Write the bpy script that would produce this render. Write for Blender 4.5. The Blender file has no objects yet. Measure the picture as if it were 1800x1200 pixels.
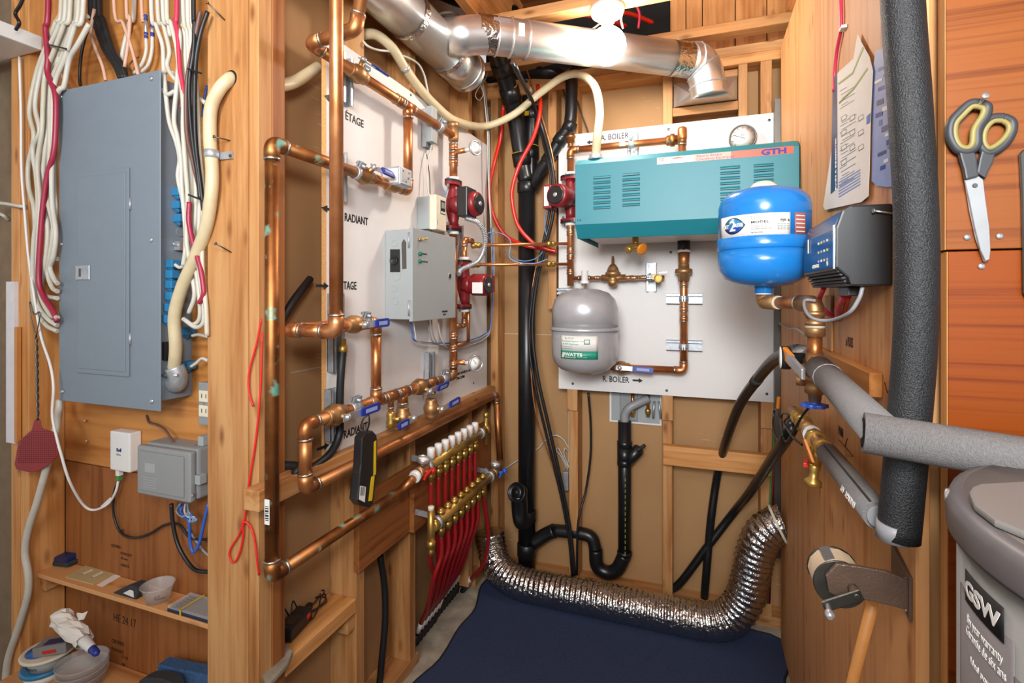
import bpy, bmesh, math, random
from mathutils import Vector, Matrix
random.seed(7)
V = Vector
scene = bpy.context.scene
COL = scene.collection
# ------------------------------------------------------------------ camera
FPX, HZ, YAW, HC = 900.0, 517.0, math.radians(20.02), 1.265
cd = bpy.data.cameras.new('camera'); cam = bpy.data.objects.new('camera', cd); COL.objects.link(cam)
cd.sensor_fit = 'HORIZONTAL'; cd.sensor_width = 36.0; cd.lens = 18.0
cd.shift_y = (HZ - 600.0) / 1800.0
cd.clip_start = 0.02
cam.location = (0, 0, HC); cam.rotation_euler = (math.pi / 2, 0, YAW)
scene.camera = cam
# ------------------------------------------------------------------ world, lights, exposure
world = bpy.data.worlds.new('world'); scene.world = world; world.use_nodes = True
bg = world.node_tree.nodes['Background']
bg.inputs[0].default_value = (0.95, 0.98, 1.0, 1); bg.inputs[1].default_value = 0.55
def area_light(name, loc, target, size, power, col, spread=180):
    ld = bpy.data.lights.new(name, 'AREA'); ld.shape = 'DISK'; ld.size = size; ld.energy = power; ld.color = col; ld.spread = math.radians(spread)
    o = bpy.data.objects.new(name, ld); COL.objects.link(o); o.location = loc
    o.rotation_euler = (V(target) - V(loc)).to_track_quat('-Z', 'Y').to_euler()
    return o
area_light('flash_light', (-0.02, -1.45, 1.98), (-0.36, 1.6, 2.55), 0.95, 30, (0.95, 0.98, 1.0), 105)
area_light('camera_flash', (0.06, -0.12, 1.62), (-0.40, 1.8, 1.62), 0.26, 9.0, (0.97, 0.985, 1.0), 150)
area_light('fill_light', (-0.30, -0.5, 2.50), (-0.35, 1.3, 1.3), 0.9, 11, (1.0, 0.98, 0.95))  # added overhead fill lamp for softer shade, no such fixture in the room
BULB_EMIT = 105.0
vs = scene.view_settings
vs.view_transform = 'Standard'; vs.look = 'None'; vs.gamma = 1.0; vs.exposure = 0.25; vs.use_curve_mapping = False
# ------------------------------------------------------------------ measuring helpers: a photo point meets a real plane of the room
FW = V((-math.sin(YAW), math.cos(YAW), 0)); RT = V((math.cos(YAW), math.sin(YAW), 0))
CAMP = V((0, 0, HC))
def ray(px, py): return FW + RT * ((px - 900.0) / FPX) + V((0, 0, -(py - HZ) / FPX))
def onX(px, py, X): r = ray(px, py); return CAMP + r * (X / r.x)
def onY(px, py, Y): r = ray(px, py); return CAMP + r * (Y / r.y)
def onZ(px, py, Z): r = ray(px, py); return CAMP + r * ((Z - HC) / r.z)
XL, XLK = -0.905, -0.995         # left wall: stud face, paper backing
XLB = -0.889                     # left white board face
YB, YBK = 2.164, 2.253           # back wall: stud face, paper backing
YBB = 2.148                      # back white board face
XR = 0.281                       # plywood partition face
YN = 0.952                       # niche plywood
YF = 0.863                       # front of the post
YP = 0.825                       # paneling face
ZC = 2.20                        # joist underside
# ------------------------------------------------------------------ materials
MATS = {}
def lin(c):
    if isinstance(c, str):
        c = tuple(int(c[i:i+2], 16) / 255 for i in (0, 2, 4))
    return tuple(x / 12.92 if x <= 0.04045 else ((x + 0.055) / 1.055) ** 2.4 for x in c) + (1,)
def base_mat(name):
    m = bpy.data.materials.new(name); m.use_nodes = True
    nt = m.node_tree; b = nt.nodes['Principled BSDF']
    MATS[name] = m
    return m, nt, b
def N(nt, t, **kw):
    n = nt.nodes.new(t)
    for k, v in kw.items(): setattr(n, k, v)
    return n
def plain(name, col, rough=0.5, metal=0.0, noise=0.06, nscale=30, bump=0.0, bscale=200, spec=None, bdist=0.002, **extra):
    m, nt, b = base_mat(name)
    c = lin(col)
    b.inputs['Roughness'].default_value = rough; b.inputs['Metallic'].default_value = metal
    if spec is not None: b.inputs['Specular IOR Level'].default_value = spec
    tc = N(nt, 'ShaderNodeTexCoord'); nz = N(nt, 'ShaderNodeTexNoise')
    nz.inputs['Scale'].default_value = nscale; nz.inputs['Detail'].default_value = 3
    nt.links.new(tc.outputs['Object'], nz.inputs['Vector'])
    rp = N(nt, 'ShaderNodeValToRGB')
    rp.color_ramp.elements[0].position = 0.3; rp.color_ramp.elements[1].position = 0.7
    rp.color_ramp.elements[0].color = tuple(x * (1 - noise) for x in c[:3]) + (1,)
    rp.color_ramp.elements[1].color = tuple(min(1, x * (1 + noise)) for x in c[:3]) + (1,)
    nt.links.new(nz.outputs[0], rp.inputs[0]); nt.links.new(rp.outputs[0], b.inputs['Base Color'])
    if bump > 0:
        n2 = N(nt, 'ShaderNodeTexNoise'); n2.inputs['Scale'].default_value = bscale; n2.inputs['Detail'].default_value = 2
        nt.links.new(tc.outputs['Object'], n2.inputs['Vector'])
        bp = N(nt, 'ShaderNodeBump'); bp.inputs['Strength'].default_value = bump; bp.inputs['Distance'].default_value = bdist
        nt.links.new(n2.outputs[0], bp.inputs['Height']); nt.links.new(bp.outputs[0], b.inputs['Normal'])
    for k, v in extra.items(): b.inputs[k.replace('_', ' ')].default_value = v
    return m
def wood(name, cols, axis, rough=0.55, along=2.2, across=26, knots=0.75, rings=0.35, spec=0.35):
    """cols: dark, mid, light; the grain runs along axis (0 x, 1 y, 2 z)"""
    m, nt, b = base_mat(name)
    L = nt.links
    tc = N(nt, 'ShaderNodeTexCoord'); oi = N(nt, 'ShaderNodeObjectInfo')
    ad = N(nt, 'ShaderNodeVectorMath', operation='ADD'); ml = N(nt, 'ShaderNodeMath', operation='MULTIPLY'); ml.inputs[1].default_value = 17.0
    L.new(oi.outputs['Random'], ml.inputs[0]); L.new(tc.outputs['Object'], ad.inputs[0]); L.new(ml.outputs[0], ad.inputs[1])
    mp = N(nt, 'ShaderNodeMapping'); s = [across] * 3; s[axis] = along; mp.inputs['Scale'].default_value = s
    L.new(ad.outputs[0], mp.inputs['Vector'])
    nz = N(nt, 'ShaderNodeTexNoise'); nz.inputs['Scale'].default_value = 1.0; nz.inputs['Detail'].default_value = 5; nz.inputs['Roughness'].default_value = 0.6; nz.inputs['Distortion'].default_value = 0.4
    L.new(mp.outputs[0], nz.inputs['Vector'])
    mp2 = N(nt, 'ShaderNodeMapping'); s2 = [across * 3.6] * 3; s2[axis] = along * 1.3; mp2.inputs['Scale'].default_value = s2
    L.new(ad.outputs[0], mp2.inputs['Vector'])
    n2 = N(nt, 'ShaderNodeTexNoise'); n2.inputs['Scale'].default_value = 1.0; n2.inputs['Detail'].default_value = 3
    L.new(mp2.outputs[0], n2.inputs['Vector'])
    mx0 = N(nt, 'ShaderNodeMath', operation='MULTIPLY'); mx0.inputs[1].default_value = rings; L.new(n2.outputs[0], mx0.inputs[0])
    sm = N(nt, 'ShaderNodeMath', operation='MULTIPLY_ADD'); sm.inputs[1].default_value = 1.0 - rings * 0.5
    L.new(nz.outputs[0], sm.inputs[0]); L.new(mx0.outputs[0], sm.inputs[2])
    rp = N(nt, 'ShaderNodeValToRGB'); e = rp.color_ramp.elements
    e[0].position = 0.36; e[0].color = lin(cols[0]); e[1].position = 0.70; e[1].color = lin(cols[2])
    k = e.new(0.52); k.color = lin(cols[1])
    L.new(sm.outputs[0], rp.inputs[0])
    out = rp.outputs[0]
    if knots > 0:
        mp3 = N(nt, 'ShaderNodeMapping'); s3 = [19.0] * 3; s3[axis] = 7.0; mp3.inputs['Scale'].default_value = s3
        L.new(ad.outputs[0], mp3.inputs['Vector'])
        vo = N(nt, 'ShaderNodeTexVoronoi'); vo.inputs['Scale'].default_value = 1.0; L.new(mp3.outputs[0], vo.inputs['Vector'])
        kr = N(nt, 'ShaderNodeValToRGB'); kr.color_ramp.elements[0].position = 0.05; kr.color_ramp.elements[1].position = 0.22
        kr.color_ramp.elements[0].color = (knots,) * 3 + (1,); kr.color_ramp.elements[1].color = (0, 0, 0, 1)
        L.new(vo.outputs['Distance'], kr.inputs[0])
        mx = N(nt, 'ShaderNodeMix', data_type='RGBA'); mx.inputs[7].default_value = lin(cols[3] if len(cols) > 3 else cols[0])
        L.new(kr.outputs[0], mx.inputs[0]); L.new(out, mx.inputs[6]); out = mx.outputs[2]
    L.new(out, b.inputs['Base Color'])
    b.inputs['Roughness'].default_value = rough; b.inputs['Specular IOR Level'].default_value = spec
    bp = N(nt, 'ShaderNodeBump'); bp.inputs['Strength'].default_value = 0.12; bp.inputs['Distance'].default_value = 0.002
    L.new(n2.outputs[0], bp.inputs['Height']); L.new(bp.outputs[0], b.inputs['Normal'])
    return m
PINE = ('8E5A2C', 'AE7846', 'C2925E', '6A320C')
for i, a in enumerate('xyz'):
    wood('pine_' + a, PINE, i)
    wood('ply_' + a, ('905020', 'AE6C32', 'C68646', '5E2C0C'), i, along=1.6, across=14, knots=0.25, rings=0.7)
    wood('plyl_' + a, ('9C5E2C', 'C0824C', 'D29A64', '70390F'), i, along=1.3, across=11, knots=0.5, rings=0.75)
    wood('rough_' + a, ('A0622C', 'C08246', 'D69C60', '6E3A16'), i, knots=0.7)
    wood('dark_' + a, ('643414', '824A22', '985E30', '40200A'), i, along=1.6, across=16, knots=0.35, rings=0.75)
wood('paneling', ('3E1A0A', '6E3614', '8A4C20', '301004'), 0, along=1.2, across=42, knots=0.0, rings=0.8, rough=0.32, spec=0.5)
wood('paneling_low', ('3A1404', '702E08', '8A400E', '280C02'), 0, along=1.2, across=42, knots=0.0, rings=0.8, rough=0.32, spec=0.5)
wood('melroom', ('C89A60', 'D8AC70', 'E0B880', 'A07840'), 2, along=30, across=30, knots=0.4)
def kraft(name):
    m, nt, b = base_mat(name); L = nt.links
    tc = N(nt, 'ShaderNodeTexCoord')
    nz = N(nt, 'ShaderNodeTexNoise'); nz.inputs['Scale'].default_value = 3.0; nz.inputs['Detail'].default_value = 6
    L.new(tc.outputs['Object'], nz.inputs['Vector'])
    rp = N(nt, 'ShaderNodeValToRGB'); rp.color_ramp.elements[0].position = 0.25; rp.color_ramp.elements[1].position = 0.75
    rp.color_ramp.elements[0].color = lin('A67E54'); rp.color_ramp.elements[1].color = lin('B48C60')
    L.new(nz.outputs[0], rp.inputs[0])
    mp = N(nt, 'ShaderNodeMapping'); mp.inputs['Scale'].default_value = (14, 14, 240); L.new(tc.outputs['Object'], mp.inputs[0])
    n2 = N(nt, 'ShaderNodeTexNoise'); n2.inputs['Scale'].default_value = 1.0; n2.inputs['Detail'].default_value = 2; L.new(mp.outputs[0], n2.inputs['Vector'])
    n3 = N(nt, 'ShaderNodeTexNoise'); n3.inputs['Scale'].default_value = 4.0; n3.inputs['Detail'].default_value = 1; L.new(tc.outputs['Object'], n3.inputs['Vector'])
    r2 = N(nt, 'ShaderNodeValToRGB'); r2.color_ramp.elements[0].position = 0.66; r2.color_ramp.elements[1].position = 0.70; L.new(n2.outputs[0], r2.inputs[0])
    r3 = N(nt, 'ShaderNodeValToRGB'); r3.color_ramp.elements[0].position = 0.58; r3.color_ramp.elements[1].position = 0.66; L.new(n3.outputs[0], r3.inputs[0])
    mu = N(nt, 'ShaderNodeMath', operation='MULTIPLY'); L.new(r2.outputs[0], mu.inputs[0]); L.new(r3.outputs[0], mu.inputs[1])
    m2 = N(nt, 'ShaderNodeMath', operation='MULTIPLY'); m2.inputs[1].default_value = 0.6; L.new(mu.outputs[0], m2.inputs[0])
    mx = N(nt, 'ShaderNodeMix', data_type='RGBA'); mx.inputs[7].default_value = lin('E0D2BC'); L.new(m2.outputs[0], mx.inputs[0]); L.new(rp.outputs[0], mx.inputs[6])
    L.new(mx.outputs[2], b.inputs['Base Color']); b.inputs['Roughness'].default_value = 0.75; b.inputs['Specular IOR Level'].default_value = 0.25
kraft('kraft')
plain('concrete', 'A59A88', 0.85, noise=0.28, nscale=14, bump=0.5, bscale=60)
plain('melamine', 'DEDBD8', 0.55, noise=0.01, spec=0.3)
plain('chip_edge', 'C8935A', 0.8, noise=0.3, nscale=400)
plain('mat_fabric', '39435E', 0.95, noise=0.35, nscale=500, bump=0.6, bscale=700, spec=0.1)
plain('mat_edge', '15161A', 0.8)
def copper(name, c1, c2, patina=0.0, rough=0.26):
    m, nt, b = base_mat(name); L = nt.links
    tc = N(nt, 'ShaderNodeTexCoord'); nz = N(nt, 'ShaderNodeTexNoise'); nz.inputs['Scale'].default_value = 14; nz.inputs['Detail'].default_value = 5
    L.new(tc.outputs['Object'], nz.inputs['Vector'])
    rp = N(nt, 'ShaderNodeValToRGB'); rp.color_ramp.elements[0].position = 0.35; rp.color_ramp.elements[1].position = 0.65
    rp.color_ramp.elements[0].color = lin(c1); rp.color_ramp.elements[1].color = lin(c2)
    L.new(nz.outputs[0], rp.inputs[0]); out = rp.outputs[0]
    b.inputs['Metallic'].default_value = 0.85
    if patina > 0:
        n2 = N(nt, 'ShaderNodeTexNoise'); n2.inputs['Scale'].default_value = 22; n2.inputs['Detail'].default_value = 4; L.new(tc.outputs['Object'], n2.inputs['Vector'])
        r2 = N(nt, 'ShaderNodeValToRGB'); r2.color_ramp.elements[0].position = 0.68 - 0.1 * patina; r2.color_ramp.elements[1].position = 0.76 - 0.1 * patina; L.new(n2.outputs[0], r2.inputs[0])
        mx = N(nt, 'ShaderNodeMix', data_type='RGBA'); mx.inputs[7].default_value = lin('5F9482'); L.new(r2.outputs[0], mx.inputs[0]); L.new(out, mx.inputs[6]); out = mx.outputs[2]
        iv = N(nt, 'ShaderNodeMath', operation='SUBTRACT'); iv.inputs[0].default_value = 1.0; L.new(r2.outputs[0], iv.inputs[1]); L.new(iv.outputs[0], b.inputs['Metallic'])
    L.new(out, b.inputs['Base Color']); 
    n3 = N(nt, 'ShaderNodeMapRange'); n3.inputs['To Min'].default_value = rough - 0.06; n3.inputs['To Max'].default_value = rough + 0.16
    L.new(nz.outputs[0], n3.inputs[0]); L.new(n3.outputs[0], b.inputs['Roughness'])
copper('copper', 'C07848', 'DC9A68', rough=0.3)
copper('copper_dull', 'A4683C', 'C48654', rough=0.36)
copper('copper_old', '8E5C34', 'B87C4A', patina=1.0, rough=0.42)
copper('bronze', 'A27850', 'C29868', rough=0.4)
copper('brass', 'B08C42', 'D2AE60', rough=0.3)
plain('solder', 'B9B4AA', 0.35, 1.0)
plain('galv', 'B2B6BA', 0.42, 0.6, noise=0.15, nscale=60)
plain('steel', 'CCCCCE', 0.28, 0.75)
plain('dark_steel', '6A6863', 0.4, 1.0)
plain('duct', 'DEDEDC', 0.3, 0.9, noise=0.08, nscale=8, bump=0.12, bscale=25)
plain('foil', 'C4C2BE', 0.2, 1.0, noise=0.1, nscale=20, bump=1.0, bscale=70, bdist=0.006)
plain('abs_black', '17181A', 0.32, noise=0.1)
plain('rubber', '1C1D1F', 0.5)
plain('wire_black', '1A1A1B', 0.4)
plain('plastic_black', '1D1D1E', 0.35)
plain('panel_gray', '75808A', 0.5, noise=0.02)
plain('box_gray', '9CA2A2', 0.5, noise=0.02)
plain('tele_gray', '8C8E8E', 0.5, noise=0.02)
plain('teal', '1F7A86', 0.45, noise=0.02)
plain('tank_blue', '1F78C4', 0.22, noise=0.02)
plain('tank_gray', 'BABABC', 0.3, 0.35, noise=0.04)
plain('pump_red', '7E1A20', 0.36, noise=0.1)
plain('valve_red', 'C3221C', 0.35)
plain('valve_blue', '1E3C9A', 0.32)
plain('handle_blue', '1C3390', 0.35)
plain('tap_blue', '2A5CC8', 0.35)
plain('orange', 'D98024', 0.4)
plain('pex', '8E1518', 0.32)
plain('pex_bright', 'C22418', 0.28)
plain('white', 'E2E0DC', 0.4, noise=0.01)
plain('paper', 'E6E0D6', 0.7, noise=0.02)
plain('ivory', 'DCD4BC', 0.45)
plain('cable_white', 'C6C2B6', 0.42, noise=0.05)
plain('cable_cream', 'C2BCAA', 0.42, noise=0.05)
plain('cable_big', 'C8B894', 0.42, noise=0.06)
plain('cable_peach', 'CFA58E', 0.45)
plain('cable_red', '9C2540', 0.38)
plain('cable_pink', 'C8304E', 0.38)
plain('cable_brown', '6A4840', 0.45)
plain('cable_blue', '2E62C0', 0.4)
plain('cable_lblue', '6E9AC8', 0.4)
plain('cable_gray', '8E8F92', 0.45)
plain('cord_red', 'E0241E', 0.5)
plain('clamp_blue', '2F7AA8', 0.35)
plain('foam_black', '1F2022', 0.5, noise=0.6, nscale=520, bump=0.8, bscale=560, spec=0.5)
plain('foam_gray', '737170', 0.7, noise=0.12, nscale=300, bump=0.5, bscale=600)
plain('swatter', '8E1A1C', 0.5)
plain('ink', '161616', 0.6, noise=0.0)
plain('ink_brown', '3A2210', 0.7, noise=0.0)
plain('label_white', 'E4E2DC', 0.5, noise=0.01)
plain('label_green', '1E8C72', 0.5, noise=0.01)
plain('label_navy', '1B2A58', 0.4, noise=0.01)
plain('label_blue', '2C5EA8', 0.45, noise=0.05)
plain('label_lav', '8F9CCB', 0.5, noise=0.05)
plain('label_olive', '93A048', 0.5)
plain('label_orange', 'E0502A', 0.4)
plain('label_peach', 'EFA183', 0.4)
plain('label_rose', 'A86058', 0.5, noise=0.15)
plain('ink_blue', '1A2488', 0.5)
plain('yellow', 'D8B41C', 0.4)
plain('heater_gray', '807E7A', 0.45, noise=0.02)
plain('heater_rim', '6C645F', 0.42, noise=0.08)
plain('heater_panel', '6A6464', 0.4)
plain('heater_dark', '5E5A5A', 0.4)
plain('bronze_paint', '6A5548', 0.35, 0.35, noise=0.12, bump=0.4, bscale=260)
plain('cloth_tape', 'B29C80', 0.8, noise=0.1)
plain('blade', 'BEC0C2', 0.3, 0.65)
plain('grip', '38393C', 0.5)
plain('grip_olive', '8C8048', 0.5)
plain('drywall', '7E6A52', 0.85, noise=0.1)
plain('paint_white', 'D8D4D6', 0.6, noise=0.05)
plain('stick', 'C08040', 0.45)
plain('teal_paint', '1E5A6C', 0.6)
plain('felt_blue', '34567E', 0.95, noise=0.4, nscale=300)
plain('tan_card', 'BCA878', 0.7)
plain('stone', '8A8272', 0.8, noise=0.2, bump=0.5)
plain('rubber_foam', '303234', 0.8)
plain('cap_navy', '24348C', 0.4)
plain('dark_void', '14100C', 0.9)
plain('putty', 'BFB6A0', 0.6)
plain('switch_navy', '1C2B46', 0.3)
plain('green_plug', '2E9A46', 0.4)
plain('gauge_face', 'F0EEE8', 0.35, noise=0.0)
plain('ret_clear', 'E4E2DE', 0.25, Alpha=0.26, noise=0.0)
plain('glass_clear', 'F4F4F4', 0.05, Transmission_Weight=0.95, IOR=1.1, noise=0.0)
m, nt, b = base_mat('bulb_glow')
b.inputs['Base Color'].default_value = (1, 1, 1, 1); b.inputs['Emission Color'].default_value = (1.0, 0.89, 0.79, 1); b.inputs['Emission Strength'].default_value = BULB_EMIT
m, nt, b = base_mat('led_green')
b.inputs['Base Color'].default_value = lin('0E6A4A'); b.inputs['Roughness'].default_value = 0.2
# ------------------------------------------------------------------ mesh helpers
def frame(d):
    d = V(d).normalized(); u = V((0, 0, 1)) if abs(d.z) < 0.9 else V((1, 0, 0))
    s = d.cross(u).normalized(); return s, s.cross(d).normalized(), d
class MB:
    def __init__(s): s.v = []; s.f = []; s.sm = []
    def add(s, vs_, fs, smooth=False):
        o = len(s.v); s.v += [V(p) for p in vs_]; s.f += [tuple(i + o for i in f) for f in fs]; s.sm += [smooth] * len(fs); return s
    def box(s, lo, hi):
        x0, y0, z0 = lo; x1, y1, z1 = hi
        return s.add([(x0,y0,z0),(x1,y0,z0),(x1,y1,z0),(x0,y1,z0),(x0,y0,z1),(x1,y0,z1),(x1,y1,z1),(x0,y1,z1)],
                     [(0,3,2,1),(4,5,6,7),(0,1,5,4),(1,2,6,5),(2,3,7,6),(3,0,4,7)])
    def obox(s, c, ax, ay, az, hx, hy, hz):
        """oriented box: centre, three axes, half sizes"""
        c = V(c); ax, ay, az = V(ax).normalized() * hx, V(ay).normalized() * hy, V(az).normalized() * hz
        p = [c - ax - ay - az, c + ax - ay - az, c + ax + ay - az, c - ax + ay - az, c - ax - ay + az, c + ax - ay + az, c + ax + ay + az, c - ax + ay + az]
        return s.add(p, [(0,3,2,1),(4,5,6,7),(0,1,5,4),(1,2,6,5),(2,3,7,6),(3,0,4,7)])
    def bar(s, a, b_, w, h, up=(0, 0, 1)):
        a, b_ = V(a), V(b_); d = (b_ - a); u = V(up); sd = d.cross(u).normalized(); u = sd.cross(d).normalized()
        return s.obox((a + b_) / 2, d, sd, u, d.length / 2, w / 2, h / 2)
    def ring_sweep(s, pts, rads, n=12, cap=True, smooth=True, frames=None):
        pts = [V(p) for p in pts]; k = len(pts); rings = []
        up = None
        for i in range(k):
            t = (pts[min(i + 1, k - 1)] - pts[max(i - 1, 0)])
            if t.length < 1e-9: t = V((0, 0, 1))
            t.normalize()
            if up is None:
                a, b_, _ = frame(t); up = a
            up = (up - t * up.dot(t))
            if up.length < 1e-6: up = frame(t)[0]
            up.normalize(); w = t.cross(up)
            r = rads[i] if isinstance(rads, (list, tuple)) else rads
            rings.append([pts[i] + (up * math.cos(2*math.pi*j/n) + w * math.sin(2*math.pi*j/n)) * r for j in range(n)])
        o = [p for r in rings for p in r]; f = []
        for i in range(k - 1):
            for j in range(n):
                f.append((i*n+j, i*n+(j+1)%n, (i+1)*n+(j+1)%n, (i+1)*n+j))
        s.add(o, f, smooth)
        if cap:
            s.add(rings[0], [tuple(reversed(range(n)))]); s.add(rings[-1], [tuple(range(n))])
        return s
    def cyl(s, a, b_, r, n=16, r2=None, smooth=True): return s.ring_sweep([a, b_], [r, r if r2 is None else r2], n, True, smooth)
    def lathe(s, base, axis, prof, n=24, smooth=True, cap=True):
        """prof: list of (radius, distance along axis)"""
        a, b_, d = frame(axis); base = V(base); k = len(prof); o = []
        for r, h in prof:
            for j in range(n):
                t = 2 * math.pi * j / n
                o.append(base + d * h + (a * math.cos(t) + b_ * math.sin(t)) * max(r, 1e-5))
        f = []
        for i in range(k - 1):
            for j in range(n): f.append((i*n+j, i*n+(j+1)%n, (i+1)*n+(j+1)%n, (i+1)*n+j))
        s.add(o, f, smooth)
        if cap:
            s.add(o[:n], [tuple(reversed(range(n)))]); s.add(o[-n:], [tuple(range(n))])
        return s
    def prism(s, poly, ext):
        """poly: list of 3-D points (planar), ext: extrusion vector"""
        n = len(poly); p = [V(q) for q in poly]; e = V(ext)
        nrm = V((0, 0, 0))
        for i in range(n): nrm += (p[i] - p[0]).cross(p[(i+1) % n] - p[0])
        if nrm.dot(e) > 0: p.reverse()
        q = [x + e for x in p]
        return s.add(p + q, [tuple(range(n)), tuple(reversed(range(n, 2*n)))] + [(i, n+i, n+(i+1)%n, (i+1)%n) for i in range(n)])
    def sphere(s, c, r, n=16, m=10, sc=(1,1,1)):
        c = V(c); o = []; f = []
        for i in range(m + 1):
            th = math.pi * i / m
            for j in range(n):
                ph = 2*math.pi*j/n
                o.append(c + V((r*sc[0]*math.sin(th)*math.cos(ph), r*sc[1]*math.sin(th)*math.sin(ph), -r*sc[2]*math.cos(th))))
        for i in range(m):
            for j in range(n): f.append((i*n+j, i*n+(j+1)%n, (i+1)*n+(j+1)%n, (i+1)*n+j))
        return s.add(o, f, True)
    def build(s, name, mat, parent=None, bevel=0.0, seg=2):
        me = bpy.data.meshes.new(name)
        if parent is None:
            zs = [p.z for p in s.v]; xs = [p.x for p in s.v]; ys = [p.y for p in s.v]
            org = V(((min(xs)+max(xs))/2, (min(ys)+max(ys))/2, min(zs)))
        else:
            org = parent['_o']; org = V(org)
        me.from_pydata([tuple(p - org) for p in s.v], [], s.f)
        me.polygons.foreach_set('use_smooth', s.sm)
        bm = bmesh.new(); bm.from_mesh(me)
        bmesh.ops.remove_doubles(bm, verts=bm.verts, dist=1e-6)
        bmesh.ops.recalc_face_normals(bm, faces=bm.faces)
        if bevel > 0:
            es = [e for e in bm.edges if len(e.link_faces) == 2 and e.calc_face_angle(0) > 0.9]
            bmesh.ops.bevel(bm, geom=es, offset=bevel, segments=seg, affect='EDGES', profile=0.6)
            if seg > 1:
                for f in bm.faces:
                    if f.calc_area() < bevel * 1.2 * 10: f.smooth = f.smooth
        bm.to_mesh(me); bm.free()
        me.materials.append(MATS[mat] if isinstance(mat, str) else mat)
        o = bpy.data.objects.new(name, me); COL.objects.link(o)
        if parent is None: o.location = org
        else: o.parent = parent
        o['_o'] = tuple(org)
        return o
def thing(name, loc, label, cat, group=None):
    o = bpy.data.objects.new(name, None); COL.objects.link(o); o.location = loc; o['_o'] = tuple(loc); o.empty_display_size = 0.05
    o['label'] = label; o['category'] = cat
    if group: o['group'] = group
    return o
def tag(o, label, cat, group=None):
    o['label'] = label; o['category'] = cat
    if group: o['group'] = group
    return o
def struct(o, label=None):
    o['kind'] = 'structure'
    if label: o['label'] = label
    return o
def smooth_path(pts, res=8):
    """Catmull-Rom through the points"""
    p = [V(q) for q in pts]
    if len(p) < 3: return p
    e = [p[0] * 2 - p[1]] + p + [p[-1] * 2 - p[-2]]; out = []
    for i in range(1, len(e) - 2):
        p0, p1, p2, p3 = e[i-1], e[i], e[i+1], e[i+2]
        for k in range(res):
            t = k / res
            out.append(0.5 * ((2*p1) + (p2 - p0)*t + (2*p0 - 5*p1 + 4*p2 - p3)*t*t + (3*p1 - p0 - 3*p2 + p3)*t**3))
    out.append(p[-1]); return out
def bent(pts, r, res=6):
    """polyline with its corners rounded by radius r"""
    p = [V(q) for q in pts]; out = [p[0]]
    for i in range(1, len(p) - 1):
        a, b_, c = p[i-1], p[i], p[i+1]
        d1 = (a - b_); d2 = (c - b_); rr = min(r, d1.length * .49, d2.length * .49)
        s_, e_ = b_ + d1.normalized() * rr, b_ + d2.normalized() * rr
        for k in range(res + 1):
            t = k / res; out.append(s_ * (1-t)**2 + b_ * 2*t*(1-t) + e_ * t*t)
    out.append(p[-1]); return out
def tube(pts, r, n=10, res=8, mb=None): return (mb or MB()).ring_sweep(smooth_path(pts, res), r, n)
def text(s, pos, xd, up, h, mat, parent, name='lettering', depth=0.0004, align='LEFT', squeeze=1.0, bold=0.0):
    cu = bpy.data.curves.new('t', 'FONT'); cu.body = s; cu.size = h * 1.38; cu.extrude = depth; cu.align_x = align; cu.resolution_u = 3; cu.offset = bold
    to = bpy.data.objects.new('t', cu); COL.objects.link(to)
    dg = bpy.context.evaluated_depsgraph_get(); dg.update()
    me = bpy.data.meshes.new_from_object(to.evaluated_get(dg)); bpy.data.objects.remove(to); bpy.data.curves.remove(cu)
    me.name = name
    x = V(xd).normalized(); u = V(up); u = (u - x * u.dot(x)).normalized(); z = x.cross(u)
    org = V(parent['_o']); p = V(pos)
    for v in me.vertices:
        q = v.co.copy(); v.co = p + x * (q.x * squeeze) + u * q.y + z * q.z - org
    me.materials.clear(); me.materials.append(MATS[mat])
    o = bpy.data.objects.new(name, me); COL.objects.link(o); o.parent = parent; o['_o'] = tuple(org)
    return o
# ================================================================== the setting
fl = struct(MB().box((-4.2, -2.4, -0.1), (2.2, 2.6, 0)).build('floor', 'concrete'), 'bare grey concrete floor')
# ---- left stud wall
wl = struct(MB().box((XLK - 0.013, YN + 0.0005, 0.0), (XLK, YBK + 0.02, 2.42)).build('wall_left', 'kraft'), 'brown paper backing of the left stud wall')
def wbox(par, lo, hi, name, mat, bev=0.0015): return MB().box(lo, hi).build(name, mat, par, bev, 1)
def stud_l(y0, z0=0.038, z1=2.155, mat='pine_z'):
    return wbox(wl, (XLK + 0.0005, y0, z0), (XL, y0 + 0.038, z1), 'stud', mat)
stud_l(0.902, mat='dark_z')
for y in (1.203, 1.487, 1.95, 2.116): stud_l(y)
wbox(wl, (XLK + .0005, YF + 0.04, 0.0), (XL, 1.545, 0.038), 'sole_plate', 'pine_y'); wbox(wl, (XLK + .0005, 2.02, 0.0), (XL, 2.16, 0.038), 'sole_plate', 'pine_y')
wbox(wl, (XLK + .0005, YF + 0.04, 2.155), (XL, 2.155, 2.193), 'top_plate', 'pine_y')
wbox(wl, (XLK + .0005, YF + 0.04, 2.194), (XL, 2.155, 2.232), 'top_plate', 'pine_y')
wbox(wl, (XLB - 0.0155, 0.823, 0.809), (-0.862, 2.14, 0.853), 'ledger', 'pine_y')
wbox(wl, (XLK + .001, 0.941, 0.372), (XL + 0.001, 1.202, 0.410), 'ledge_board', 'rough_y')
wbox(wl, (XL - 0.045, 1.170, 0.325), (XL - 0.004, 1.2025, 0.3715), 'support_block', 'pine_y')
wbox(wl, (XL + .0005, 1.19, 0.490), (-0.886, 2.12, 0.697), 'backing_board', 'dark_y')
wbox(wl, (-0.8855, 1.452, 0.490), (-0.868, 2.10, 0.690), 'manifold_board', 'dark_y')
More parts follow.
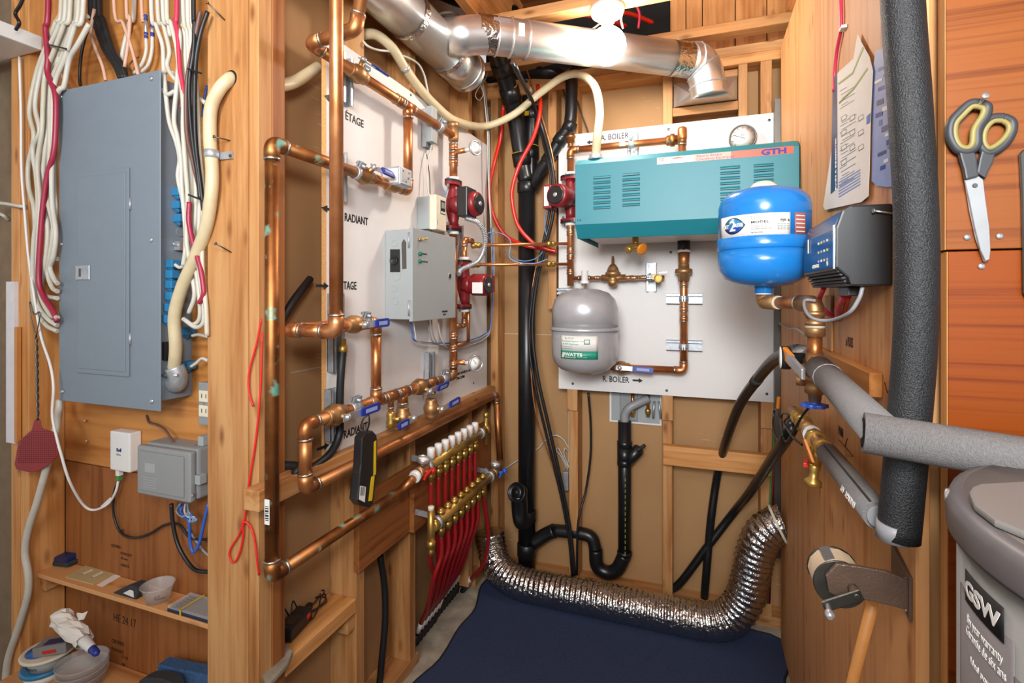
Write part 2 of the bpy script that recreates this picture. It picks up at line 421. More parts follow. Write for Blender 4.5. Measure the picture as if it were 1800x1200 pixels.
# ---- post that ends the left wall, built of planks
wp = struct(MB().box((-1.056, YF, 0.0), (-0.9345, YF + 0.038, 2.42)).build('wall_post', 'pine_z'), 'pale pine post of stacked studs beside the breaker panel')
wbox(wp, (-0.9338, YF + 0.001, 0.0), (XL - 0.0015, YF + 0.039, 2.42), 'plank', 'pine_z')
wbox(wp, (-1.056, YF + 0.0392, 0.0), (-1.018, YN - 0.001, 2.42), 'plank', 'pine_z')
# ---- niche wall (plywood sheets behind the breaker panel)
wn = struct(MB().box((-1.80, YN + 0.004, 0.0), (-0.998, YN + 0.018, 2.42)).build('wall_niche', 'dark_z'), 'plywood wall behind the breaker panel')
wbox(wn, (-1.7245, YN, 0.0), (-1.0185, YN + 0.0038, 0.782), 'plywood_sheet', 'dark_z', 0.001)
wbox(wn, (-1.7245, YN - 0.002, 0.786), (-1.0185, YN + 0.0038, 1.42), 'plywood_sheet', 'ply_x', 0.001)
wbox(wn, (-1.7245, YN - 0.001, 1.423), (-1.0185, YN + 0.0038, 2.42), 'plywood_sheet', 'ply_x', 0.001)
wbox(wn, (-1.7625, YF + 0.002, 0.0), (-1.7250, YN - 0.001, 2.42), 'stud', 'rough_z')
wbox(wn, (-1.8005, YF, 0.0), (-1.7630, YN - 0.001, 2.42), 'stud', 'rough_z')
wfl = struct(MB().box((-4.2, YF + 0.05, 0.0), (-1.8010, YF + 0.09, 2.42)).build('wall_far_left', 'drywall'), 'dull brown wall at the left edge')
tr = struct(MB().box((-1.803, YF - 0.010, 0.855), (-1.764, YF - 0.001, 1.30)).build('trim_1', 'paint_white'), 'white painted strip on the left stud')
tr = struct(MB().box((-1.7625, YF - 0.012, 0.86), (-1.752, YF - 0.0005, 1.175)).build('trim_2', 'stick', None, 0.001, 1), 'varnished wooden strip on the left stud')
# ---- back stud wall
wb = struct(MB().box((XLK, YBK, 0.0), (0.70, YBK + 0.013, 2.155)).build('wall_back', 'kraft'), 'brown paper backing of the back stud wall')
def stud_b(x0, x1, z0=0.038, z1=2.155, mat='pine_z'): return wbox(wb, (x0, YB, z0), (x1, YBK - 0.0005, z1), 'stud', mat)
def bx(px, py=600, Y=YB): return onY(px, py, Y).x
stud_b(XL + 0.012, bx(875))
stud_b(bx(1000), bx(1016))
stud_b(bx(1165), bx(1182))
stud_b(bx(1298), bx(1314), 1.6)
stud_b(bx(1337), bx(1357))
stud_b(-0.62, -0.582, 1.2)
for a, b_ in ((998, 1016), (1164, 1183), (1337, 1360)):
    z0 = onY(a, 720 if a < 1100 else 737 if a < 1300 else 751, YB).z
    wbox(wb, (bx(a), YBB + 0.0035, z0), (bx(b_), YB - 0.0005, 0.92), 'spacer_block', 'pine_z')
wbox(wb, (XLK + 0.001, YB, 0.0), (0.60, YBK - .0005, 0.038), 'sole_plate', 'pine_x')
wbox(wb, (XLK + 0.001, YB - 0.003, 2.155), (0.60, YBK + .01, 2.190), 'top_plate', 'rough_x')
wbox(wb, (XLK + 0.001, YB, 2.191), (0.60, YBK + .01, 2.229), 'top_plate', 'pine_x')
z0 = onY(1250, 192, YB).z
wbox(wb, (bx(1182.5), YB, onY(1182, 205, YB).z), (bx(1297.5), YBK - .001, onY(1182, 190, YB).z), 'nogging', 'pine_x')
wbox(wb, (bx(1182.5), YB + 0.02, onY(1290, 133, YB).z), (bx(1297.5), YBK - .001, onY(1290, 118, YB).z), 'nogging', 'pine_x')
p0, p1 = onY(1166, 836, YB - 0.02), onY(1364, 862, YB - 0.02)
wbox(wb, (p0.x, YB - 0.0385, 0.585), (0.285, YB - 0.0005, 0.662), 'brace_board', 'rough_x')
# ---- vertical planks above the back wall, ceiling
wt = struct(MB().box((XLK, YBK + 0.10, 2.10), (0.9, YBK + 0.12, 2.60)).build('wall_upper_back', 'dark_void'), 'plank wall above the back top plate, over a near-black sheet for the dark void')  # near-black sheet: the darkness of the void behind the planks is painted in
xs = [0.9, 0.78, 0.66, 0.555, 0.45, 0.365, 0.258, 0.142, 0.015, -0.05, -0.115]
for i in range(len(xs) - 1):
    wbox(wt, (xs[i+1] + 0.0015, YBK + 0.03 + 0.003 * (i % 2), 2.20), (xs[i] - 0.0015, YBK + 0.05, 2.60), 'plank', 'rough_z', 0.0015)
ce = struct(MB().box((-4.2, -2.4, 2.60), (2.2, 2.6, 2.63)).build('ceiling', 'dark_x'), 'unfinished wooden ceiling')
for y in (0.98, 1.36, 1.735, 2.085):
    wbox(ce, (-1.4, y, 2.250), (0.70, y + 0.062, 2.288), 'strapping', 'pine_x')
for x in (-1.2, -0.80, 0.32):
    wbox(ce, (x, 0.3, 2.290), (x + 0.038, 2.24, 2.60), 'joist', 'rough_y')
# ---- plywood partition on the right, wood paneling beyond its end
wr = struct(MB().box((XR, 0.852, 0.0), (XR + 0.016, 2.08, 2.165)).build('wall_right', 'plyl_z', None, 0.001, 1), 'plywood partition on the right')
wbox(wr, (XR + 0.0165, 0.870, 0.0), (XR + 0.10, 0.908, 2.30), 'stud', 'pine_z')
wbox(wr, (XR + 0.0165, 2.03, 0.0), (XR + 0.10, 2.068, 2.16), 'stud', 'galv')
p0, p1 = onX(1449, 612, XR), onX(1553, 664, XR)
q0, q1 = onX(1449, 640, XR), onX(1553, 700, XR)
wbox(wr, (XR - 0.019, p1.y, 1.097), (XR - 0.0005, p0.y + 0.05, 1.137), 'cleat', 'ply_y')
wbox(wr, (XR - 0.006, onX(1466, 560, XR).y, 1.138), (XR - 0.0005, onX(1446, 560, XR).y, 1.262), 'filler_strip', 'pine_z')
wbox(wr, (XR + 0.0015, 0.8505, 0.0), (XR + 0.0145, 0.8518, 0.42), 'paint_mark', 'teal_paint', 0)
wpn = struct(MB().box((0.335, YP + 0.022, 0.0), (2.2, YP + 0.05, 2.6)).build('wall_far_right', 'dark_x'), 'brown wood panelling right of the partition')
zs = onY(1645, 441, YP).z
wbox(wpn, (0.3045, YP, zs + 0.0012), (2.2, YP + 0.021, 2.6), 'panel_board', 'paneling', 0.0008)
wbox(wpn, (0.3075, YP + 0.002, 0.0), (2.2, YP + 0.021, zs - 0.0012), 'panel_board', 'paneling_low', 0.0008)
wbox(wpn, (0.3035, YP + 0.0005, zs + 0.0012), (0.3043, YP + 0.021, 2.6), 'edge_strip', 'pine_z', 0)
wbox(wpn, (0.3065, YP + 0.0025, 0.0), (0.3073, YP + 0.021, zs - 0.0012), 'edge_strip', 'rough_z', 0)
zk = onX(500, 657, XLK).z; wbox(wl, (XLK - .0001, YN + .1, zk - .0012), (XLK + .0004, 2.1, zk + .0012), 'paper_seam', 'putty', 0)
zk = onY(920, 587, YBK).z; wbox(wb, (XLK + .1, YBK - .0004, zk - .0014), (-.52, YBK + .0001, zk + .0014), 'paper_seam', 'putty', 0)
# ---- white boards
lb = thing('mounting_board', (XLB - 0.008, 1.6, 0.853), 'tall white melamine board on the left wall, carrying the copper zone pipes', 'board')
MB().box((XLB - 0.0155, 1.062, 0.8535), (XLB - 0.0003, 2.112, 1.931)).build('chipboard_core', 'chip_edge', lb)
MB().box((XLB - 0.0002, 1.062, 0.8535), (XLB, 2.112, 1.931)).build('white_face', 'melamine', lb)
bb = thing('mounting_board', (-0.1, YBB + 0.008, 0.856), 'white melamine board on the back wall, carrying the boiler', 'board')
x0, x1 = onY(982, 600, YBB).x, onY(1366, 600, YBB).x
MB().box((x0, YBB + 0.0003, 0.858), (x1, YBB + 0.003, 1.948)).build('chipboard_core', 'chip_edge', bb)
MB().box((x0, YBB, 0.858), (x1, YBB + 0.0002, 1.948)).build('white_face', 'melamine', bb)
for px, py in ((1007, 674), (1172, 686), (1348, 692), (1175, 227), (1352, 211), (1179, 443), (1010, 225)):
    p = onY(px, py, YBB); MB().lathe(p, (0, -1, 0), [(0.0055, 0), (0.005, 0.002), (0.001, 0.0025)], 10).build('screw', 'dark_steel', bb)
for px, py in ((832, 673), (722, 167), (840, 640)):
    p = onX(px, py, XLB); MB().lathe(p, (1, 0, 0), [(0.004, 0), (0.0035, 0.002), (0.001, 0.0025)], 10).build('screw', 'dark_steel', lb)
# ---- mat
f = [onZ(*q, 0.004) for q in ((868, 1010), (930, 1045), (1367, 1118), (1392, 1236), (1440, 1500), (600, 1420), (700, 1235), (772, 1160), (806, 1105), (835, 1070), (846, 1030))]
f[2] = V((0.25, f[2].y, .004)); f[3] = V((0.25, f[3].y, .004)); f[4] = V((0.25, 0.95, .004)); f[5] = V((-0.78, 0.92, .004))
m_ = thing('floor_mat', (f[0] + f[3]) / 2 * V((1, 1, 0)) if False else (-0.25, 1.5, 0), 'dark blue carpet mat with a black edge on the concrete floor', 'mat')
fp = smooth_path(f + [f[0]], 5)[:-1]
MB().prism([V((p.x, p.y, 0.0005)) for p in fp], (0, 0, 0.006)).build('carpet', 'mat_fabric', m_)
MB().ring_sweep([V((p.x, p.y, 0.004)) for p in fp] + [V((fp[0].x, fp[0].y, 0.004))], 0.0045, 8, False).build('edge_binding', 'mat_edge', m_)
# ================================================================== plumbing builders
R1 = 0.0143      # 1 inch copper
def Lp(px, py, off=0.05): return onX(px, py, XLB + off)
def Bp(px, py, off=0.05): return onY(px, py, YBB - off)
def Rp(px, py, off=0.05): return onX(px, py, XR - off)
def Np(px, py, off=0.0): return onY(px, py, YN - off)
def ring(p, d, r, w=0.004, mb=None): d = V(d).normalized(); return (mb or MB()).ring_sweep([V(p) - d*w, V(p) - d*w*.3, V(p) + d*w*.3, V(p) + d*w], [r, r*1.06, r*1.06, r], 14)
def run(par, pts, r=R1, mat='copper', leg=0.034, ends=(True, True), fit=None, solder=True):
    """straight pipes with an elbow fitting at every corner"""
    pts = [V(p) for p in pts]; n = len(pts); fit = fit or mat
    for i in range(n - 1):
        a, b_ = pts[i], pts[i+1]; d = (b_ - a).normalized()
        MB().cyl(a + d * (leg * .8 if i > 0 else 0), b_ - d * (leg * .8 if i < n - 2 else 0), r, 16).build('pipe', mat, par)
    for i in range(1, n - 1):
        d1 = (pts[i-1] - pts[i]).normalized(); d2 = (pts[i+1] - pts[i]).normalized()
        L1 = min(leg, (pts[i-1] - pts[i]).length * .6); L2 = min(leg, (pts[i+1] - pts[i]).length * .6)
        e = MB().ring_sweep(bent([pts[i] + d1*L1, pts[i], pts[i] + d2*L2], leg * .82, 7), r * 1.13, 16).build('elbow', fit, par)
        if solder:
            ring(pts[i] + d1*L1, d1, r * 1.14, 0.003).build('solder_joint', 'solder', e); ring(pts[i] + d2*L2, d2, r * 1.14, 0.003).build('solder_joint', 'solder', e)
def tee(par, p, d, br, r=R1, mat='copper', L=0.028, rb=None):
    d = V(d).normalized(); br = V(br).normalized(); p = V(p); rb = rb or r
    o = MB().cyl(p - d*L, p + d*L, r * 1.13, 16).cyl(p, p + br*(L+.006), rb * 1.13, 16).build('tee', mat, par)
    for q, e, rr in ((p - d*L, d, r), (p + d*L, d, r), (p + br*(L+.006), br, rb)): ring(q, e, rr*1.14, .003).build('solder_joint', 'solder', o)
    return o
def collar(par, p, d, r=R1, L=0.014, mat='copper', name='coupling', k=1.13):
    d = V(d).normalized(); p = V(p)
    o = MB().cyl(p - d*L, p + d*L, r*k, 16).build(name, mat, par)
    for q in (p - d*L, p + d*L): ring(q, d, r*k*1.01, .0025).build('solder_joint', 'solder', o)
def valve(par, c, d, stem, hd, r=R1, mat='bronze', L=0.034, hl=0.095, grip='handle_blue', hw=0.021, name='ball_valve'):
    """ball valve: body along d, stem out, lever along hd"""
    c, d, stem, hd = V(c), V(d).normalized(), V(stem).normalized(), V(hd); hd = (hd - stem*hd.dot(stem)).normalized()
    o = MB().lathe(c - d*L, d, [(r*1.2, 0), (r*1.3, L*.25), (r*1.3, L*.45), (r*1.55, L*.6), (r*1.75, L), (r*1.55, L*1.4), (r*1.3, L*1.55), (r*1.3, L*1.75), (r*1.2, 2*L)], 10)
    o.cyl(c, c + stem*(r*1.7 + .012), .0075, 10)
    o = o.build(name, mat, par)
    s0 = c + stem*(r*1.7 + .013)
    side = hd.cross(stem).normalized()
    MB().obox(s0 + hd*(hl*.22), hd, side, stem, hl*.34, hw*.42, .0015).lathe(s0, stem, [(.009, -.002), (.009, .004), (.006, .008), (.002, .009)], 8).build('lever', 'steel', o)
    a = s0 + hd*(hl*.38); b_ = s0 + hd*hl
    MB().prism([a - side*hw*.42, a + side*hw*.42, a + hd*.012 + side*hw*.55, b_ - hd*.006 + side*hw*.55, b_ + side*hw*.3, b_ - side*hw*.3, b_ - hd*.006 - side*hw*.55, a + hd*.012 - side*hw*.55], stem*.0062).build('grip', grip, o, .0015, 2)
    m0 = a*.6 + b_*.4 + stem*.0064
    MB().obox((a + b_)/2 + stem*.0064, hd, side, stem, (b_ - a).length*.30, hw*.24, .0003).build('embossing', 'label_lav', o)
    return o
def strut(par, c, axis, out, L, w=0.041, d=0.021):
    """open galvanised channel lying on a board"""
    c, ax, o_ = V(c), V(axis).normalized(), V(out).normalized(); s = ax.cross(o_).normalized()
    t = .0016; mb = MB()
    mb.obox(c + o_*t/2, ax, s, o_, L/2, w/2, t/2)
    for k in (-1, 1):
        mb.obox(c + s*k*(w/2 - t/2) + o_*d/2, ax, s, o_, L/2, t/2, d/2)
        mb.obox(c + s*k*(w/2 - .005) + o_*(d - t/2), ax, s, o_, L/2, .005, t/2)
    return mb.build('strut_channel', 'galv', par)
def clamp(par, p, d, out, r=R1, w=0.012):
    p, d, o_ = V(p), V(d).normalized(), V(out).normalized(); s = d.cross(o_)
    mb = MB().ring_sweep([p - d*w, p - d*w*.9, p + d*w*.9, p + d*w], [r*1.05, r*1.22, r*1.22, r*1.05], 16)
    mb.obox(p + o_*(r + .008) + s*.004, d, s, o_, w*.9, .002, .010); mb.obox(p + o_*(r + .008) - s*.004, d, s, o_, w*.9, .002, .010)
    mb.cyl(p + o_*(r + .010) - s*.016, p + o_*(r + .010) + s*.016, .004, 8)
    return mb.build('pipe_clamp', 'galv', par)
def flange(mb, c, d, r, w=.007):
    """oval two-bolt flange"""
    d = V(d).normalized(); return mb
def thermometer(par, base, out, L, rdial, face_n=None, mat='copper'):
    base, out = V(base), V(out).normalized(); fn = V(face_n).normalized() if face_n is not None else out
    MB().cyl(base, base + out*L*.6, .0095, 12).build('stub_pipe', mat, par)
    MB().cyl(base + out*L*.55, base + out*L, .0075, 10).build('stem', 'white', par)
    c = base + out*L
    g = MB().lathe(c, fn, [(rdial*.3, 0), (rdial*.96, .002), (rdial, .004), (rdial, .013), (rdial*.9, .014), (rdial*.88, .011)], 28).build('gauge_case', 'steel', par)
    MB().lathe(c, fn, [(rdial*.87, .0112), (rdial*.1, .0117)], 28).build('dial', 'gauge_face', g)
    s, u, _ = frame(fn)
    MB().bar(c + fn*.0125 - u*.002, c + fn*.0125 + (s*.5 + u*.6)*rdial*.85, .0016, .0004, fn).build('needle', 'ink', g)
def pump(label, c, axis, mot, body='pump_red', black_box=True, h=0.165, scale=1.0):
    """wet-rotor circulator: flanged volute along axis, motor along mot"""
    c, ax, mo = V(c), V(axis).normalized(), V(mot).normalized(); sd = ax.cross(mo).normalized(); k = scale
    t = thing('circulator_pump', c - ax*h/2, label, 'pump', 'circulator pumps')
    MB().ring_sweep([c - ax*h*.46, c - ax*h*.34, c - ax*h*.18, c, c + ax*h*.18, c + ax*h*.34, c + ax*h*.46],
                    [.019*k, .018*k, .024*k, .032*k, .024*k, .018*k, .019*k], 18).cyl(c, c + mo*.045*k, .036*k, 24).build('volute', body, t)
    for sgn in (-1, 1):
        q = c + ax*sgn*h*.45
        poly = []
        for j in range(20):
            an = 2*math.pi*j/20; poly.append(q + (sd*math.cos(an)*.043 + mo*math.sin(an)*.025)*k)
        f_ = MB().prism(poly, ax*sgn*.010).build('flange', body, t)
        MB().prism([p + ax*sgn*.0105 for p in poly], ax*sgn*.008).build('gasket', 'plastic_black', t)
        MB().cyl(q + ax*sgn*.018, q + ax*sgn*.030, .021*k, 16).build('collar', 'white', t)
        for s2 in (-1, 1):
            MB().cyl(q + sd*s2*.033*k - ax*sgn*.012, q + sd*s2*.033*k + ax*sgn*.024, .0055*k, 6).build('bolt', 'steel', t)
    m0 = c + mo*.04*k
    MB().lathe(m0, mo, [(.040*k, 0), (.044*k, .006), (.044*k, .055*k), (.041*k, .066*k), (.03*k, .068*k)], 28).build('motor', body, t)
    mf = MB().lathe(m0 + mo*.0685*k, mo, [(.034*k, 0), (.034*k, .003), (.03*k, .004)], 24).build('name_plate', 'plastic_black', t)
    MB().lathe(m0 + mo*.0685*k, mo, [(.008*k, .0), (.008*k, .007), (.005*k, .008)], 12).build('centre_screw', 'steel', mf)
    return t, c, ax, mo, sd
# ================================================================== copper on the left board
XV = -0.84
z1, z2, z3, z4, z5 = 1.842, 1.582, 1.187, 0.969, 0.822
YR = onX(797, 400, XV).y
def yv(px): return onX(px, 500, XV).y
t = thing('copper_pipe_run', (XV, 0.948, z1), 'top copper pipe run along the upper edge of the left white board', 'pipe')
x2 = -0.7147; ya = 0.948
run(t, [(x2 + .055, ya + .12, 2.58), (x2, ya, z1 + 0.01), (XV, ya, z1), (XV, YR, z1)], mat='copper_dull')
valve(t, (XV, yv(628), z1), (0, 1, 0), (.5, 0, .85), (.05, 1, -.04), mat='bronze', hl=.10)
for px in (628, 768):
    p = V((XV, yv(px), z1)); strut(t, (XLB + .0005, p.y, z1 - .01), (0, 0, 1), (1, 0, 0), .13 if px < 700 else .13); clamp(t, p + V((0, .018, 0)), (0, 1, 0), (.5, 0, .8))
collar(t, (XV, yv(700), z1), (0, 1, 0), mat='copper_dull')
tee(t, (XV, yv(717), z1), (0, 1, 0), (0, 0, -1))
run(t, [(XV, yv(717), z1 - .01), (XV, yv(717), z2), (XV, yv(676), z2)])
# pump riser
t = thing('copper_pipe_riser', (XV, YR, z4), 'copper riser through the black-boxed pump at the far end of the left board', 'pipe')
MB().lathe((XV, YR, z1 - .02), (0, 0, 1), [(.017, 0), (.019, .012), (.019, .05), (.022, .052), (.022, .066), (.014, .07), (.008, .072)], 12).build('air_vent', 'bronze', t)
zp1 = onX(797, 362, XV).z
MB().cyl((XV, YR, z1 - .03), (XV, YR, zp1 + .1), R1, 16).build('pipe', 'copper', t)
for py in (258, 272, 285): collar(t, (XV, YR, onX(797, py, XV).z), (0, 0, 1), L=.010, mat='copper')
thermometer(t, (XV, YR, onX(797, 268, XV).z), (1, -.1, .05), .085, .026, (1, -.5, 0))
MB().cyl((XV, YR, zp1 - .1), (XV, YR, z4 + .02), R1, 16).build('pipe', 'copper', t)
zg = onX(797, 636, XV).z
for py in (424, 590, 612, 640): collar(t, (XV, YR, onX(797, py, XV).z), (0, 0, 1), L=.009)
thermometer(t, (XV, YR, zg), (1, -.05, 0), .085, .030, (1, -.6, 0))
pump('dark red circulator pump with a black terminal box, above the grey control box', (XV, YR, zp1), (0, 0, 1), (1, -.12, 0))
pt = bpy.data.objects['circulator_pump']
q = V((XV + .055, YR - .012, zp1 + .004))
MB().box((q.x - .012, q.y - .048, q.z - .052), (q.x + .028, q.y + .034, q.z + .052)).build('terminal_box', 'plastic_black', pt, .004)
q2 = V((q.x + .0285, q.y - .008, q.z + .012)); pl = MB()
for j in range(3):
    an = 2*math.pi*j/3 + .5; pl.ring_sweep([q2 + V((0, math.cos(an + u*.9)*.015, math.sin(an + u*.9)*.015*(.6 + .4*u))) for u in (0, .5, 1, 1.5, 2)], .0012, 6)
pl.build('emblem', 'dark_steel', pt)
MB().ring_sweep(smooth_path([q + V((.01, -.02, -.055)), q + V((.05, .01, -.075)), q + V((.055, .05, -.13)), q + V((.03, .05, -.20)), q + V((-.02, .01, -.235)), (XV + .035, YR - .03, zp1 - .25)], 8), .0085, 10).build('flexible_conduit', 'steel', pt)
mb = MB()
pth = smooth_path([q + V((.01, -.02, -.055)), q + V((.05, .01, -.075)), q + V((.055, .05, -.13)), q + V((.03, .05, -.20)), q + V((-.02, .01, -.235)), (XV + .035, YR - .03, zp1 - .25)], 10)
for i in range(0, len(pth) - 1): ring(pth[i], pth[i+1] - pth[i], .0088, .0015, mb)
mb.build('conduit_ridges', 'galv', pt)['kind'] = 'stuff'
# radiant supply: old riser, valve, zone valve, low run
t = thing('copper_pipe_riser', (XV, 0.836, 0.674), 'old copper riser with green patina beside the pine post', 'pipe')
run(t, [(XV, yv(640), z2), (XV, 0.836, z2), (XV, 0.836, 0.674), (XV, 1.425, 0.674)], mat='copper_old', fit='copper_old')
p = onX(462, 890, XV + .0145); q = V((XV, .836 - .0146, 0.82))
MB().obox((XV + .002, .836 - .0150, .815), (1, 0, 0), (0, 0, 1), (0, 1, 0), .0065, .026, .0004).build('barcode_sticker', 'label_white', t)
mb = MB()
for j in range(9): mb.obox((XV + .002, .836 - .0155, .798 + j*.0034 + (j % 3)*.0006), (1, 0, 0), (0, 0, 1), (0, 1, 0), .0048, .0007 + .0005*(j % 2), .0002)
mb.build('barcode', 'ink', t)['kind'] = 'stuff'
p = V((XV, yv(640), z2))
valve(t, p, (0, 1, 0), (.85, 0, .5), (.08, 1, -.02), hl=.085)
strut(t, (XLB + .0005, yv(617), z2 - .01), (0, 0, 1), (1, 0, 0), .13); clamp(t, (XV, yv(628), z2), (0, 1, 0), (.5, 0, .8))
MB().cyl((XV, yv(650), z2), (XV, yv(680), z2), R1*1.02, 16).build('pipe', 'copper', t)
zv = thing('zone_valve', (XV, yv(687), z2 - .03), 'small grey zone valve actuator on the radiant pipe', 'valve')
c = V((XV + .012, yv(688), z2 + .006))
MB().box((c.x - .028, c.y - .030, c.z - .012), (c.x + .036, c.y + .034, c.z + .040)).build('actuator_housing', 'galv', zv, .003)
MB().box((c.x + .0362, c.y - .026, c.z - .008), (c.x + .0375, c.y + .030, c.z + .036)).build('end_plate', 'steel', zv)
MB().box((c.x - .02, c.y - .0312, c.z - .006), (c.x + .030, c.y - .0302, c.z + .034)).build('rating_label', 'label_white', zv)
for dy, dz in ((-.015, .028), (.015, .028), (0, 0.0), (.012, .012)): MB().lathe((c.x + .0376, c.y + dy, c.z + dz), (1, 0, 0), [(.003, 0), (.002, .001)], 8).build('screw', 'dark_steel', zv)
MB().lathe((XV, c.y - .028, z2), (0, 1, 0), [(.0165, 0), (.019, .006), (.019, .05), (.0165, .056)], 12).build('valve_body', 'bronze', zv)
# étage return
t = thing('copper_pipe_run', (x2, 0.884, z3), 'long vertical copper pipe in front of the left board, looping into the middle valve', 'pipe')
run(t, [(x2, 0.884, 2.58), (x2, 0.884, z3), (XV, 0.884, z3), (XV, yv(661), z3), (XV, yv(661), z4 + .01)])
valve(t, (XV, yv(622), z3), (0, 1, 0), (1, -.05, .0), (.1, 1, .02), hl=.095)
for zz in (z3 - .02,):
    strut(t, (XLB + .0005, yv(612), zz), (0, 0, 1), (1, 0, 0), .20); clamp(t, (XV, yv(640), z3), (0, 1, 0), (.3, 0, .9))
# lower main with its drain valves
t = thing('copper_pipe_run', (XV, 1.4, z5 - .02), 'lower copper main with four blue-handled valves along the bottom of the left board', 'pipe')
run(t, [(XV, YR, z4 + .03), (XV, YR, z4), (XV, 0.933, z4), (XV, 0.933, z5), (XV, 2.10, z5), (-0.815, 2.085, 0.535)], mat='copper_dull', fit='copper_dull')
valve(t, (XV, yv(588), z4), (0, 1, 0), (1, -.05, -.05), (.08, 1, .03), hl=.12, r=R1*1.15)
strut(t, (XLB + .0005, yv(607), z4 - .01), (0, 0, 1), (1, 0, 0), .13); clamp(t, (XV, yv(623), z4), (0, 1, 0), (.2, 0, .9), w=.018)
tee(t, (XV, yv(661), z4), (0, 1, 0), (0, 0, 1), mat='copper_dull')
tee(t, (XV, yv(687), z4), (0, 1, 0), (0, 0, -1), mat='copper_dull', rb=.008)
tee(t, (XV, yv(708), z4), (0, 1, 0), (0, 0, -1), mat='copper_dull')
MB().cyl((XV, yv(687), z4 - .02), (XV, yv(687), z4 - .05), .008, 10).build('pipe', 'copper', t)
dv = MB().lathe((XV, yv(687), z4 - .045), (0, 0, -1), [(.010, 0), (.013, .008), (.011, .02), (.014, .03), (.014, .045), (.008, .048)], 12).cyl((XV, yv(687), z4 - .065), (XV + .03, yv(687), z4 - .065), .006, 8).build('drain_cock', 'brass', t)
valve(t, (XV, yv(708), z4 - .075), (0, 0, -1), (1, 0, 0), (0, -1, -.06), mat='bronze', hl=.09, r=R1*1.05, L=.03)
valve(t, (XV, yv(737), z4), (0, 1, 0), (.95, 0, -.3), (.05, 1, .03), hl=.12, L=.036, r=R1*1.1)
yv6 = yv(758)
tee(t, (XV, yv6, z4), (0, 1, 0), (0, 0, -1), mat='copper_dull')
valve(t, (XV, yv6, z4 - .085), (0, 0, -1), (1, 0, 0), (0, 1, .06), mat='bronze', hl=.13, r=R1*1.1, L=.032)
strut(t, (XLB + .0005, yv(772), z4 + .03), (0, 0, 1), (1, 0, 0), .13); clamp(t, (XV, yv(780), z4), (0, 1, 0), (.2, 0, .9), w=.02)
# second pump column (red motor)
YQ = onX(816, 480, XV).y; zq = onX(816, 500, XV).z
t = thing('copper_pipe_riser', (XV, YQ, 1.1), 'short copper riser with two thin side pipes reaching the boiler', 'pipe')
strut(t, (XLB + .0005, yv(822), onX(820, 440, XV).z), (0, 0, 1), (1, 0, 0), .2)
ztop = onX(815, 421, XV).z
run(t, [(XV, YQ, zq + .08), (XV, YQ, ztop), (XV + .01, YQ + .05, ztop)], r=.0111, leg=.022)
pA, pB = onX(833, 431, XV + .01), Bp(1000, 428, .062)
pC, pD = onX(831, 465, XV + .01), Bp(1000, 464, .062)
MB().cyl(V((XV + .01, YQ + .045, ztop)), pA, .008, 10).build('pipe', 'copper', t)
MB().cyl(pA, pB, .0065, 12).build('pipe', 'copper', t)
MB().cyl(pC, pD, .0065, 12).build('pipe', 'copper', t)
for p, q in ((pA, pB), (pC, pD)):
    d = (q - p).normalized()
    MB().lathe(p, d, [(.008, -.012), (.013, -.008), (.013, .006), (.010, .01), (.012, .014), (.012, .024), (.008, .03)], 8).build('compression_fitting', 'brass', t)
    MB().lathe(q - d*.10, d, [(.008, 0), (.012, .004), (.012, .018), (.010, .02), (.012, .024), (.012, .036), (.007, .04)], 8).build('compression_fitting', 'brass', t)
run(t, [pC, onX(822, 464, XV), (XV + .003, onX(822, 464, XV).y, onX(824, 520, XV).z), (XV + .003, onX(822, 464, XV).y, onX(824, 600, XV).z)], r=.0065, leg=.016)
run(t, [(XV, YQ, zq - .08), (XV, YQ, onX(812, 572, XV).z), (XV, YR + .01, onX(802, 574, XV).z)], r=.0095, leg=.02)
run(t, [(XV + .003, onX(822, 464, XV).y, onX(824, 600, XV).z), (XV + .003, YR + .01, onX(806, 606, XV).z)], r=.0065, leg=.016)
t_, c, ax, mo, sd = pump('dark red circulator pump with a bare red motor, right of the grey control box', (XV, YQ, zq), (0, 0, 1), (1, -.10, -.02), scale=.95)
MB().obox(c + mo*.078 - V((0, .043, .012)), mo, (0, 0, 1), (0, 1, 0), .022, .020, .0006).build('rating_label', 'label_white', t_)
MB().box((XV + .055, YQ + .03, zq - .03), (XV + .10, YQ + .066, zq + .035)).build('terminal_box', 'pump_red', t_, .003)
# ------------------------------------------------------------------ control box
t = thing('control_box', (XLB + .05, 1.46, 1.188), 'grey steel control box with two green lights on the left white board', 'electrical box')
X1 = -0.7925; Y0, Y1, Z0, Z1 = 1.321, 1.600, 1.190, 1.458
MB().box((XLB + .001, Y0, Z0), (X1 - .012, Y1, Z1)).build('body', 'box_gray', t, .002)
dr = MB().box((X1 - .0118, Y0 - .003, Z0 - .006), (X1, Y1 + .003, Z1 + .004)).build('door', 'box_gray', t, .002)
def door_pt(px, py, o=0.0005): return onX(px, py, X1 + o)
p = door_pt(737, 421); MB().lathe(p, (1, 0, 0), [(.006, 0), (.006, .004), (.003, .005)], 10).cyl(p + V((.004, 0, 0)), p + V((.022, .012, .004)), .0028, 8).build('toggle_switch', 'brass', dr)
for py in (446, 459): MB().lathe(door_pt(737.5, py), (1, 0, 0), [(.0065, 0), (.0065, .003), (.005, .007), (.001, .009)], 14).build('indicator_light', 'led_green', dr)
MB().lathe(door_pt(790.5, 485), (1, 0, 0), [(.011, 0), (.011, .001), (.0085, .0012)], 16).build('latch_ring', 'steel', dr)
MB().lathe(door_pt(790.5, 485), (1, 0, 0), [(.008, .0012), (.002, .0022)], 14).build('latch', 'ink', dr)
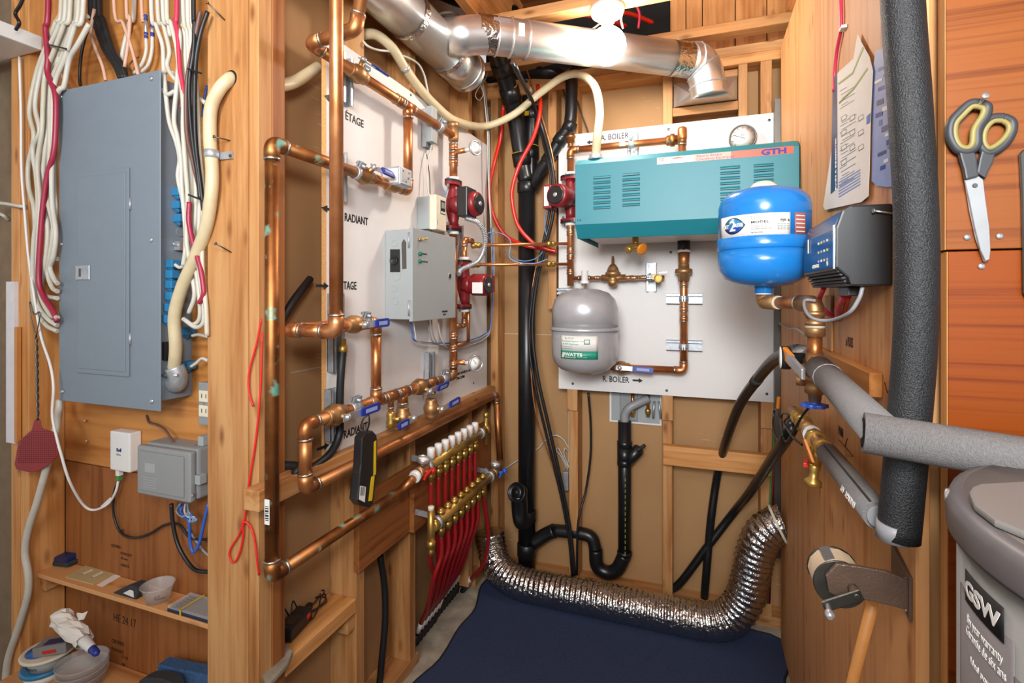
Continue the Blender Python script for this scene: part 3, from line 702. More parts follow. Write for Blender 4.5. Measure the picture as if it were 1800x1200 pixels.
text('RADIANT', door_pt(742, 447), (0, 1, 0), (0, 0, 1), .005, 'dark_steel', dr); text('PLANCHER', door_pt(742, 460.5), (0, 1, 0), (0, 0, 1), .005, 'dark_steel', dr)
text('PLANCHER RADIANT', door_pt(777, 549), (0, 1, 0), (0, 0, 1), .006, 'dark_steel', dr, squeeze=.5); text('795-3786', door_pt(779, 554), (0, 1, 0), (0, 0, 1), .006, 'dark_steel', dr, squeeze=.6)
for py in (422, 541):
    p = onY(716, py, Y0 - .0005); MB().box((X1 - .016, Y0 - .0034, p.z - .022), (X1 - .004, Y0 - .0005, p.z + .022)).cyl((X1 - .012, Y0 - .0040, p.z - .023), (X1 - .012, Y0 - .0040, p.z + .023), .0028, 8).build('hinge', 'galv', t)
def side_pt(px, py): return onY(px, py, Y0 - .0002)
for px, py, r in ((693.5, 428, .010), (697, 484, .015), (693, 507, .010), (695, 529, .012)):
    MB().lathe(side_pt(px, py), (0, -1, 0), [(r, 0), (r, .0006), (r*.9, .0007), (r*.86, .0002)], 22, cap=False).build('knockout', 'box_gray', t)
o1 = [side_pt(*q) for q in ((686, 438), (703, 438), (703.5, 478), (686, 478))]
MB().prism(o1, (0, -.0012, 0)).build('torn_label', 'ink', t)
MB().lathe(side_pt(693.5, 458), (0, -1, 0), [(.013, .001), (.013, .007), (.010, .008), (.009, .004), (.003, .004)], 18).build('knob', 'rubber', t)
o1 = [side_pt(*q) for q in ((706, 428), (710, 420), (714, 426), (714.5, 472), (707.5, 473))]
MB().prism(o1, (0, -.0012, 0)).build('tape_strip', 'dark_steel', t)
# thermostat
t = thing('thermostat', (-.855, 1.535, 1.463), 'cream thermostat with a small dark screen above the grey control box', 'thermostat')
MB().box((XLB + .001, 1.506, 1.483), (-.842, 1.572, 1.592)).build('base', 'box_gray', t, .003)
cv = MB().box((-.8415, 1.504, 1.480), (-.815, 1.578, 1.596)).build('cover', 'ivory', t, .004)
MB().lathe((-.862, 1.535, 1.465), (0, 0, 1), [(.014, 0), (.014, .008), (.011, .009), (.011, .018)], 12).build('conduit_nipple', 'galv', t)
MB().box((-.8152, 1.535, 1.535), (-.8144, 1.569, 1.582)).build('screen_bezel', 'plastic_black', cv)
MB().box((-.8146, 1.541, 1.556), (-.8138, 1.563, 1.576)).build('screen', 'tele_gray', cv)
for k in range(3): MB().box((-.8146, 1.539 + k*.010, 1.538), (-.8136, 1.545 + k*.010, 1.545)).build('button', 'white', cv)
MB().box((-.8152, 1.512, 1.496), (-.8146, 1.514, 1.512)).build('slot', 'ink', cv)
# lettering on the left board
def board_text(par, s, p0, p1, h, face):
    w = (V(p1) - V(p0)).length
    o = text(s, p0, V(p1) - V(p0), (0, 0, 1), h, 'ink', par, bold=.0006)
    xd = (V(p1) - V(p0)).normalized(); org = V(par['_o'])
    pr = [(v.co + org - V(p0)).dot(xd) for v in o.data.vertices]; k = w / max(pr)
    for v in o.data.vertices:
        q = v.co + org - V(p0); a = q.dot(xd); v.co += xd * a * (k - 1)
    return o
def arrow(par, p0, p1, w, n):
    p0, p1 = V(p0), V(p1); d = (p1 - p0); L = d.length; d.normalize(); u = V(n).cross(d).normalized()
    MB().prism([p0 + u*w*.32, p0 + d*L*.6 + u*w*.32, p0 + d*L*.6 + u*w*.85, p1, p0 + d*L*.6 - u*w*.85, p0 + d*L*.6 - u*w*.32, p0 - u*w*.32], V(n)*.0004).build('arrow', 'ink', par)
def lt(s, x0, x1, ybase, h, z=None):
    a = onX(x0, ybase, XLB + .0003); b_ = onX(x1, ybase, XLB + .0003); b_.z = a.z
    board_text(lb, s, a, b_, h, None)
lt('A. ÉTAGE', 593, 639, 202, .022); lt('A. RADIANT', 593, 647, 385, .022); lt('R. ÉTAGE', 588, 626.5, 508, .022); lt('R. RADIANT', 592, 646, 776, .022)
def la(x0, y0, x1): a = onX(x0, y0, XLB + .0003); b_ = onX(x1, y0, XLB + .0003); b_.z = a.z; arrow(lb, a, b_, .011, (1, 0, 0))
la(592, 180, 569); la(592, 371, 564); la(555, 502, 578); la(557, 790, 579)
lt('MECANICA GDEM', 802, 833, 660, .010); lt('795-3786', 802, 817, 668, .010)
# ================================================================== floor heating manifolds
ORD = ['first', 'second', 'third', 'fourth', 'fifth', 'sixth', 'seventh', 'eighth', 'ninth', 'tenth', 'eleventh', 'twelfth', 'thirteenth', 'fourteenth']
XU, ZU = -0.812, 0.715; XW, ZW = -0.790, 0.532
YU = [1.465 + .0494*i for i in range(8)]; YW = [1.4914 + .0492*i for i in range(8)]
t = thing('manifold', (XU, 1.43, ZU - .03), 'upper brass manifold with eight white caps and a red tap', 'manifold')
MB().cyl((XU, 1.425, ZU), (XU, 1.905, ZU), .0165, 20).build('barrel', 'brass', t)
for y in YU:
    c = MB().lathe((XU, y, ZU + .012), (0, 0, 1), [(.010, 0), (.010, .010), (.0135, .011), (.0130, .040), (.0105, .043), (.004, .044)], 14).build('valve_cap', 'white', t)
    MB().obox((XU + .0136, y + .002, ZU + .036), (0, 1, 0), (0, 0, 1), (1, 0, 0), .0045, .009, .0004).build('sticker', 'orange', c)
    n = MB().lathe((XU, y, ZU - .012), (0, 0, -1), [(.009, 0), (.0125, .004), (.0125, .014), (.0105, .016), (.0135, .018), (.0135, .030), (.010, .034), (.0095, .044)], 12).build('outlet_nut', 'brass', t)
def hinge_clamp(par, y, X, Z, r=.0165):
    MB().ring_sweep([(X, y - .008, Z), (X, y - .007, Z), (X, y + .007, Z), (X, y + .008, Z)], [r*1.1, r*1.32, r*1.32, r*1.1], 18).build('clamp_ring', 'galv', par)
    MB().bar((X - .006, y, Z + .018), (-.868, y, Z + .024), .004, .018, (0, 0, 1)).cyl((X - .02, y - .012, Z + .026), (X - .02, y + .012, Z + .026), .005, 8).build('bracket', 'galv', par)
hinge_clamp(t, 1.440, XU, ZU); hinge_clamp(t, 1.862, XU, ZU)
MB().lathe((XU, 1.43, ZU), (0, -1, -.0), [(.017, 0), (.021, .006), (.021, .026), (.017, .03), (.020, .036), (.020, .05), (.016, .052)], 10).build('ball_valve', 'bronze', t)
g = MB().lathe((XU, 1.408, ZU + .014), (.25, 0, 1), [(.010, 0), (.008, .012), (.021, .014), (.021, .026), (.019, .027), (.0185, .024)], 22).build('thermometer', 'steel', t)
MB().lathe((XU + .006, 1.408, ZU + .0385), (.25, 0, 1), [(.0185, 0), (.002, .0012)], 22).build('dial', 'gauge_face', g)
MB().obox((XU + .028, 1.398, ZU - .004), (0, 1, .2), (.4, 0, 1), (1, 0, -.3), .024, .009, .004).sphere((XU + .03, 1.422, ZU - .002), .010, 12, 8).cyl((XU, 1.404, ZU), (XU + .026, 1.404, ZU - .002), .007, 8).build('tap_handle', 'valve_red', t, .002)
MB().lathe((XU, 1.376, ZU - .003), (0, -1, -.25), [(.016, 0), (.019, .004), (.019, .016), (.0165, .018)], 16).build('union_collar', 'white', t)
MB().cyl((XV + .001, 1.326, .674), (XU, 1.372, ZU - .004), R1, 14).build('pipe', 'copper_dull', t)
MB().lathe((XU, 1.905, ZU), (0, 1, 0), [(.017, 0), (.02, .004), (.02, .022), (.014, .024)], 10).cyl((XU, 1.918, ZU - .06), (XU, 1.918, ZU + .05), .009, 10).lathe((XU, 1.918, ZU + .05), (0, 0, 1), [(.008, 0), (.011, .003), (.011, .018), (.006, .02)], 10).build('vent', 'brass', t)
t = thing('manifold', (XW, 1.46, ZW - .03), 'lower brass manifold with eight brass caps and a blue tap', 'manifold')
MB().cyl((XW, 1.455, ZW), (XW, 1.935, ZW), .0175, 20).build('barrel', 'brass', t)
for y in YW:
    MB().lathe((XW, y, ZW + .012), (0, 0, 1), [(.010, 0), (.010, .007), (.0145, .008), (.0145, .015), (.010, .017), (.009, .022), (.0065, .024)], 12).build('lockshield_cap', 'brass', t)
    MB().lathe((XW, y, ZW - .012), (0, 0, -1), [(.009, 0), (.0125, .004), (.0125, .014), (.0105, .016), (.0135, .018), (.0135, .030), (.010, .034), (.0095, .044)], 12).build('outlet_nut', 'brass', t)
hinge_clamp(t, 1.462, XW, ZW); hinge_clamp(t, 1.905, XW, ZW)
MB().lathe((XW, 1.455, ZW), (0, -1, 0), [(.017, 0), (.021, .004), (.021, .02), (.016, .024)], 10).cyl((XW, 1.425, ZW + .055), (XW, 1.425, ZW - .06), .0115, 14).lathe((XW, 1.425, ZW - .04), (0, 0, -1), [(.014, 0), (.014, .02), (.009, .022), (.008, .03), (.011, .034), (.005, .05)], 12).cyl((XW, 1.425, ZW), (XW, 1.456, ZW), .013, 12).build('drain_leg', 'brass', t)
MB().lathe((XW, 1.425, ZW + .055), (0, 0, 1), [(.010, 0), (.010, .012), (.004, .013)], 12).build('vent_cap', 'ivory', t)
MB().lathe((XW, 1.935, ZW), (0, 1, 0), [(.018, 0), (.022, .006), (.022, .03), (.017, .034), (.02, .04), (.02, .056)], 10).cyl((XW, 1.985, ZW), (-.815, 2.082, ZW + .005), .0155, 12).build('ball_valve', 'bronze', t)
g = MB().lathe((XW, 1.955, ZW + .014), (.25, 0, 1), [(.010, 0), (.008, .012), (.021, .014), (.021, .026), (.019, .027), (.0185, .024)], 22).build('thermometer', 'steel', t)
MB().lathe((XW + .006, 1.955, ZW + .0385), (.25, 0, 1), [(.0185, 0), (.002, .0012)], 22).build('dial', 'gauge_face', g)
MB().obox((XW + .03, 1.968, ZW - .002), (0, 1, .2), (.4, 0, 1), (1, 0, -.3), .026, .009, .004).sphere((XW + .034, 1.985, ZW), .011, 12, 8).cyl((XW, 1.965, ZW), (XW + .028, 1.965, ZW - .002), .007, 8).build('tap_handle', 'tap_blue', t, .002)
def pex(pts, label, grp):
    o = thing('heating_tube', pts[-1], label, 'tube', grp)
    MB().ring_sweep(smooth_path(pts, 7), .0078, 10).build('tube', 'pex', o)
    a, b_ = V(pts[-1]), V(pts[-2]); d = (b_ - a).normalized()
    MB().cyl(a, a + d*.055, .0112, 10).build('black_sleeve', 'rubber', o)
    MB().cyl(a + d*.062, a + d*.098, .0084, 10).build('paper_tag', 'label_white', o)
    return o
for i in range(8):
    fx, fy = -0.967, 1.795 + .0235*i
    pex([(XU, YU[i], ZU - .05), (XU - .001, YU[i], ZU - .16), (XU - .008, YU[i] + .01, .40), (XU - .05, YU[i]*.6 + fy*.4, .26), (fx + .02, fy - .015, .09), (fx, fy, .0)], ORD[i] + ' red heating tube from the left under the upper manifold', 'tubes of the upper manifold')
    if i < 7:
        fy = 1.595 + .026*i; o_ = .05 + .012*(i % 3)
        pex([(XW, YW[i], ZW - .05), (XW, YW[i], ZW - .12), (XW - .02, YW[i] - .012, .34), (-.86, YW[i]*.6 + fy*.4, .21), (fx + .035, fy + .012, .09), (fx + .005, fy, .0)], ORD[i] + ' red heating tube from the left under the lower manifold', 'tubes of the lower manifold')
    else:
        pex([(XW, YW[i], ZW - .05), (XW + .004, YW[i] + .02, ZW - .12), (XW + .003, YW[i] + .05, .30), (-.82, 1.915, .17), (-.90, 1.955, .07), (-.945, 1.975, .0)], 'last red heating tube of the lower manifold, hanging straight down to the silver duct', 'tubes of the lower manifold')
# ------------------------------------------------------------------ tool hanging on the low valve
t = thing('tester', onX(630, 886, -.795), 'black and yellow hand tester hanging by a cord from the low valve', 'tool')
XT = -.795
def tp(px, py): return onX(px, py, XT)
out = [tp(*q) for q in ((630, 757), (640, 755), (647, 762), (649, 775), (648, 830), (644, 860), (641, 884), (634, 889), (620, 886), (613, 876), (616, 855), (618, 830), (620, 815), (621, 790), (622, 768))]
MB().prism(out, (.026, 0, 0)).build('body', 'plastic_black', t, .004)
MB().prism([V((XT + .0263, p.y, p.z)) for p in [tp(*q) for q in ((642, 775), (645.5, 772), (645, 830), (641, 836))]], (.001, 0, 0)).build('yellow_stripe', 'yellow', t)
MB().prism([V((XT + .0263, p.y, p.z)) for p in [tp(*q) for q in ((637, 836), (643, 832), (638, 877), (632, 878))]], (.001, 0, 0)).build('yellow_panel', 'yellow', t)
s_ = [V((p.x, p.y - .012, p.z)) for p in []]
ys = onX(617, 855, XT)
MB().prism([V((XT + .0265, p.y, p.z)) for p in [tp(*q) for q in ((617, 851), (627, 853), (625, 880), (615, 875))]], (.0006, 0, 0)).build('barcode_label', 'label_white', t)
for k in range(6):
    a, b_ = tp(618 + k*1.35, 853), tp(616.6 + k*1.35, 868); MB().bar(V((XT + .0274, a.y, a.z)), V((XT + .0274, b_.y, b_.z)), .0007 + .0006*(k % 2), .0004, (1, 0, 0)).build('barcode_bar', 'ink', t)
MB().ring_sweep(smooth_path([tp(633, 760) + V((.012, 0, 0)), tp(632, 748) + V((.006, 0, 0)), tp(633, 735) + V((.01, 0, 0)), tp(636, 728) + V((.02, 0, 0)), tp(628, 729) + V((.035, 0, 0)), tp(631, 742) + V((.03, 0, 0)), tp(634, 758) + V((.018, 0, 0))], 6), .0022, 8).build('cord', 'rubber', t)
# ------------------------------------------------------------------ black hoses on the left wall
t = thing('drain_hose', onX(484, 836, -.87), 'black hose curving down the lower left white board to the post', 'hose')
MB().ring_sweep(smooth_path([onX(603, 612, -.858), onX(599, 660, -.858), onX(597, 720, -.866), onX(597, 760, -.872), onX(583, 793, -.872), onX(556, 818, -.872), onX(520, 833, -.874), V((-.876, .95, .842 + .022)), V((-.93, .948, .862))], 8), .0098, 12).build('hose', 'rubber', t)
MB().lathe(onX(603, 616, -.858), (0, 0, 1), [(.011, -.004), (.012, 0), (.012, .012), (.008, .014), (.008, .03)], 10).build('brass_connector', 'brass', t)
t = tag(MB().ring_sweep(smooth_path([onX(486, 578, -.955), onX(500, 555, -.955), onX(515, 530, -.95), onX(528, 512, -.95), onX(545, 490, -.96)], 6), .0098, 12).build('drain_hose', 'rubber'), 'short black hose passing behind the edge of the left white board', 'hose')
t = tag(MB().ring_sweep(smooth_path([onX(668, 975, -.955), onX(676, 1030, -.95), onX(677, 1090, -.945), onX(672, 1150, -.945), onX(664, 1215, -.95), (-.96, 1.34, .04)], 6), .0105, 12).build('drain_hose', 'rubber'), 'black hose hanging between two studs low on the left wall', 'hose')
# ------------------------------------------------------------------ red string on the post
XS = YF - .006
def sp(px, py, o=.006): return onY(px, py, YF - o)
t = thing('red_string', sp(430, 985), 'bright red string hanging along the pine post, tied in a loop', 'string')
MB().ring_sweep(smooth_path([sp(459, 560), sp(452, 600), sp(438, 655), sp(438, 690), sp(445, 714)], 6), .0022, 8).build('short_end', 'cord_red', t)
MB().ring_sweep(smooth_path([sp(461, 585), sp(458, 680, .004), sp(450, 770, .004), sp(436, 860), sp(432, 900), sp(428, 920)], 6), .0022, 8).build('strand', 'cord_red', t)
MB().ring_sweep(smooth_path([sp(428, 918), sp(420, 940), sp(405, 965), sp(404, 980), sp(411, 988), sp(420, 975), sp(427, 945), sp(428, 918, .01), sp(440, 925), sp(448, 950), sp(452, 985), sp(455, 1010, .002)], 6), .0022, 8).build('loop', 'cord_red', t)
MB().sphere(sp(428, 918, .007), .005).build('knot', 'cord_red', t)
# nails in the post
for i, (a, b_) in enumerate((((376, 240), (404, 247)), ((379, 428), (406, 443)), ((365, 5), (395, 35)))):
    p, q = onY(*a, YF - .035), onY(*b_, YF - .0005)
    lab = ['bent dark nail above the steel strap on the post', 'nail sticking out of the post halfway up', 'nail at the top of the post by the frame edge'][i]
    d = (p - q).normalized()
    n_ = MB().cyl(q - d*.012, p, .0016, 8).lathe(p, d, [(.0035, -.001), (.0035, .001), (.001, .0012)], 10).build('nail', 'dark_steel'); tag(n_, lab, 'nail')
# ------------------------------------------------------------------ things on the low ledge
ZL = .4105
def zp(px, py, z=ZL): return onZ(px, py, z)
t = thing('power_adapter', zp(530, 1100), 'black power adapter with a coiled cord on the low ledge', 'adapter')
c = zp(518, 1108); d = (zp(545, 1075) - zp(505, 1118)); d.z = 0; d.normalize(); s = V((-d.y, d.x, 0))
MB().obox(c + V((0, 0, .018)), d, s, (0, 0, 1), .048, .021, .017).build('body', 'plastic_black', t, .005)
MB().obox(c + V((0, 0, .0354)) - d*.012, d, s, (0, 0, 1), .018, .015, .0004).build('rating_label', 'dark_steel', t)
MB().lathe(c + d*.028 - s*.0205 + V((0, 0, .022)), -s, [(.008, 0), (.008, .002), (.003, .003)], 12).build('red_seal', 'valve_red', t)
pts = []
for k in range(34):
    an = k*.62; rr = .045 + .012*math.sin(k*1.7)
    pts.append(c + d*(.075 + rr*1.15*math.cos(an)) + s*(rr*.62*math.sin(an) + .005) + V((0, 0, .006 + .010*(1 + math.sin(k*.9)))))
MB().ring_sweep(smooth_path([c + d*.045 + V((0, 0, .02))] + pts, 4), .0018, 6).build('cord', 'wire_black', t)
MB().ring_sweep(smooth_path([c - d*.045 + V((0, 0, .02)), c - d*.075 + s*.012 + V((0, 0, .04)), c - d*.055 + s*.03 + V((0, 0, .066)), c - d*.01 + s*.026 + V((0, 0, .06)), c + d*.01 + s*.02 + V((0, 0, .03)), c + d*.03 + s*.024 + V((0, 0, .055)), c + d*.05 + s*.02 + V((0, 0, .012))], 6), .0018, 6).build('cord_loop', 'wire_black', t)
MB().obox(c + d*.07 + s*.01 + V((0, 0, .012)), d, s, (0, 0, 1), .018, .007, .008).build('plug', 'plastic_black', t, .003)
o = [zp(*q) for q in ((455, 1180), (462, 1150), (480, 1133), (503, 1140), (515, 1152), (507, 1172), (485, 1198), (470, 1215))]
tag(MB().prism(o, (0, 0, .012)).build('stone_slab', 'stone', None, .003), 'flat grey stone slab at the near end of the low ledge', 'stone')
q = zp(462, 1158, ZL + .024)
tag(MB().lathe(q - V((.03, .004, 0)), (1, .1, 0), [(.004, 0), (.009, .004), (.010, .014), (.0085, .026), (.004, .031)], 14).build('orange_stopper', 'orange'), 'small orange plug lying on the grey stone', 'plug')
# ------------------------------------------------------------------ wiring over the left board
def cable(pts, r, mat, label, name='electrical_cable', cat='cable', grp=None, n=8, res=7):
    o = MB().ring_sweep(smooth_path(pts, res), r, n).build(name, mat)
    return tag(o, label, cat, grp)
cable([onX(636, 70, -.91), onX(648, 82, -.89), onX(665, 88, -.90), onX(690, 92, -.885), onX(730, 108, -.88), onX(745, 130, -.88), onX(752, 160, -.88), onX(761, 194, -.868)], .0035, 'cable_white', 'white cable dropping from under the big duct to the top of the small bracket')
cable([onX(759, 252, -.868), onX(751, 290, -.868), onX(752, 330, -.862), onX(755, 345, -.855)], .003, 'cable_white', 'short white cable entering the top of the thermostat')
cable([onX(750, 270, -.87), onX(755, 310, -.87), onX(756, 345, -.865)], .0016, 'wire_black', 'thin black wire entering the top of the thermostat')
t = thing('junction_box', onX(760, 250, XLB + .03), 'slim grey junction box mounted on the board under the top pipe', 'electrical box')
p = onX(752, 232, XLB + .02)
MB().box((XLB + .0225, p.y - .016, onX(758, 252, -.86).z), (XLB + .045, p.y + .022, onX(758, 190, -.86).z)).build('body', 'box_gray', t, .002)
zb = Z0 - .004
W = [('cable_blue', 722, 'blue'), ('cable_white', 727, 'white'), ('cable_gray', 752, 'grey'), ('cable_gray', 758, 'second grey'), ('cable_white', 770, 'second white')]
for i, (m_, px, nm) in enumerate(W):
    a = onX(px, 560, -.85 + .004*i)
    cable([V((a.x, a.y, zb)), onX(px + 3, 585, -.845 + .004*i), onX(px + 12, 600 + 1.5*i, -.845 + .003*i), onX(790, 603 + 2*i, -.868), onX(825, 598 + 2*i, -.87), onX(850, 588 + 2*i, -.868), onX(863, 570 + i, -.855), onX(866.5 + i*.6, 480, -.845), onX(864 + i, 400, -.845)], .0024, m_, nm + ' wire leaving the bottom of the grey control box', grp='wires under the control box')
cable([onX(866, 480, -.85), onX(862, 380, -.85), onX(858, 300, -.85), onX(857, 235, -.85), onX(852, 180, -.85), onX(848, 140, -.86)], .0028, 'cable_white', 'white wire running up the corner beside the left board')
cable([onX(868, 440, -.85), onX(861, 340, -.848), onX(860, 250, -.845), onX(856, 190, -.848), onX(850, 145, -.86)], .0028, 'cable_gray', 'grey wire running up the corner beside the left board')
cable([onX(850, 168, -.85), onX(846, 150, -.84), onX(838, 160, -.835), onX(836, 170, -.835), onX(843, 176, -.835), onX(849, 165, -.84), onX(845, 148, -.84), onX(853, 140, -.84), onX(857, 128, -.84)], .0018, 'cable_white', 'thin white wire tied in a loop in the upper corner')
cable([onX(792, 310, -.85), onX(787, 330, -.86), onX(781, 350, -.86)], .0018, 'cable_lblue', 'light blue wire between the thermostat and the upper pump')
cable([pA + V((.05, .05, .02)), pA + V((.06, .0, .045)), pA + V((.09, .06, .05)), pA + V((.12, .09, .02)), pA + V((.12, .09, -.05)), pA + V((.2, .12, -.07)), pA + V((.26, .15, -.05))], .002, 'cable_lblue', 'light blue wire looped over the two thin copper pipes')
# ================================================================== boiler and its pipes on the back board
YFb = 1.70
def bf(px, py, Y=YFb): return onY(px, py, Y)
xl, xr = bf(1011, 400).x, .2785
zt, zb_, zc = 1.724, 1.500, 1.455
t = thing('boiler', ((xl + xr)/2, 1.95, zc), 'teal electric boiler cabinet with louvred front on the back board', 'boiler')
prof = [(YFb + .03, zt), (YFb, zt - .022), (YFb, zb_), (YFb + .035, zc), (YFb + .037, zc), (YFb + .037, zc + .004), (YFb + .006, zb_ + .003), (YBB - .002, zb_ + .003), (YBB - .002, zt)]
bo = MB().prism([(xl, y, z) for y, z in prof], (xr - xl, 0, 0)).build('cabinet', 'teal', t, .0015, 1)
for k in (xl, xr - .002): MB().prism([(k, YFb + .001, zb_ + .003), (k, YFb + .035, zc + .002), (k, YBB - .03, zc + .002), (k, YBB - .03, zb_ + .003)], (.002, 0, 0)).build('side_skirt', 'teal', t)
MB().box((xl + .012, YFb + .05, zc + .016), (xr - .012, YBB - .03, zc + .020)).build('bottom_plate', 'white', t)
def louvers(px0, px1, py0, py1, n):
    for k in range(n):
        f_ = (k + .5)/n; py = py0 + (py1 - py0)*f_
        a = bf(px0, py); b_ = bf(px1, py - (px1 - px0)*.085)
        z = (a.z + b_.z)/2
        l_ = MB().prism([(a.x, YFb, z + .008), (a.x, YFb - .005, z + .002), (a.x, YFb - .005, z), (a.x, YFb, z)], (b_.x - a.x, 0, 0)).build('louvre', 'teal', bo)
        MB().box((a.x + .001, YFb - .0047, z - .0012), (b_.x - .001, YFb + .0004, z)).build('slot', 'ink', l_)
louvers(1043, 1073, 310, 372, 7); louvers(1094, 1125, 305, 367, 7); louvers(1266, 1301, 293, 357, 7); louvers(1325, 1360, 289, 352, 7)
def strip(px0, px1, pyt, pyb, mat, nm, o=.0006):
    a, b_ = bf(px0, pyt, YFb - o), bf(px1, pyt - (px1 - px0)*.09, YFb - o); z0_ = bf(px0, pyb, YFb - o).z
    return MB().box((a.x, YFb - o - .0003, z0_), (b_.x, YFb - o, a.z)).build(nm, mat, bo)
# name strip sits on the sloping top edge of the front
def slope_pt(px, f_):
    x = bf(px, 260).x; return V((x, YFb + .03*f_ - .0012, zt - .022*(1 - f_) + .0012))
def quad(px0, px1, f0, f1, mat, nm, lift=0.0):
    n = V((0, -.022, .03)).normalized()*lift
    MB().prism([slope_pt(px0, f0) + n, slope_pt(px1, f0) + n, slope_pt(px1, f1) + n, slope_pt(px0, f1) + n], V((0, -.022, .03)).normalized()*.0005).build(nm, mat, bo)
zs_ = bf(1155, 275).z
a0 = bf(1155, 277, YFb - .0008); a1 = bf(1400, 256, YFb - .0008)
h_ = .0215; zl = zt - .0225
def fr(px, dz): return V((bf(px, 260).x, YFb - .0004, zl - dz))
MB().prism([fr(1155, h_), fr(1220, h_), fr(1220, 0), fr(1155, 0)], (0, -.0004, 0)).build('logo_strip', 'label_white', bo)
MB().prism([fr(1220, h_), fr(1285, h_), fr(1285, 0), fr(1220, 0)], (0, -.0004, 0)).build('name_strip', 'label_peach', bo)
MB().prism([fr(1285, h_), fr(1394, h_), fr(1396, 0), fr(1285, 0)], (0, -.0004, 0)).build('name_strip', 'label_orange', bo)
def ft(s, px, dz, h, mat, sq=1.0, b=0.0): return text(s, V((bf(px, 260).x, YFb - .0010, zl - dz)), (1, 0, 0), (.25, 0, 1), h, mat, bo, squeeze=sq, bold=b)
ft('TZ', 1158, .012, .009, 'label_orange', 1.0, .0004); ft('THERMO 2000', 1174, .0145, .0042, 'label_orange', 1.0)
MB().prism([fr(1178, .008), fr(1205, .008), fr(1191, .002)], (0, -.0007, 0)).build('logo_roof', 'label_orange', bo)
ft('Electric Boilers', 1224, .0094, .0078, 'ink_blue', 1.12); ft('Chaudières Electriques', 1224, .0192, .0078, 'ink_blue', 1.08)
ft('GTH', 1338, .0190, .0165, 'ink_blue', 1.45, .0012)
text('1/4', bf(1014, 389, YFb - .0008), (1, 0, 0), (0, 0, 1), .008, 'ink', bo)
# gauge behind the boiler top
t = thing('pressure_gauge', Bp(1304, 241, .02), 'round white pressure gauge above the teal boiler', 'gauge')
c = Bp(1305, 244, .012)
g = MB().lathe(c, (0, -1, 0), [(.048, 0), (.049, .004), (.049, .02), (.046, .022), (.045, .018)], 36).build('case', 'dark_steel', t)
MB().lathe(c, (0, -1, 0), [(.0445, .0182), (.001, .0184)], 36).build('dial', 'gauge_face', t)
for k in range(11):
    an = math.radians(225 - 27*k); u = V((math.cos(an), 0, math.sin(an))); MB().bar(c + u*.034 + V((0, -.0188, 0)), c + u*.041 + V((0, -.0188, 0)), .0014, .0003, (0, 1, 0)).build('tick', 'ink', t)
MB().bar(c + V((.008, -.0192, -.004)), c + V((-.034, -.0192, .012)), .0022, .0004, (0, 1, 0)).build('needle', 'ink', t)
text('30', c + V((-.008, -.0188, .006)), (1, 0, 0), (0, 0, 1), .009, 'ink', t)
# supply pipe along the top and the riser at the left
t = thing('copper_pipe_run', Bp(1003, 500), 'copper supply pipe rising left of the boiler and crossing above it', 'pipe')
OB = .062; r1 = .0143
pc = Bp(1003, 264, OB); pe = Bp(1200, 251, OB); pe.z = pc.z
run(t, [Bp(1003, 502, OB), pc, pe, pe + V((0, -.05, 0)), pe + V((0, -.05, -.3))], fit='copper_dull', solder=True)
MB().lathe(pe + V((0, -.05, .0)), (0, 0, 1), [(.016, -.02), (.018, -.01), (.018, .02), (.014, .03), (.004, .034)], 14).build('cap', 'copper_dull', t)
MB().lathe(pc + V((0, 0, .014)), (0, 0, 1), [(.015, 0), (.011, .004), (.011, .016), (.017, .018), (.017, .034), (.021, .036), (.021, .046), (.012, .048)], 10).build('air_vent', 'copper_old', t)
u = Bp(1180, 252, OB); u.z = pc.z
MB().lathe(u - V((.02, 0, 0)), (1, 0, 0), [(.016, 0), (.02, .004), (.02, .016), (.025, .017), (.025, .032), (.019, .034), (.019, .048)], 10).build('union', 'copper_old', t)
s0 = Bp(1110, 255, OB); s0.z = pc.z; strut(t, (s0.x, YBB - .0005, s0.z + .012), (0, 0, 1), (0, -1, 0), .10); clamp(t, s0, (1, 0, 0), (0, -.4, .9))
MB().box((s0.x - .045, s0.y - .0150, s0.z - .008), (s0.x - .022, s0.y - .0144, s0.z + .008)).build('sticker', 'label_white', t)
for py in (398, 410, 440, 452, 478): collar(t, Bp(1003, py, OB), (0, 0, 1), L=.008, mat='copper')
ph = Bp(999, 489, OB)
strut(t, (Bp(1000, 508, .01).x - .005, YBB - .0005, Bp(1000, 512, .01).z), (1, 0, 0), (0, -1, 0), .09, w=.028)
# pump left of boiler
pc3 = Bp(1003, 350, OB)
t_, c, ax, mo, sd = pump('dark red circulator pump left of the teal boiler', pc3, (0, 0, 1), (-.30, -1, 0), scale=1.08, h=.18)
MB().box((c.x - .098, c.y - .075, c.z - .045), (c.x - .062, c.y - .02, c.z + .052)).build('terminal_box', 'pump_red', t_, .004)
MB().box((c.x - .093, c.y - .0760, c.z - .035), (c.x - .073, c.y - .0752, c.z + .043)).build('rating_label', 'label_white', t_)
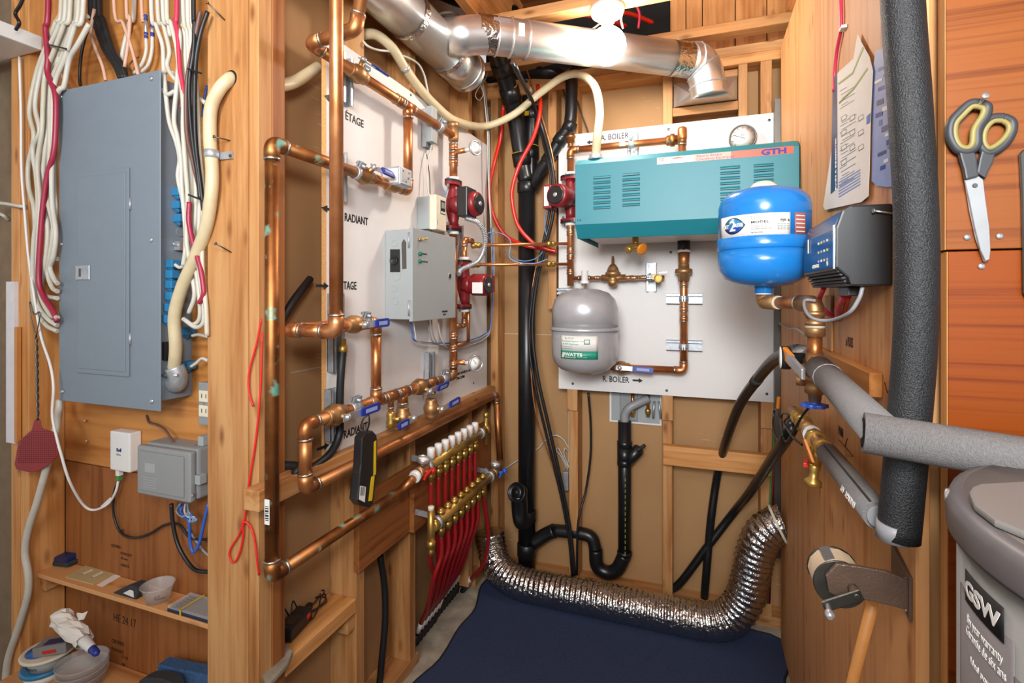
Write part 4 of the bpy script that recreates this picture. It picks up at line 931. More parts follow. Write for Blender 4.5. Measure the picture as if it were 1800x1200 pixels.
# fill line with pressure regulator
t = thing('fill_line', Bp(1080, 487), 'thin copper fill line with a bronze pressure regulator above the grey tank', 'pipe')
zf = Bp(1080, 488, OB).z; yf = YBB - OB
def fx(px): return Bp(px, 488, OB).x
run(t, [(fx(1007), yf, zf), (fx(1168), yf, zf)], r=.0080, mat='copper')
tee(t, (fx(1027), yf, zf), (1, 0, 0), (0, 0, -1), r=.0095, mat='bronze', L=.022)
MB().lathe((fx(1027), yf, zf), (0, 0, 1), [(.006, 0), (.006, .016), (.009, .017), (.009, .024), (.003, .025)], 8).build('bleed_screw', 'steel', t)
rg = MB().lathe((fx(1078), yf - .01, zf - .036), (0, 0, 1), [(.008, 0), (.016, .003), (.020, .014), (.022, .022), (.018, .026), (.018, .042), (.030, .045), (.031, .054), (.030, .058), (.024, .060), (.022, .072), (.015, .084), (.009, .090), (.006, .091), (.006, .112), (.0045, .114), (.0045, .122)], 20).cyl((fx(1058), yf - .004, zf), (fx(1100), yf - .004, zf), .0135, 10).build('pressure_regulator', 'bronze', t)
for k in range(4):
    an = math.pi/4 + k*math.pi/2; MB().cyl((fx(1078) + .026*math.cos(an), yf - .01 + .026*math.sin(an), zf + .004), (fx(1078) + .026*math.cos(an), yf - .01 + .026*math.sin(an), zf + .028), .0035, 6).build('bolt', 'brass', rg)
run(t, [(fx(1096), yf - .02, zf - .002), (fx(1118), yf - .02, zf - .002), (fx(1124), yf, zf)], r=.0075, mat='copper', leg=.012)
for px in (1050, 1110, 1132): collar(t, (fx(px), yf, zf), (1, 0, 0), r=.008, L=.006)
MB().box((fx(1146), yf - .016, zf - .012), (fx(1158), yf + .01, zf + .012)).build('backflow_valve', 'bronze', t, .003)
strut(t, (fx(1143), YBB - .0005, Bp(1143, 487, .01).z), (0, 0, 1), (0, -1, 0), .115); clamp(t, (fx(1143), yf, zf), (1, 0, 0), (0, -1, 0), r=.009)
MB().cyl((fx(1158), yf, zf), (fx(1160), yf - .05, zf - .006), .009, 12).lathe((fx(1159), yf - .03, zf - .003), (0, -1, -.1), [(.011, 0), (.014, .003), (.014, .03), (.016, .031), (.016, .04), (.013, .041), (.011, .034)], 16).build('hose_outlet', 'brass', t)
MB().obox((fx(1166), yf - .01, zf + .018), (1, 0, .1), (0, 1, 0), (0, 0, 1), .014, .006, .0015).build('lever', 'steel', t)
# drain tap under the boiler
p = onY(1117, 428, 1.86); p.z = zc - .012
t = thing('drain_tap', p, 'brass drain tap with an orange wheel under the boiler', 'tap')
MB().cyl((p.x, p.y, zc + .0155), (p.x, p.y, zc - .03), .011, 12).lathe((p.x, p.y, zc - .012), (-.5, -.5, -.5), [(.010, 0), (.014, .01), (.013, .03), (.015, .034), (.015, .042), (.011, .043)], 12).cyl((p.x, p.y, zc - .02), (p.x + .022, p.y - .02, zc - .03), .007, 10).build('body', 'brass', t)
MB().lathe((p.x + .022, p.y - .02, zc - .030), (.7, -.6, -.4), [(.018, 0), (.022, .002), (.022, .007), (.017, .009), (.006, .010)], 10).build('hand_wheel', 'orange', t)
# return pipe right
t = thing('copper_pipe_run', Bp(1200, 655), 'copper return pipe dropping from the boiler with a blue-handled valve', 'pipe')
xc = Bp(1202, 500, OB).x; zr = Bp(1180, 650, OB).z
run(t, [(xc, yf, zc + .03), (xc, yf, zr), (Bp(1062, 648, OB).x, yf, zr)], mat='copper')
MB().lathe((xc, yf, zc + .015), (0, 0, -1), [(.026, 0), (.026, .035), (.022, .037)], 6).build('black_nut', 'plastic_black', t)
MB().lathe((xc, yf, zc - .018), (0, 0, -1), [(.024, 0), (.025, .004), (.024, .010)], 16).build('white_seal', 'white', t)
MB().lathe((xc, yf, zc - .03), (0, 0, -1), [(.021, 0), (.021, .035), (.016, .045), (.018, .075), (.020, .08), (.017, .09)], 14).build('adapter', 'copper_dull', t)
zu = Bp(1202, 476, OB).z
MB().lathe((xc, yf, zu + .03), (0, 0, -1), [(.017, 0), (.021, .006), (.021, .02), (.033, .024), (.034, .038), (.028, .040), (.024, .044), (.021, .07)], 10).build('union', 'bronze', t)
for py in (525, 609):
    z_ = Bp(1202, py, OB).z; strut(t, (xc, YBB - .0005, z_ ), (1, 0, 0), (0, -1, 0), .135); clamp(t, (xc, yf, z_), (0, 0, 1), (0, -1, 0))
for py in (500, 543, 560): collar(t, (xc, yf, Bp(1202, py, OB).z), (0, 0, 1), L=.009)
xv_ = Bp(1092, 648, OB).x
valve(t, (xv_, yf, zr), (1, 0, 0), (0, -1, .1), (1, 0, -.03), hl=.13, r=R1*1.1)
# ------------------------------------------------------------------ grey expansion tank
t = thing('expansion_tank', (-.4117, 1.95, .955), 'grey steel expansion tank with a green and white label below the boiler', 'tank')
C = V((-.412, 1.95, 0)); R = .127
zT, zB = 1.288, .962
MB().lathe((C.x, C.y, zB), (0, 0, 1), [(.02, 0), (.06, .004), (.095, .018), (.118, .042), (R, .075), (R, .165)], 40, cap=True).build('lower_shell', 'tank_gray', t)
MB().lathe((C.x, C.y, zB + .165), (0, 0, 1), [(R, 0), (R + .006, .001), (R + .007, .005), (R + .006, .012), (R, .014)], 40).build('rim', 'tank_gray', t)
MB().lathe((C.x, C.y, zB + .179), (0, 0, 1), [(R, 0), (R - .001, .07), (.115, .105), (.09, .130), (.05, .143), (.02, .146), (.001, .146)], 40).build('upper_shell', 'tank_gray', t)
MB().lathe((C.x, C.y, zT + .018), (0, 0, 1), [(.018, 0), (.018, .010), (.013, .012), (.013, .05)], 10).build('inlet_nipple', 'white', t)
MB().ring_sweep(bent([(C.x, C.y, zT + .06), (C.x, C.y, zf - .008), (fx(1027), yf, zf - .008)], .02), .011, 10).build('inlet_pipe', 'bronze', t)
def cyl_patch(C, R, a0, a1, z0_, z1_, par, name, mat, lift=.0004, n=14):
    o_, f_ = [], []
    for k in range(n + 1):
        a = a0 + (a1 - a0)*k/n
        for z in (z0_, z1_):
            for rr in (R + lift, R + lift + .0004): o_.append((C.x + rr*math.cos(a), C.y + rr*math.sin(a), z))
    for k in range(n):
        b_ = k*4
        f_ += [(b_+1, b_+5, b_+7, b_+3), (b_, b_+2, b_+6, b_+4), (b_+2, b_+3, b_+7, b_+6), (b_, b_+4, b_+5, b_+1)]
    f_ += [(0, 1, 3, 2), (n*4, n*4+2, n*4+3, n*4+1)]
    return MB().add(o_, f_, True).build(name, mat, par)
def cyl_text(s, C, R, a0, z, h, mat, par, lift=.0012, squeeze=1.0, bold=0.0, name='lettering', slant=0.0):
    """lettering bent round a vertical cylinder, starting at angle a0"""
    o = text(s, (0, 0, 0), (1, 0, 0), (0, 0, 1), h, mat, par, name=name, squeeze=squeeze, bold=bold, depth=.0002)
    org = V(par['_o'])
    for v in o.data.vertices:
        q = v.co + org; an = a0 + (q.x + slant*q.z)/R; rr = R + lift - q.y
        v.co = V((C.x + rr*math.cos(an), C.y + rr*math.sin(an), z + q.z)) - org
    return o
def ang_at(px, C, R):
    """angle on the near side of a vertical cylinder seen at column px"""
    r = ray(px, HZ); A = r.x**2 + r.y**2; B_ = r.x*C.x + r.y*C.y; K = C.x**2 + C.y**2 - R*R
    tt = (B_ - math.sqrt(max(B_*B_ - A*K, 0)))/A; an = math.atan2(tt*r.y - C.y, tt*r.x - C.x); return (an - 2*math.pi if an > 0 else an), tt
a0, tt = ang_at(986, C, R); a1, _ = ang_at(1051, C, R)
def zat(py, tt): return HC - (py - HZ)/FPX*tt
zl0, zl1, zl2 = zat(629, tt), zat(615, tt), zat(589, tt)
cyl_patch(C, R, a0, a1, zl1, zl2, t, 'label', 'label_white'); gp = cyl_patch(C, R, a0, a1, zl0, zl1, t, 'label_band', 'label_green')
cyl_text('WATTS', C, R, a0 + .16, zl0 + .011, .012, 'label_white', t, squeeze=1.2, bold=.0006); cyl_text('REGULATOR', C, R, a0 + .17, zl0 + .004, .0045, 'label_white', t, squeeze=1.2)
for k in range(3): cyl_text('/', C, R, a0 + .04 + .035*k, zl0 + .005, .018, 'label_white', t, bold=.0006)
cyl_text('No. ET-30', C, R, a0 + .16, zl2 - .012, .006, 'label_green', t); cyl_text('Pressurized Expansion Tank', C, R, a0 + .05, zl2 - .022, .0062, 'label_green', t, squeeze=.9); cyl_text('& with Diaphragm', C, R, a0 + .09, zl2 - .032, .0062, 'label_green', t)
for k in range(2): cyl_text('Pre-charged at the factory', C, R, a0 + .05, zl2 - .041 - .007*k, .003, 'label_green', t)
cyl_text('Made in USA', C, R, a0 + .62, zl0 + .014, .003, 'label_white', t); cyl_text('Ce Watts Company', C, R, a0 + .55, zl0 + .006, .003, 'label_white', t)
cyl_patch(C, R, a0 + .74, a0 + .90, zl2 - .03, zl2 - .012, t, 'label_figure', 'label_green', lift=.0010); cyl_patch(C, R, a0 + .76, a0 + .88, zl2 - .028, zl2 - .014, t, 'label_figure_inside', 'label_white', lift=.0014)
MB().box((-.43, 2.04, .94), (-.405, YBB - .001, .985)).build('wall_bracket', 'galv', t)
# lettering on the back board
def bt(s, x0, x1, yb, h):
    a, b_ = onY(x0, yb, YBB - .0003), onY(x1, yb, YBB - .0003); b_.z = a.z; board_text(bb, s, a, b_, h, None)
bt('A. BOILER', 1056, 1105, 247, .024); bt('R. BOILER', 1059, 1106, 670, .024)
def ba(x0, x1, y): a, b_ = onY(x0, y, YBB - .0003), onY(x1, y, YBB - .0003); b_.z = a.z; arrow(bb, a, b_, .012, (0, -1, 0))
ba(1047, 1031, 249); ba(1112, 1130, 668)
# ------------------------------------------------------------------ black drain pipes
def yq(px, py, Y): return onY(px, py, Y)
YS = 2.175; rS = .0385
t = thing('drain_stack', (yq(926, 900, YS).x, YS, 0), 'thick black drain stack standing left of the back board', 'drain pipe')
xs_ = yq(926, 500, YS).x
MB().cyl((xs_, YS, 0.0), (xs_, YS, yq(926, 330, YS).z), rS, 28).build('pipe', 'abs_black', t)
for py, h in ((330, .05), (905, .05), (965, .06)):
    z_ = yq(926, py, YS).z; MB().lathe((xs_, YS, z_ - h/2), (0, 0, 1), [(rS*1.02, 0), (rS*1.12, .003), (rS*1.12, h - .003), (rS*1.02, h)], 28).build('coupling', 'abs_black', t)
wy = MB(); p0 = V((xs_, YS, yq(926, 320, YS).z))
pL = [p0, yq(918, 280, 2.17), yq(908, 215, 2.12), yq(897, 165, 2.05), yq(882, 118, 1.95), yq(868, 80, 1.85)]
MB().ring_sweep(smooth_path(pL, 6), rS*.98, 24).build('upper_branch', 'abs_black', t)
pM = [p0 + V((.01, .01, 0)), yq(932, 270, 2.20), yq(934, 200, 2.20), yq(926, 140, 2.20), yq(915, 100, 2.18)]
MB().ring_sweep(smooth_path(pM, 6), rS*.92, 24).build('upper_branch', 'abs_black', t)
for path, idx, rr in ((pL, (1, 3, 4), rS*.98), (pM, (1, 2, 3), rS*.92)):
    for i in idx:
        d = (path[i+1] - path[i-1]).normalized(); MB().ring_sweep([path[i] - d*.03, path[i] - d*.028, path[i] + d*.028, path[i] + d*.03], [rr*1.02, rr*1.14, rr*1.14, rr*1.02], 24).build('coupling', 'abs_black', t)
        MB().ring_sweep([path[i] + d*.0305, path[i] + d*.033], rr*1.03, 24).build('glue_line', 'yellow', t)
i_ = 3; d = (pL[4] - pL[3]).normalized()
q = yq(925, 199, 2.14); MB().obox(yq(926, 199, 2.145), (1, 0, 0), (0, .2, 1), (0, 1, 0), .010, .011, .0006).build('yellow_sticker', 'yellow', t)
MB().obox(yq(934, 157, 2.158), (1, 0, -.3), (.3, 0, 1), (0, 1, 0), .008, .009, .0006).build('white_sticker', 'label_white', t)
rB = .026
pR = [p0 + V((.03, -.005, -.03)), yq(950, 300, 2.15), yq(965, 278, 2.14), yq(985, 245, 2.13), yq(1001, 222, 2.12), yq(1004, 200, 2.12), yq(1005, 150, 2.12), yq(1004, 128, 2.14)]
MB().ring_sweep(bent(pR, .03, 5), rB, 20).build('side_branch', 'abs_black', t)
for i in (2, 3, 4):
    d = (pR[i+1] - pR[i-1]).normalized(); MB().ring_sweep([pR[i] - d*.02, pR[i] - d*.018, pR[i] + d*.018, pR[i] + d*.02], [rB*1.02, rB*1.15, rB*1.15, rB*1.02], 20).build('coupling', 'abs_black', t)
MB().ring_sweep(bent([yq(1010, 125, 2.15), yq(940, 128, 2.17), yq(870, 134, 2.18), yq(856, 136, 2.185)], .03), .030, 20).build('cross_pipe', 'abs_black', t)
MB().lathe(yq(958, 112, 2.16), (-.3, -.4, .3), [(.036, 0), (.045, .02), (.045, .05), (.036, .055)], 20).ring_sweep(smooth_path([yq(958, 112, 2.16), yq(985, 120, 2.15), yq(1004, 132, 2.14)], 5), .034, 20).build('top_elbow', 'abs_black', t)
# clean-out and trap
zc0 = yq(926, 905, YS).z
co = [V((xs_, YS, zc0 - .05)), yq(914, 880, 2.10), yq(912, 862, 2.07), yq(911, 850, 2.045)]
MB().ring_sweep(smooth_path([V((xs_, YS, zc0 - .03)), V((xs_ - .01, YS - .05, zc0 + .0)), yq(912, 866, 2.085)], 6), [.036]*13, 22).build('cleanout_elbow', 'abs_black', t)
MB().lathe(yq(912, 866, 2.085), (-.12, -.8, .35), [(.037, -.01), (.042, 0), (.042, .025), (.036, .028), (.034, .022), (.012, .022), (.012, .034), (.004, .035)], 22).build('cleanout_cap', 'abs_black', t)
YT = 2.185; rT = .0275
tr_ = thing('drain_trap', yq(1070, 1000, YT), 'black drain pipe with an S-shaped trap under the back board', 'drain pipe')
ptsT = [yq(1098, 740, YT), yq(1098, 975, YT), yq(1085, 1000, YT), yq(1068, 1006, YT), yq(1050, 994, YT), yq(1047, 965, YT), yq(1040, 945, YT), yq(1020, 937, YT), yq(975, 932, YT), yq(958, 940, YT), V((xs_ + .03, YS, yq(942, 955, YS).z))]
MB().ring_sweep([ptsT[0], ptsT[1]], rT, 22).build('standpipe', 'abs_black', tr_)
MB().ring_sweep(smooth_path(ptsT[1:6], 8), rT*1.06, 22).build('trap_bend', 'abs_black', tr_)
MB().ring_sweep(smooth_path(ptsT[5:9], 8), rT*.98, 22).build('trap_arm', 'abs_black', tr_)
MB().ring_sweep(smooth_path(ptsT[8:], 6), rT*1.1, 22).build('wye_arm', 'abs_black', tr_)
for px, py, h in ((1098, 785, .012), (1098, 975, .008), (1098, 818, .012)): MB().lathe(yq(px, py, YT), (0, 0, 1), [(rT, 0), (rT*1.14, .002), (rT*1.14, h*2), (rT, h*2 + .002)], 22).build('coupling', 'abs_black', tr_)
z0_ = yq(1098, 818, YT).z; z1_ = yq(1098, 785, YT).z
MB().cyl((ptsT[0].x, YT, z0_), (ptsT[0].x, YT, z1_), rT*1.12, 22).cyl(V((ptsT[0].x, YT, z0_)), yq(1123, 789, YT - .02), rT*.85, 18).build('side_wye', 'abs_black', tr_)
MB().lathe(yq(1119, 792, YT - .018), yq(1140, 778, YT - .03) - yq(1119, 792, YT - .018), [(.022, 0), (.022, .012), (.012, .013), (.012, .02), (.007, .021), (.007, .045), (.003, .046)], 14).build('hose_barb', 'rubber', tr_)
for k in range(24):
    z_ = ptsT[1].z + .02 + k*.0235
    if z_ < z0_ - .03: MB().obox((ptsT[0].x + .006, YT - rT - .0002, z_), (1, 0, 0), (0, 0, 1), (0, 1, 0), .0012, .007, .0003).build('print_dash', 'label_olive', tr_)
ph_ = smooth_path([yq(1098, 742, YT), yq(1099, 728, YT), yq(1106, 717, YT), yq(1120, 709, YT + .01), yq(1140, 700, YT + .03)], 10)
MB().ring_sweep(ph_, [.0165 + .0022*(i % 2) for i in range(len(ph_))], 14).build('corrugated_hose', 'cable_gray', tr_)
# washer box behind the opening
t = thing('outlet_box', yq(1110, 735, 2.25), 'recessed light grey plumbing box showing under the back board', 'box')
a, b_ = yq(1072, 740, 2.249), yq(1163, 700, 2.249)
MB().box((a.x, 2.243, a.z), (b_.x, 2.2525, .875)).build('frame', 'white', t)
MB().box((a.x + .008, 2.2405, a.z + .008), (b_.x - .006, 2.2428, .87)).build('back_panel', 'box_gray', t)
MB().box((a.x + .045, 2.2355, a.z + .012), (a.x + .12, 2.2400, .862)).build('raised_panel', 'tele_gray', t, .004)
for px in (1112, 1139):
    p = yq(px, 716, 2.215); MB().cyl((p.x, p.y, p.z + .06), (p.x, p.y, p.z - .01), .007, 10).build('supply_pipe', 'copper', t)
    MB().lathe((p.x, p.y, p.z - .005), (0, 0, -1), [(.010, 0), (.012, .006), (.012, .018), (.008, .022), (.008, .032), (.004, .034)], 12).build('shutoff', 'brass', t)
for px, dx in ((1150, -.004), (1158, .008)): MB().cyl(yq(px, 705, 2.225), yq(px, 735, 2.225) + V((dx, 0, 0)), .005, 8).build('grey_conduit', 'galv', t)
# ------------------------------------------------------------------ cables over the back wall
cable([onX(905, 115, -.60), yq(945, 200, 2.06), yq(972, 300, 2.06), yq(973, 370, 2.07), yq(960, 430, 2.09), yq(943, 500, 2.11), yq(936, 580, 2.115), yq(945, 660, 2.115), yq(965, 750, 2.125), yq(985, 840, 2.13), yq(1002, 930, 2.13), yq(1010, 1010, 2.13)], .0075, 'wire_black', 'thick black cable sweeping across the drain stack to the floor')
cable([onX(900, 110, -.60), yq(940, 195, 2.08), yq(966, 300, 2.08), yq(966, 370, 2.09), yq(952, 440, 2.105), yq(936, 520, 2.12), yq(930, 600, 2.12), yq(941, 680, 2.12), yq(962, 770, 2.14), yq(984, 860, 2.145), yq(1000, 945, 2.145), yq(1006, 1012, 2.145)], .0065, 'wire_black', 'second black cable beside the one sweeping across the drain stack')
cable([yq(925, 120, 2.1), yq(948, 190, 2.09), yq(975, 300, 2.09), yq(962, 400, 2.11), yq(940, 480, 2.12), yq(932, 560, 2.122), yq(934, 660, 2.122), yq(945, 740, 2.13), yq(975, 830, 2.15), yq(995, 920, 2.15), yq(1004, 990, 2.15)], .0035, 'copper', 'copper-coloured wire twisted along the black cables')
cable([yq(1034, 690, 2.2), yq(1038, 740, 2.21), yq(1038, 800, 2.21), yq(1030, 860, 2.2), yq(1016, 920, 2.155), yq(1014, 1010, 2.155)], .005, 'wire_black', 'black cable hanging below the left part of the back board')
cable([yq(1010, 160, 2.15), yq(1022, 200, 2.15), yq(1034, 234, 2.17), yq(1036, 260, 2.18)], .0035, 'wire_black', 'thin black cable going behind the top of the back board')
cable([yq(986, 150, 2.17), yq(1005, 195, 2.17), yq(1016, 225, 2.19), yq(1020, 250, 2.2)], .0035, 'wire_black', 'second thin black cable going behind the top of the back board')
cable([yq(973, 168, 2.245), yq(978, 190, 2.24), yq(982, 220, 2.235), yq(983, 235, 2.23)], .0035, 'cable_white', 'short white cable beside the thin drain branch')
cable([yq(1000, 690, 2.235), yq(1000, 790, 2.235), yq(998, 820, 2.235)], .003, 'cable_white', 'white cable along the stud under the back board')
cable([yq(885, 826, 2.235), yq(905, 812, 2.24), yq(943, 790, 2.24), yq(958, 775, 2.235), yq(975, 765, 2.23), yq(990, 772, 2.235), yq(1001, 790, 2.24)], .0032, 'cable_white', 'white cable arching behind the drain stack')
cable([yq(1001, 830, 2.235), yq(985, 800, 2.225), yq(978, 792, 2.225), yq(982, 788, 2.225), yq(994, 812, 2.22), yq(1001, 822, 2.225), yq(992, 800, 2.22), yq(993, 788, 2.22), yq(999, 792, 2.23)], .0026, 'cable_white', 'tangled white cable above the metal outlet box')
t = tag(MB().box((yq(990, 840, 2.2).x, 2.19, yq(990, 860, 2.2).z), (yq(1000, 840, 2.2).x, 2.25, yq(990, 828, 2.2).z)).build('outlet_box', 'galv', None, .002), 'galvanised outlet box fixed beside the back stud', 'electrical box')
# red heating lines in the corner
cable([onX(885, 185, -.80), yq(880, 240, 2.13), yq(868, 290, 2.10), yq(860, 340, 2.09), yq(870, 385, 2.09), yq(890, 415, 2.10), yq(920, 430, 2.09), yq(950, 437, 2.105), yq(977, 443, 2.12)], .0085, 'pex_bright', 'left bright red tube looping from the ceiling corner to the boiler', 'heating_line', 'tube', n=12)
cable([yq(945, 150, 2.09), yq(950, 190, 2.06), yq(938, 240, 2.05), yq(915, 285, 2.04), yq(903, 320, 2.04), yq(900, 350, 2.04), yq(910, 395, 2.05), yq(935, 425, 2.06), yq(960, 437, 2.08), yq(978, 442, 2.09)], .0085, 'pex_bright', 'right bright red tube looping in front of the drain stack', 'heating_line', 'tube', n=12)
cable([yq(975, 300, 2.06), yq(972, 340, 2.06), yq(968, 362, 2.06), yq(978, 372, 2.06)], .004, 'wire_black', 'black pump lead left of the boiler')
cable([yq(978, 366, 2.05), yq(960, 372, 2.06), yq(958, 400, 2.08), yq(962, 425, 2.09), yq(945, 452, 2.10), yq(915, 458, 2.11), yq(885, 440, 2.12)], .0022, 'cable_lblue', 'light blue pump wire beside the drain stack')
# ------------------------------------------------------------------ bulb
xb, yb = onZ(1068, 15, 2.2500).x, 1.766
t = thing('light_bulb', (xb, yb, 2.055), 'round glowing globe bulb in a white porcelain ceiling holder', 'lamp')
MB().lathe((xb, yb, 2.249), (0, 0, -1), [(.058, 0), (.058, .012), (.052, .026), (.034, .034), (.026, .036), (.024, .05)], 32).build('lamp_holder', 'white', t)
MB().lathe((xb, yb, 2.20), (0, 0, -1), [(.020, 0), (.020, .018), (.024, .024)], 24).build('bulb_neck', 'white', t)
MB().sphere((xb, yb, 2.118), .0635, 32, 20).build('globe', 'bulb_glow', t)
# ------------------------------------------------------------------ ducts
def corr(pts, r, res, amp): 
    p = smooth_path(pts, res); return p
t = thing('air_duct', (-.83, 1.3, 2.04), 'large round galvanised duct running along the top of the left wall', 'duct')
MB().cyl((-.83, .60, 2.112), (-.83, 1.60, 2.112), .071, 40).build('main_tube', 'duct', t)
MB().cyl((-.83, 1.595, 2.112), (-.83, 1.745, 2.112), .0735, 40).build('end_section', 'duct', t)
e_ = MB().lathe((-.83, 1.74, 2.112), (0, 1, 0), [(.0735, 0), (.0765, .002), (.0765, .006), (.0735, .008), (.0735, .03), (.0765, .032), (.0765, .036), (.072, .038), (.068, .030), (.001, .028)], 40).build('end_cap', 'duct', t)
for y in (1.35, 1.60): MB().ring_sweep([(-.83, y - .012, 2.112), (-.83, y + .012, 2.112)], .0742, 40, False).build('foil_tape', 'foil', t)
pts_ = [V((-.775, 1.555, 2.125)), V((-.72, 1.60, 2.150)), V((-.62, 1.665, 2.155)), V((.005, 2.085, 2.150))]
pts_ = [V((-.80, 1.53, 2.118)), V((-.70, 1.60, 2.150)), V((-.02, 2.06, 2.150)), V((.035, 2.085, 2.04))]
t2 = thing('air_duct', (-.3, 1.9, 2.08), 'smaller galvanised duct passing behind the bulb to the wall boot', 'duct')
MB().ring_sweep(bent(pts_[:3] , .05), .0625, 36).build('tube', 'duct', t2)
d = (pts_[2] - pts_[1]).normalized()
for f_ in (.07, .13, .20): 
    q = pts_[1].lerp(pts_[2], f_); ring(q, d, .064, .003).build('seam', 'duct', t2)
for f_, w in ((.03, .03), (.93, .035)):
    q = pts_[1].lerp(pts_[2], f_); MB().ring_sweep([q - d*w, q + d*w], .0634, 36, False).build('foil_tape', 'foil', t2)
q = pts_[1].lerp(pts_[2], .10) + V((.02, -.055, .03)); MB().obox(q, d, (0, .5, .8), (0, -.8, .5), .03, .006, .0015).build('damper_lever', 'steel', t2)
q = pts_[1].lerp(pts_[2], .155) + V((.033, -.048, .012)); MB().obox(pts_[1].lerp(pts_[2], .16) + (V((d.y, -d.x, 0)))*.0636, d, (0, 0, 1), (d.y, -d.x, 0), .010, .022, .0006).build('label', 'label_white', t2)
e0 = pts_[2]; 
MB().ring_sweep(smooth_path([e0 - d*.015, e0 + d*.02, V((.02, 2.085, 2.115)), V((.032, 2.094, 2.065)), V((.038, 2.10, 2.02))], 5), .0655, 36).build('elbow', 'duct', t2)
for q, dd in ((e0 + d*.012, d), (V((.016, 2.083, 2.122)), V((.35, .1, -.5))), (V((.033, 2.095, 2.06)), V((.12, .06, -1)))): ring(q, dd, .067, .003).build('seam', 'galv', t2)
t3 = thing('register_boot', (.06, 2.16, 1.97), 'galvanised boot box framed in the back wall, receiving the duct', 'duct')
xa, xb2 = bx(1184), bx(1296.5); za, zb3 = onY(1184, 188, YB).z, onY(1240, 138, YB).z
MB().add([(xa, YB + .012, za), (xb2, YB + .012, za), (xb2, YB + .012, zb3), (xa, YB + .012, zb3), (-.03, 2.05, 2.0), (.105, 2.05, 2.0), (.105, 2.135, 2.055), (-.03, 2.135, 2.055), (xa, YBK - .002, za), (xb2, YBK - .002, za), (xb2, YBK - .002, zb3), (xa, YBK - .002, zb3)],
         [(0, 1, 5, 4), (1, 2, 6, 5), (2, 3, 7, 6), (3, 0, 4, 7), (4, 5, 6, 7), (0, 8, 9, 1), (1, 9, 10, 2), (2, 10, 11, 3), (3, 11, 8, 0), (8, 11, 10, 9)]).build('boot', 'duct', t3)
# floor flex duct
t = thing('flexible_duct', (-.25, 2.0, 0), 'silver corrugated flexible duct lying on the floor and bending up to the partition', 'duct')
fp_ = [(-.852, 2.055, .235), (-.84, 2.05, .175), (-.80, 2.02, .11), (-.70, 2.005, .071), (-.55, 2.00, .070), (-.40, 2.0, .070), (-.25, 2.0, .070), (-.10, 2.0, .070), (.02, 2.0, .072), (.10, 2.0, .10), (.15, 2.0, .17), (.172, 2.0, .25), (.185, 2.0, .33), (.21, 2.0, .41), (.25, 2.0, .455), (.2805, 2.0, .468)]
pp = smooth_path(fp_, 6)
L_ = [0]
for i in range(1, len(pp)): L_.append(L_[-1] + (pp[i] - pp[i-1]).length)
def along(s):
    for i in range(1, len(L_)):
        if L_[i] >= s: return pp[i-1].lerp(pp[i], (s - L_[i-1])/max(1e-6, L_[i] - L_[i-1]))
    return pp[-1]
tot = L_[-1]; st = .0052; n_ = int(tot/st); cp = [along(i*st) for i in range(n_ + 1)]
prof_ = [.0600, .0625, .0650, .0622]
MB().ring_sweep(cp, [prof_[i % 4] for i in range(n_ + 1)], 40).build('corrugated_tube', 'foil', t)
for s in (.03,):
    q = along(tot - .02); d = (along(tot) - along(tot - .04)).normalized()
    MB().ring_sweep([q - d*.004, q + d*.004], .0668, 32, False).build('tie_band', 'ivory', t)

# ------------------------------------------------------------------ things above the strapping
cable([onY(1005, 15, 2.0), onY(1080, 22, 2.05), onY(1110, 25, 2.12), onY(1147, 40, 2.2)], .009, 'pex_bright', 'red tube crossing the ceiling right of the bulb', 'heating_line', 'tube')
cable([onY(1010, 22, 1.9), onY(1060, 32, 2.0), onY(1100, 46, 2.12)], .009, 'pex_bright', 'red tube behind the bulb holder', 'heating_line', 'tube')
cable([onY(1119, -30, 2.05), onY(1118, 5, 2.05), onY(1124, 25, 2.06), onY(1122, 50, 2.07)], .005, 'cable_pink', 'pink cable hanging through the ceiling right of the bulb')
cable([onY(1094, 20, 1.80), onY(1092, 35, 1.82), onY(1095, 50, 1.84)], .0035, 'cable_peach', 'pale cable hanging beside the bulb holder')
cable([onY(1058, 38, 1.86), onY(1040, 52, 1.86), onY(1020, 58, 1.9)], .004, 'cable_white', 'white cable behind the bulb')
tag(MB().cyl(onY(740, -40, 1.75), onY(900, 30, 2.15), .05, 20).build('ceiling_drain', 'abs_black'), 'black pipe crossing the dark ceiling above the ducts', 'drain pipe')
cable([onY(766, 33, 1.7), onY(775, 24, 1.75), onY(795, 22, 1.8), onY(806, 28, 1.85)], .005, 'cable_white', 'white cable lying above the duct joint')
cable([onX(708, -20, -.80), onX(712, 4, -.795), onX(722, 11, -.79), onX(728, 2, -.80), onX(726, -20, -.80)], .003, 'cable_blue', 'small blue wire loop over the big duct')
# ================================================================== right partition: well tank, valves, insulated pipes
CT = V((.1432, 1.329, 0)); RT_ = .0995
def zt_(py): return HC - (py - HZ)/FPX*1.2
t = thing('pressure_tank', (CT.x, CT.y, 1.27), 'blue well pressure tank with a white label in front of the boiler', 'tank')
zb0 = zt_(503); ztp = zt_(331)
H = ztp - zb0
MB().lathe((CT.x, CT.y, zb0), (0, 0, 1), [(.025, -.002), (.06, .004), (.085, .018), (.097, .038), (RT_, .055), (RT_, H*.36)], 48).build('lower_shell', 'tank_blue', t)
MB().lathe((CT.x, CT.y, zb0 + H*.36), (0, 0, 1), [(RT_, 0), (RT_ + .0022, .003), (RT_ + .0025, .010), (RT_ + .0022, .026), (RT_ - .001, .030)], 48).build('seam_band', 'tank_blue', t)
MB().lathe((CT.x, CT.y, zb0 + H*.36 + .03), (0, 0, 1), [(RT_ - .001, 0), (RT_ - .001, H*.64 - .075), (.094, H*.64 - .058), (.078, H*.64 - .042), (.05, H*.64 - .033), (.03, H*.64 - .030)], 48).build('upper_shell', 'tank_blue', t)
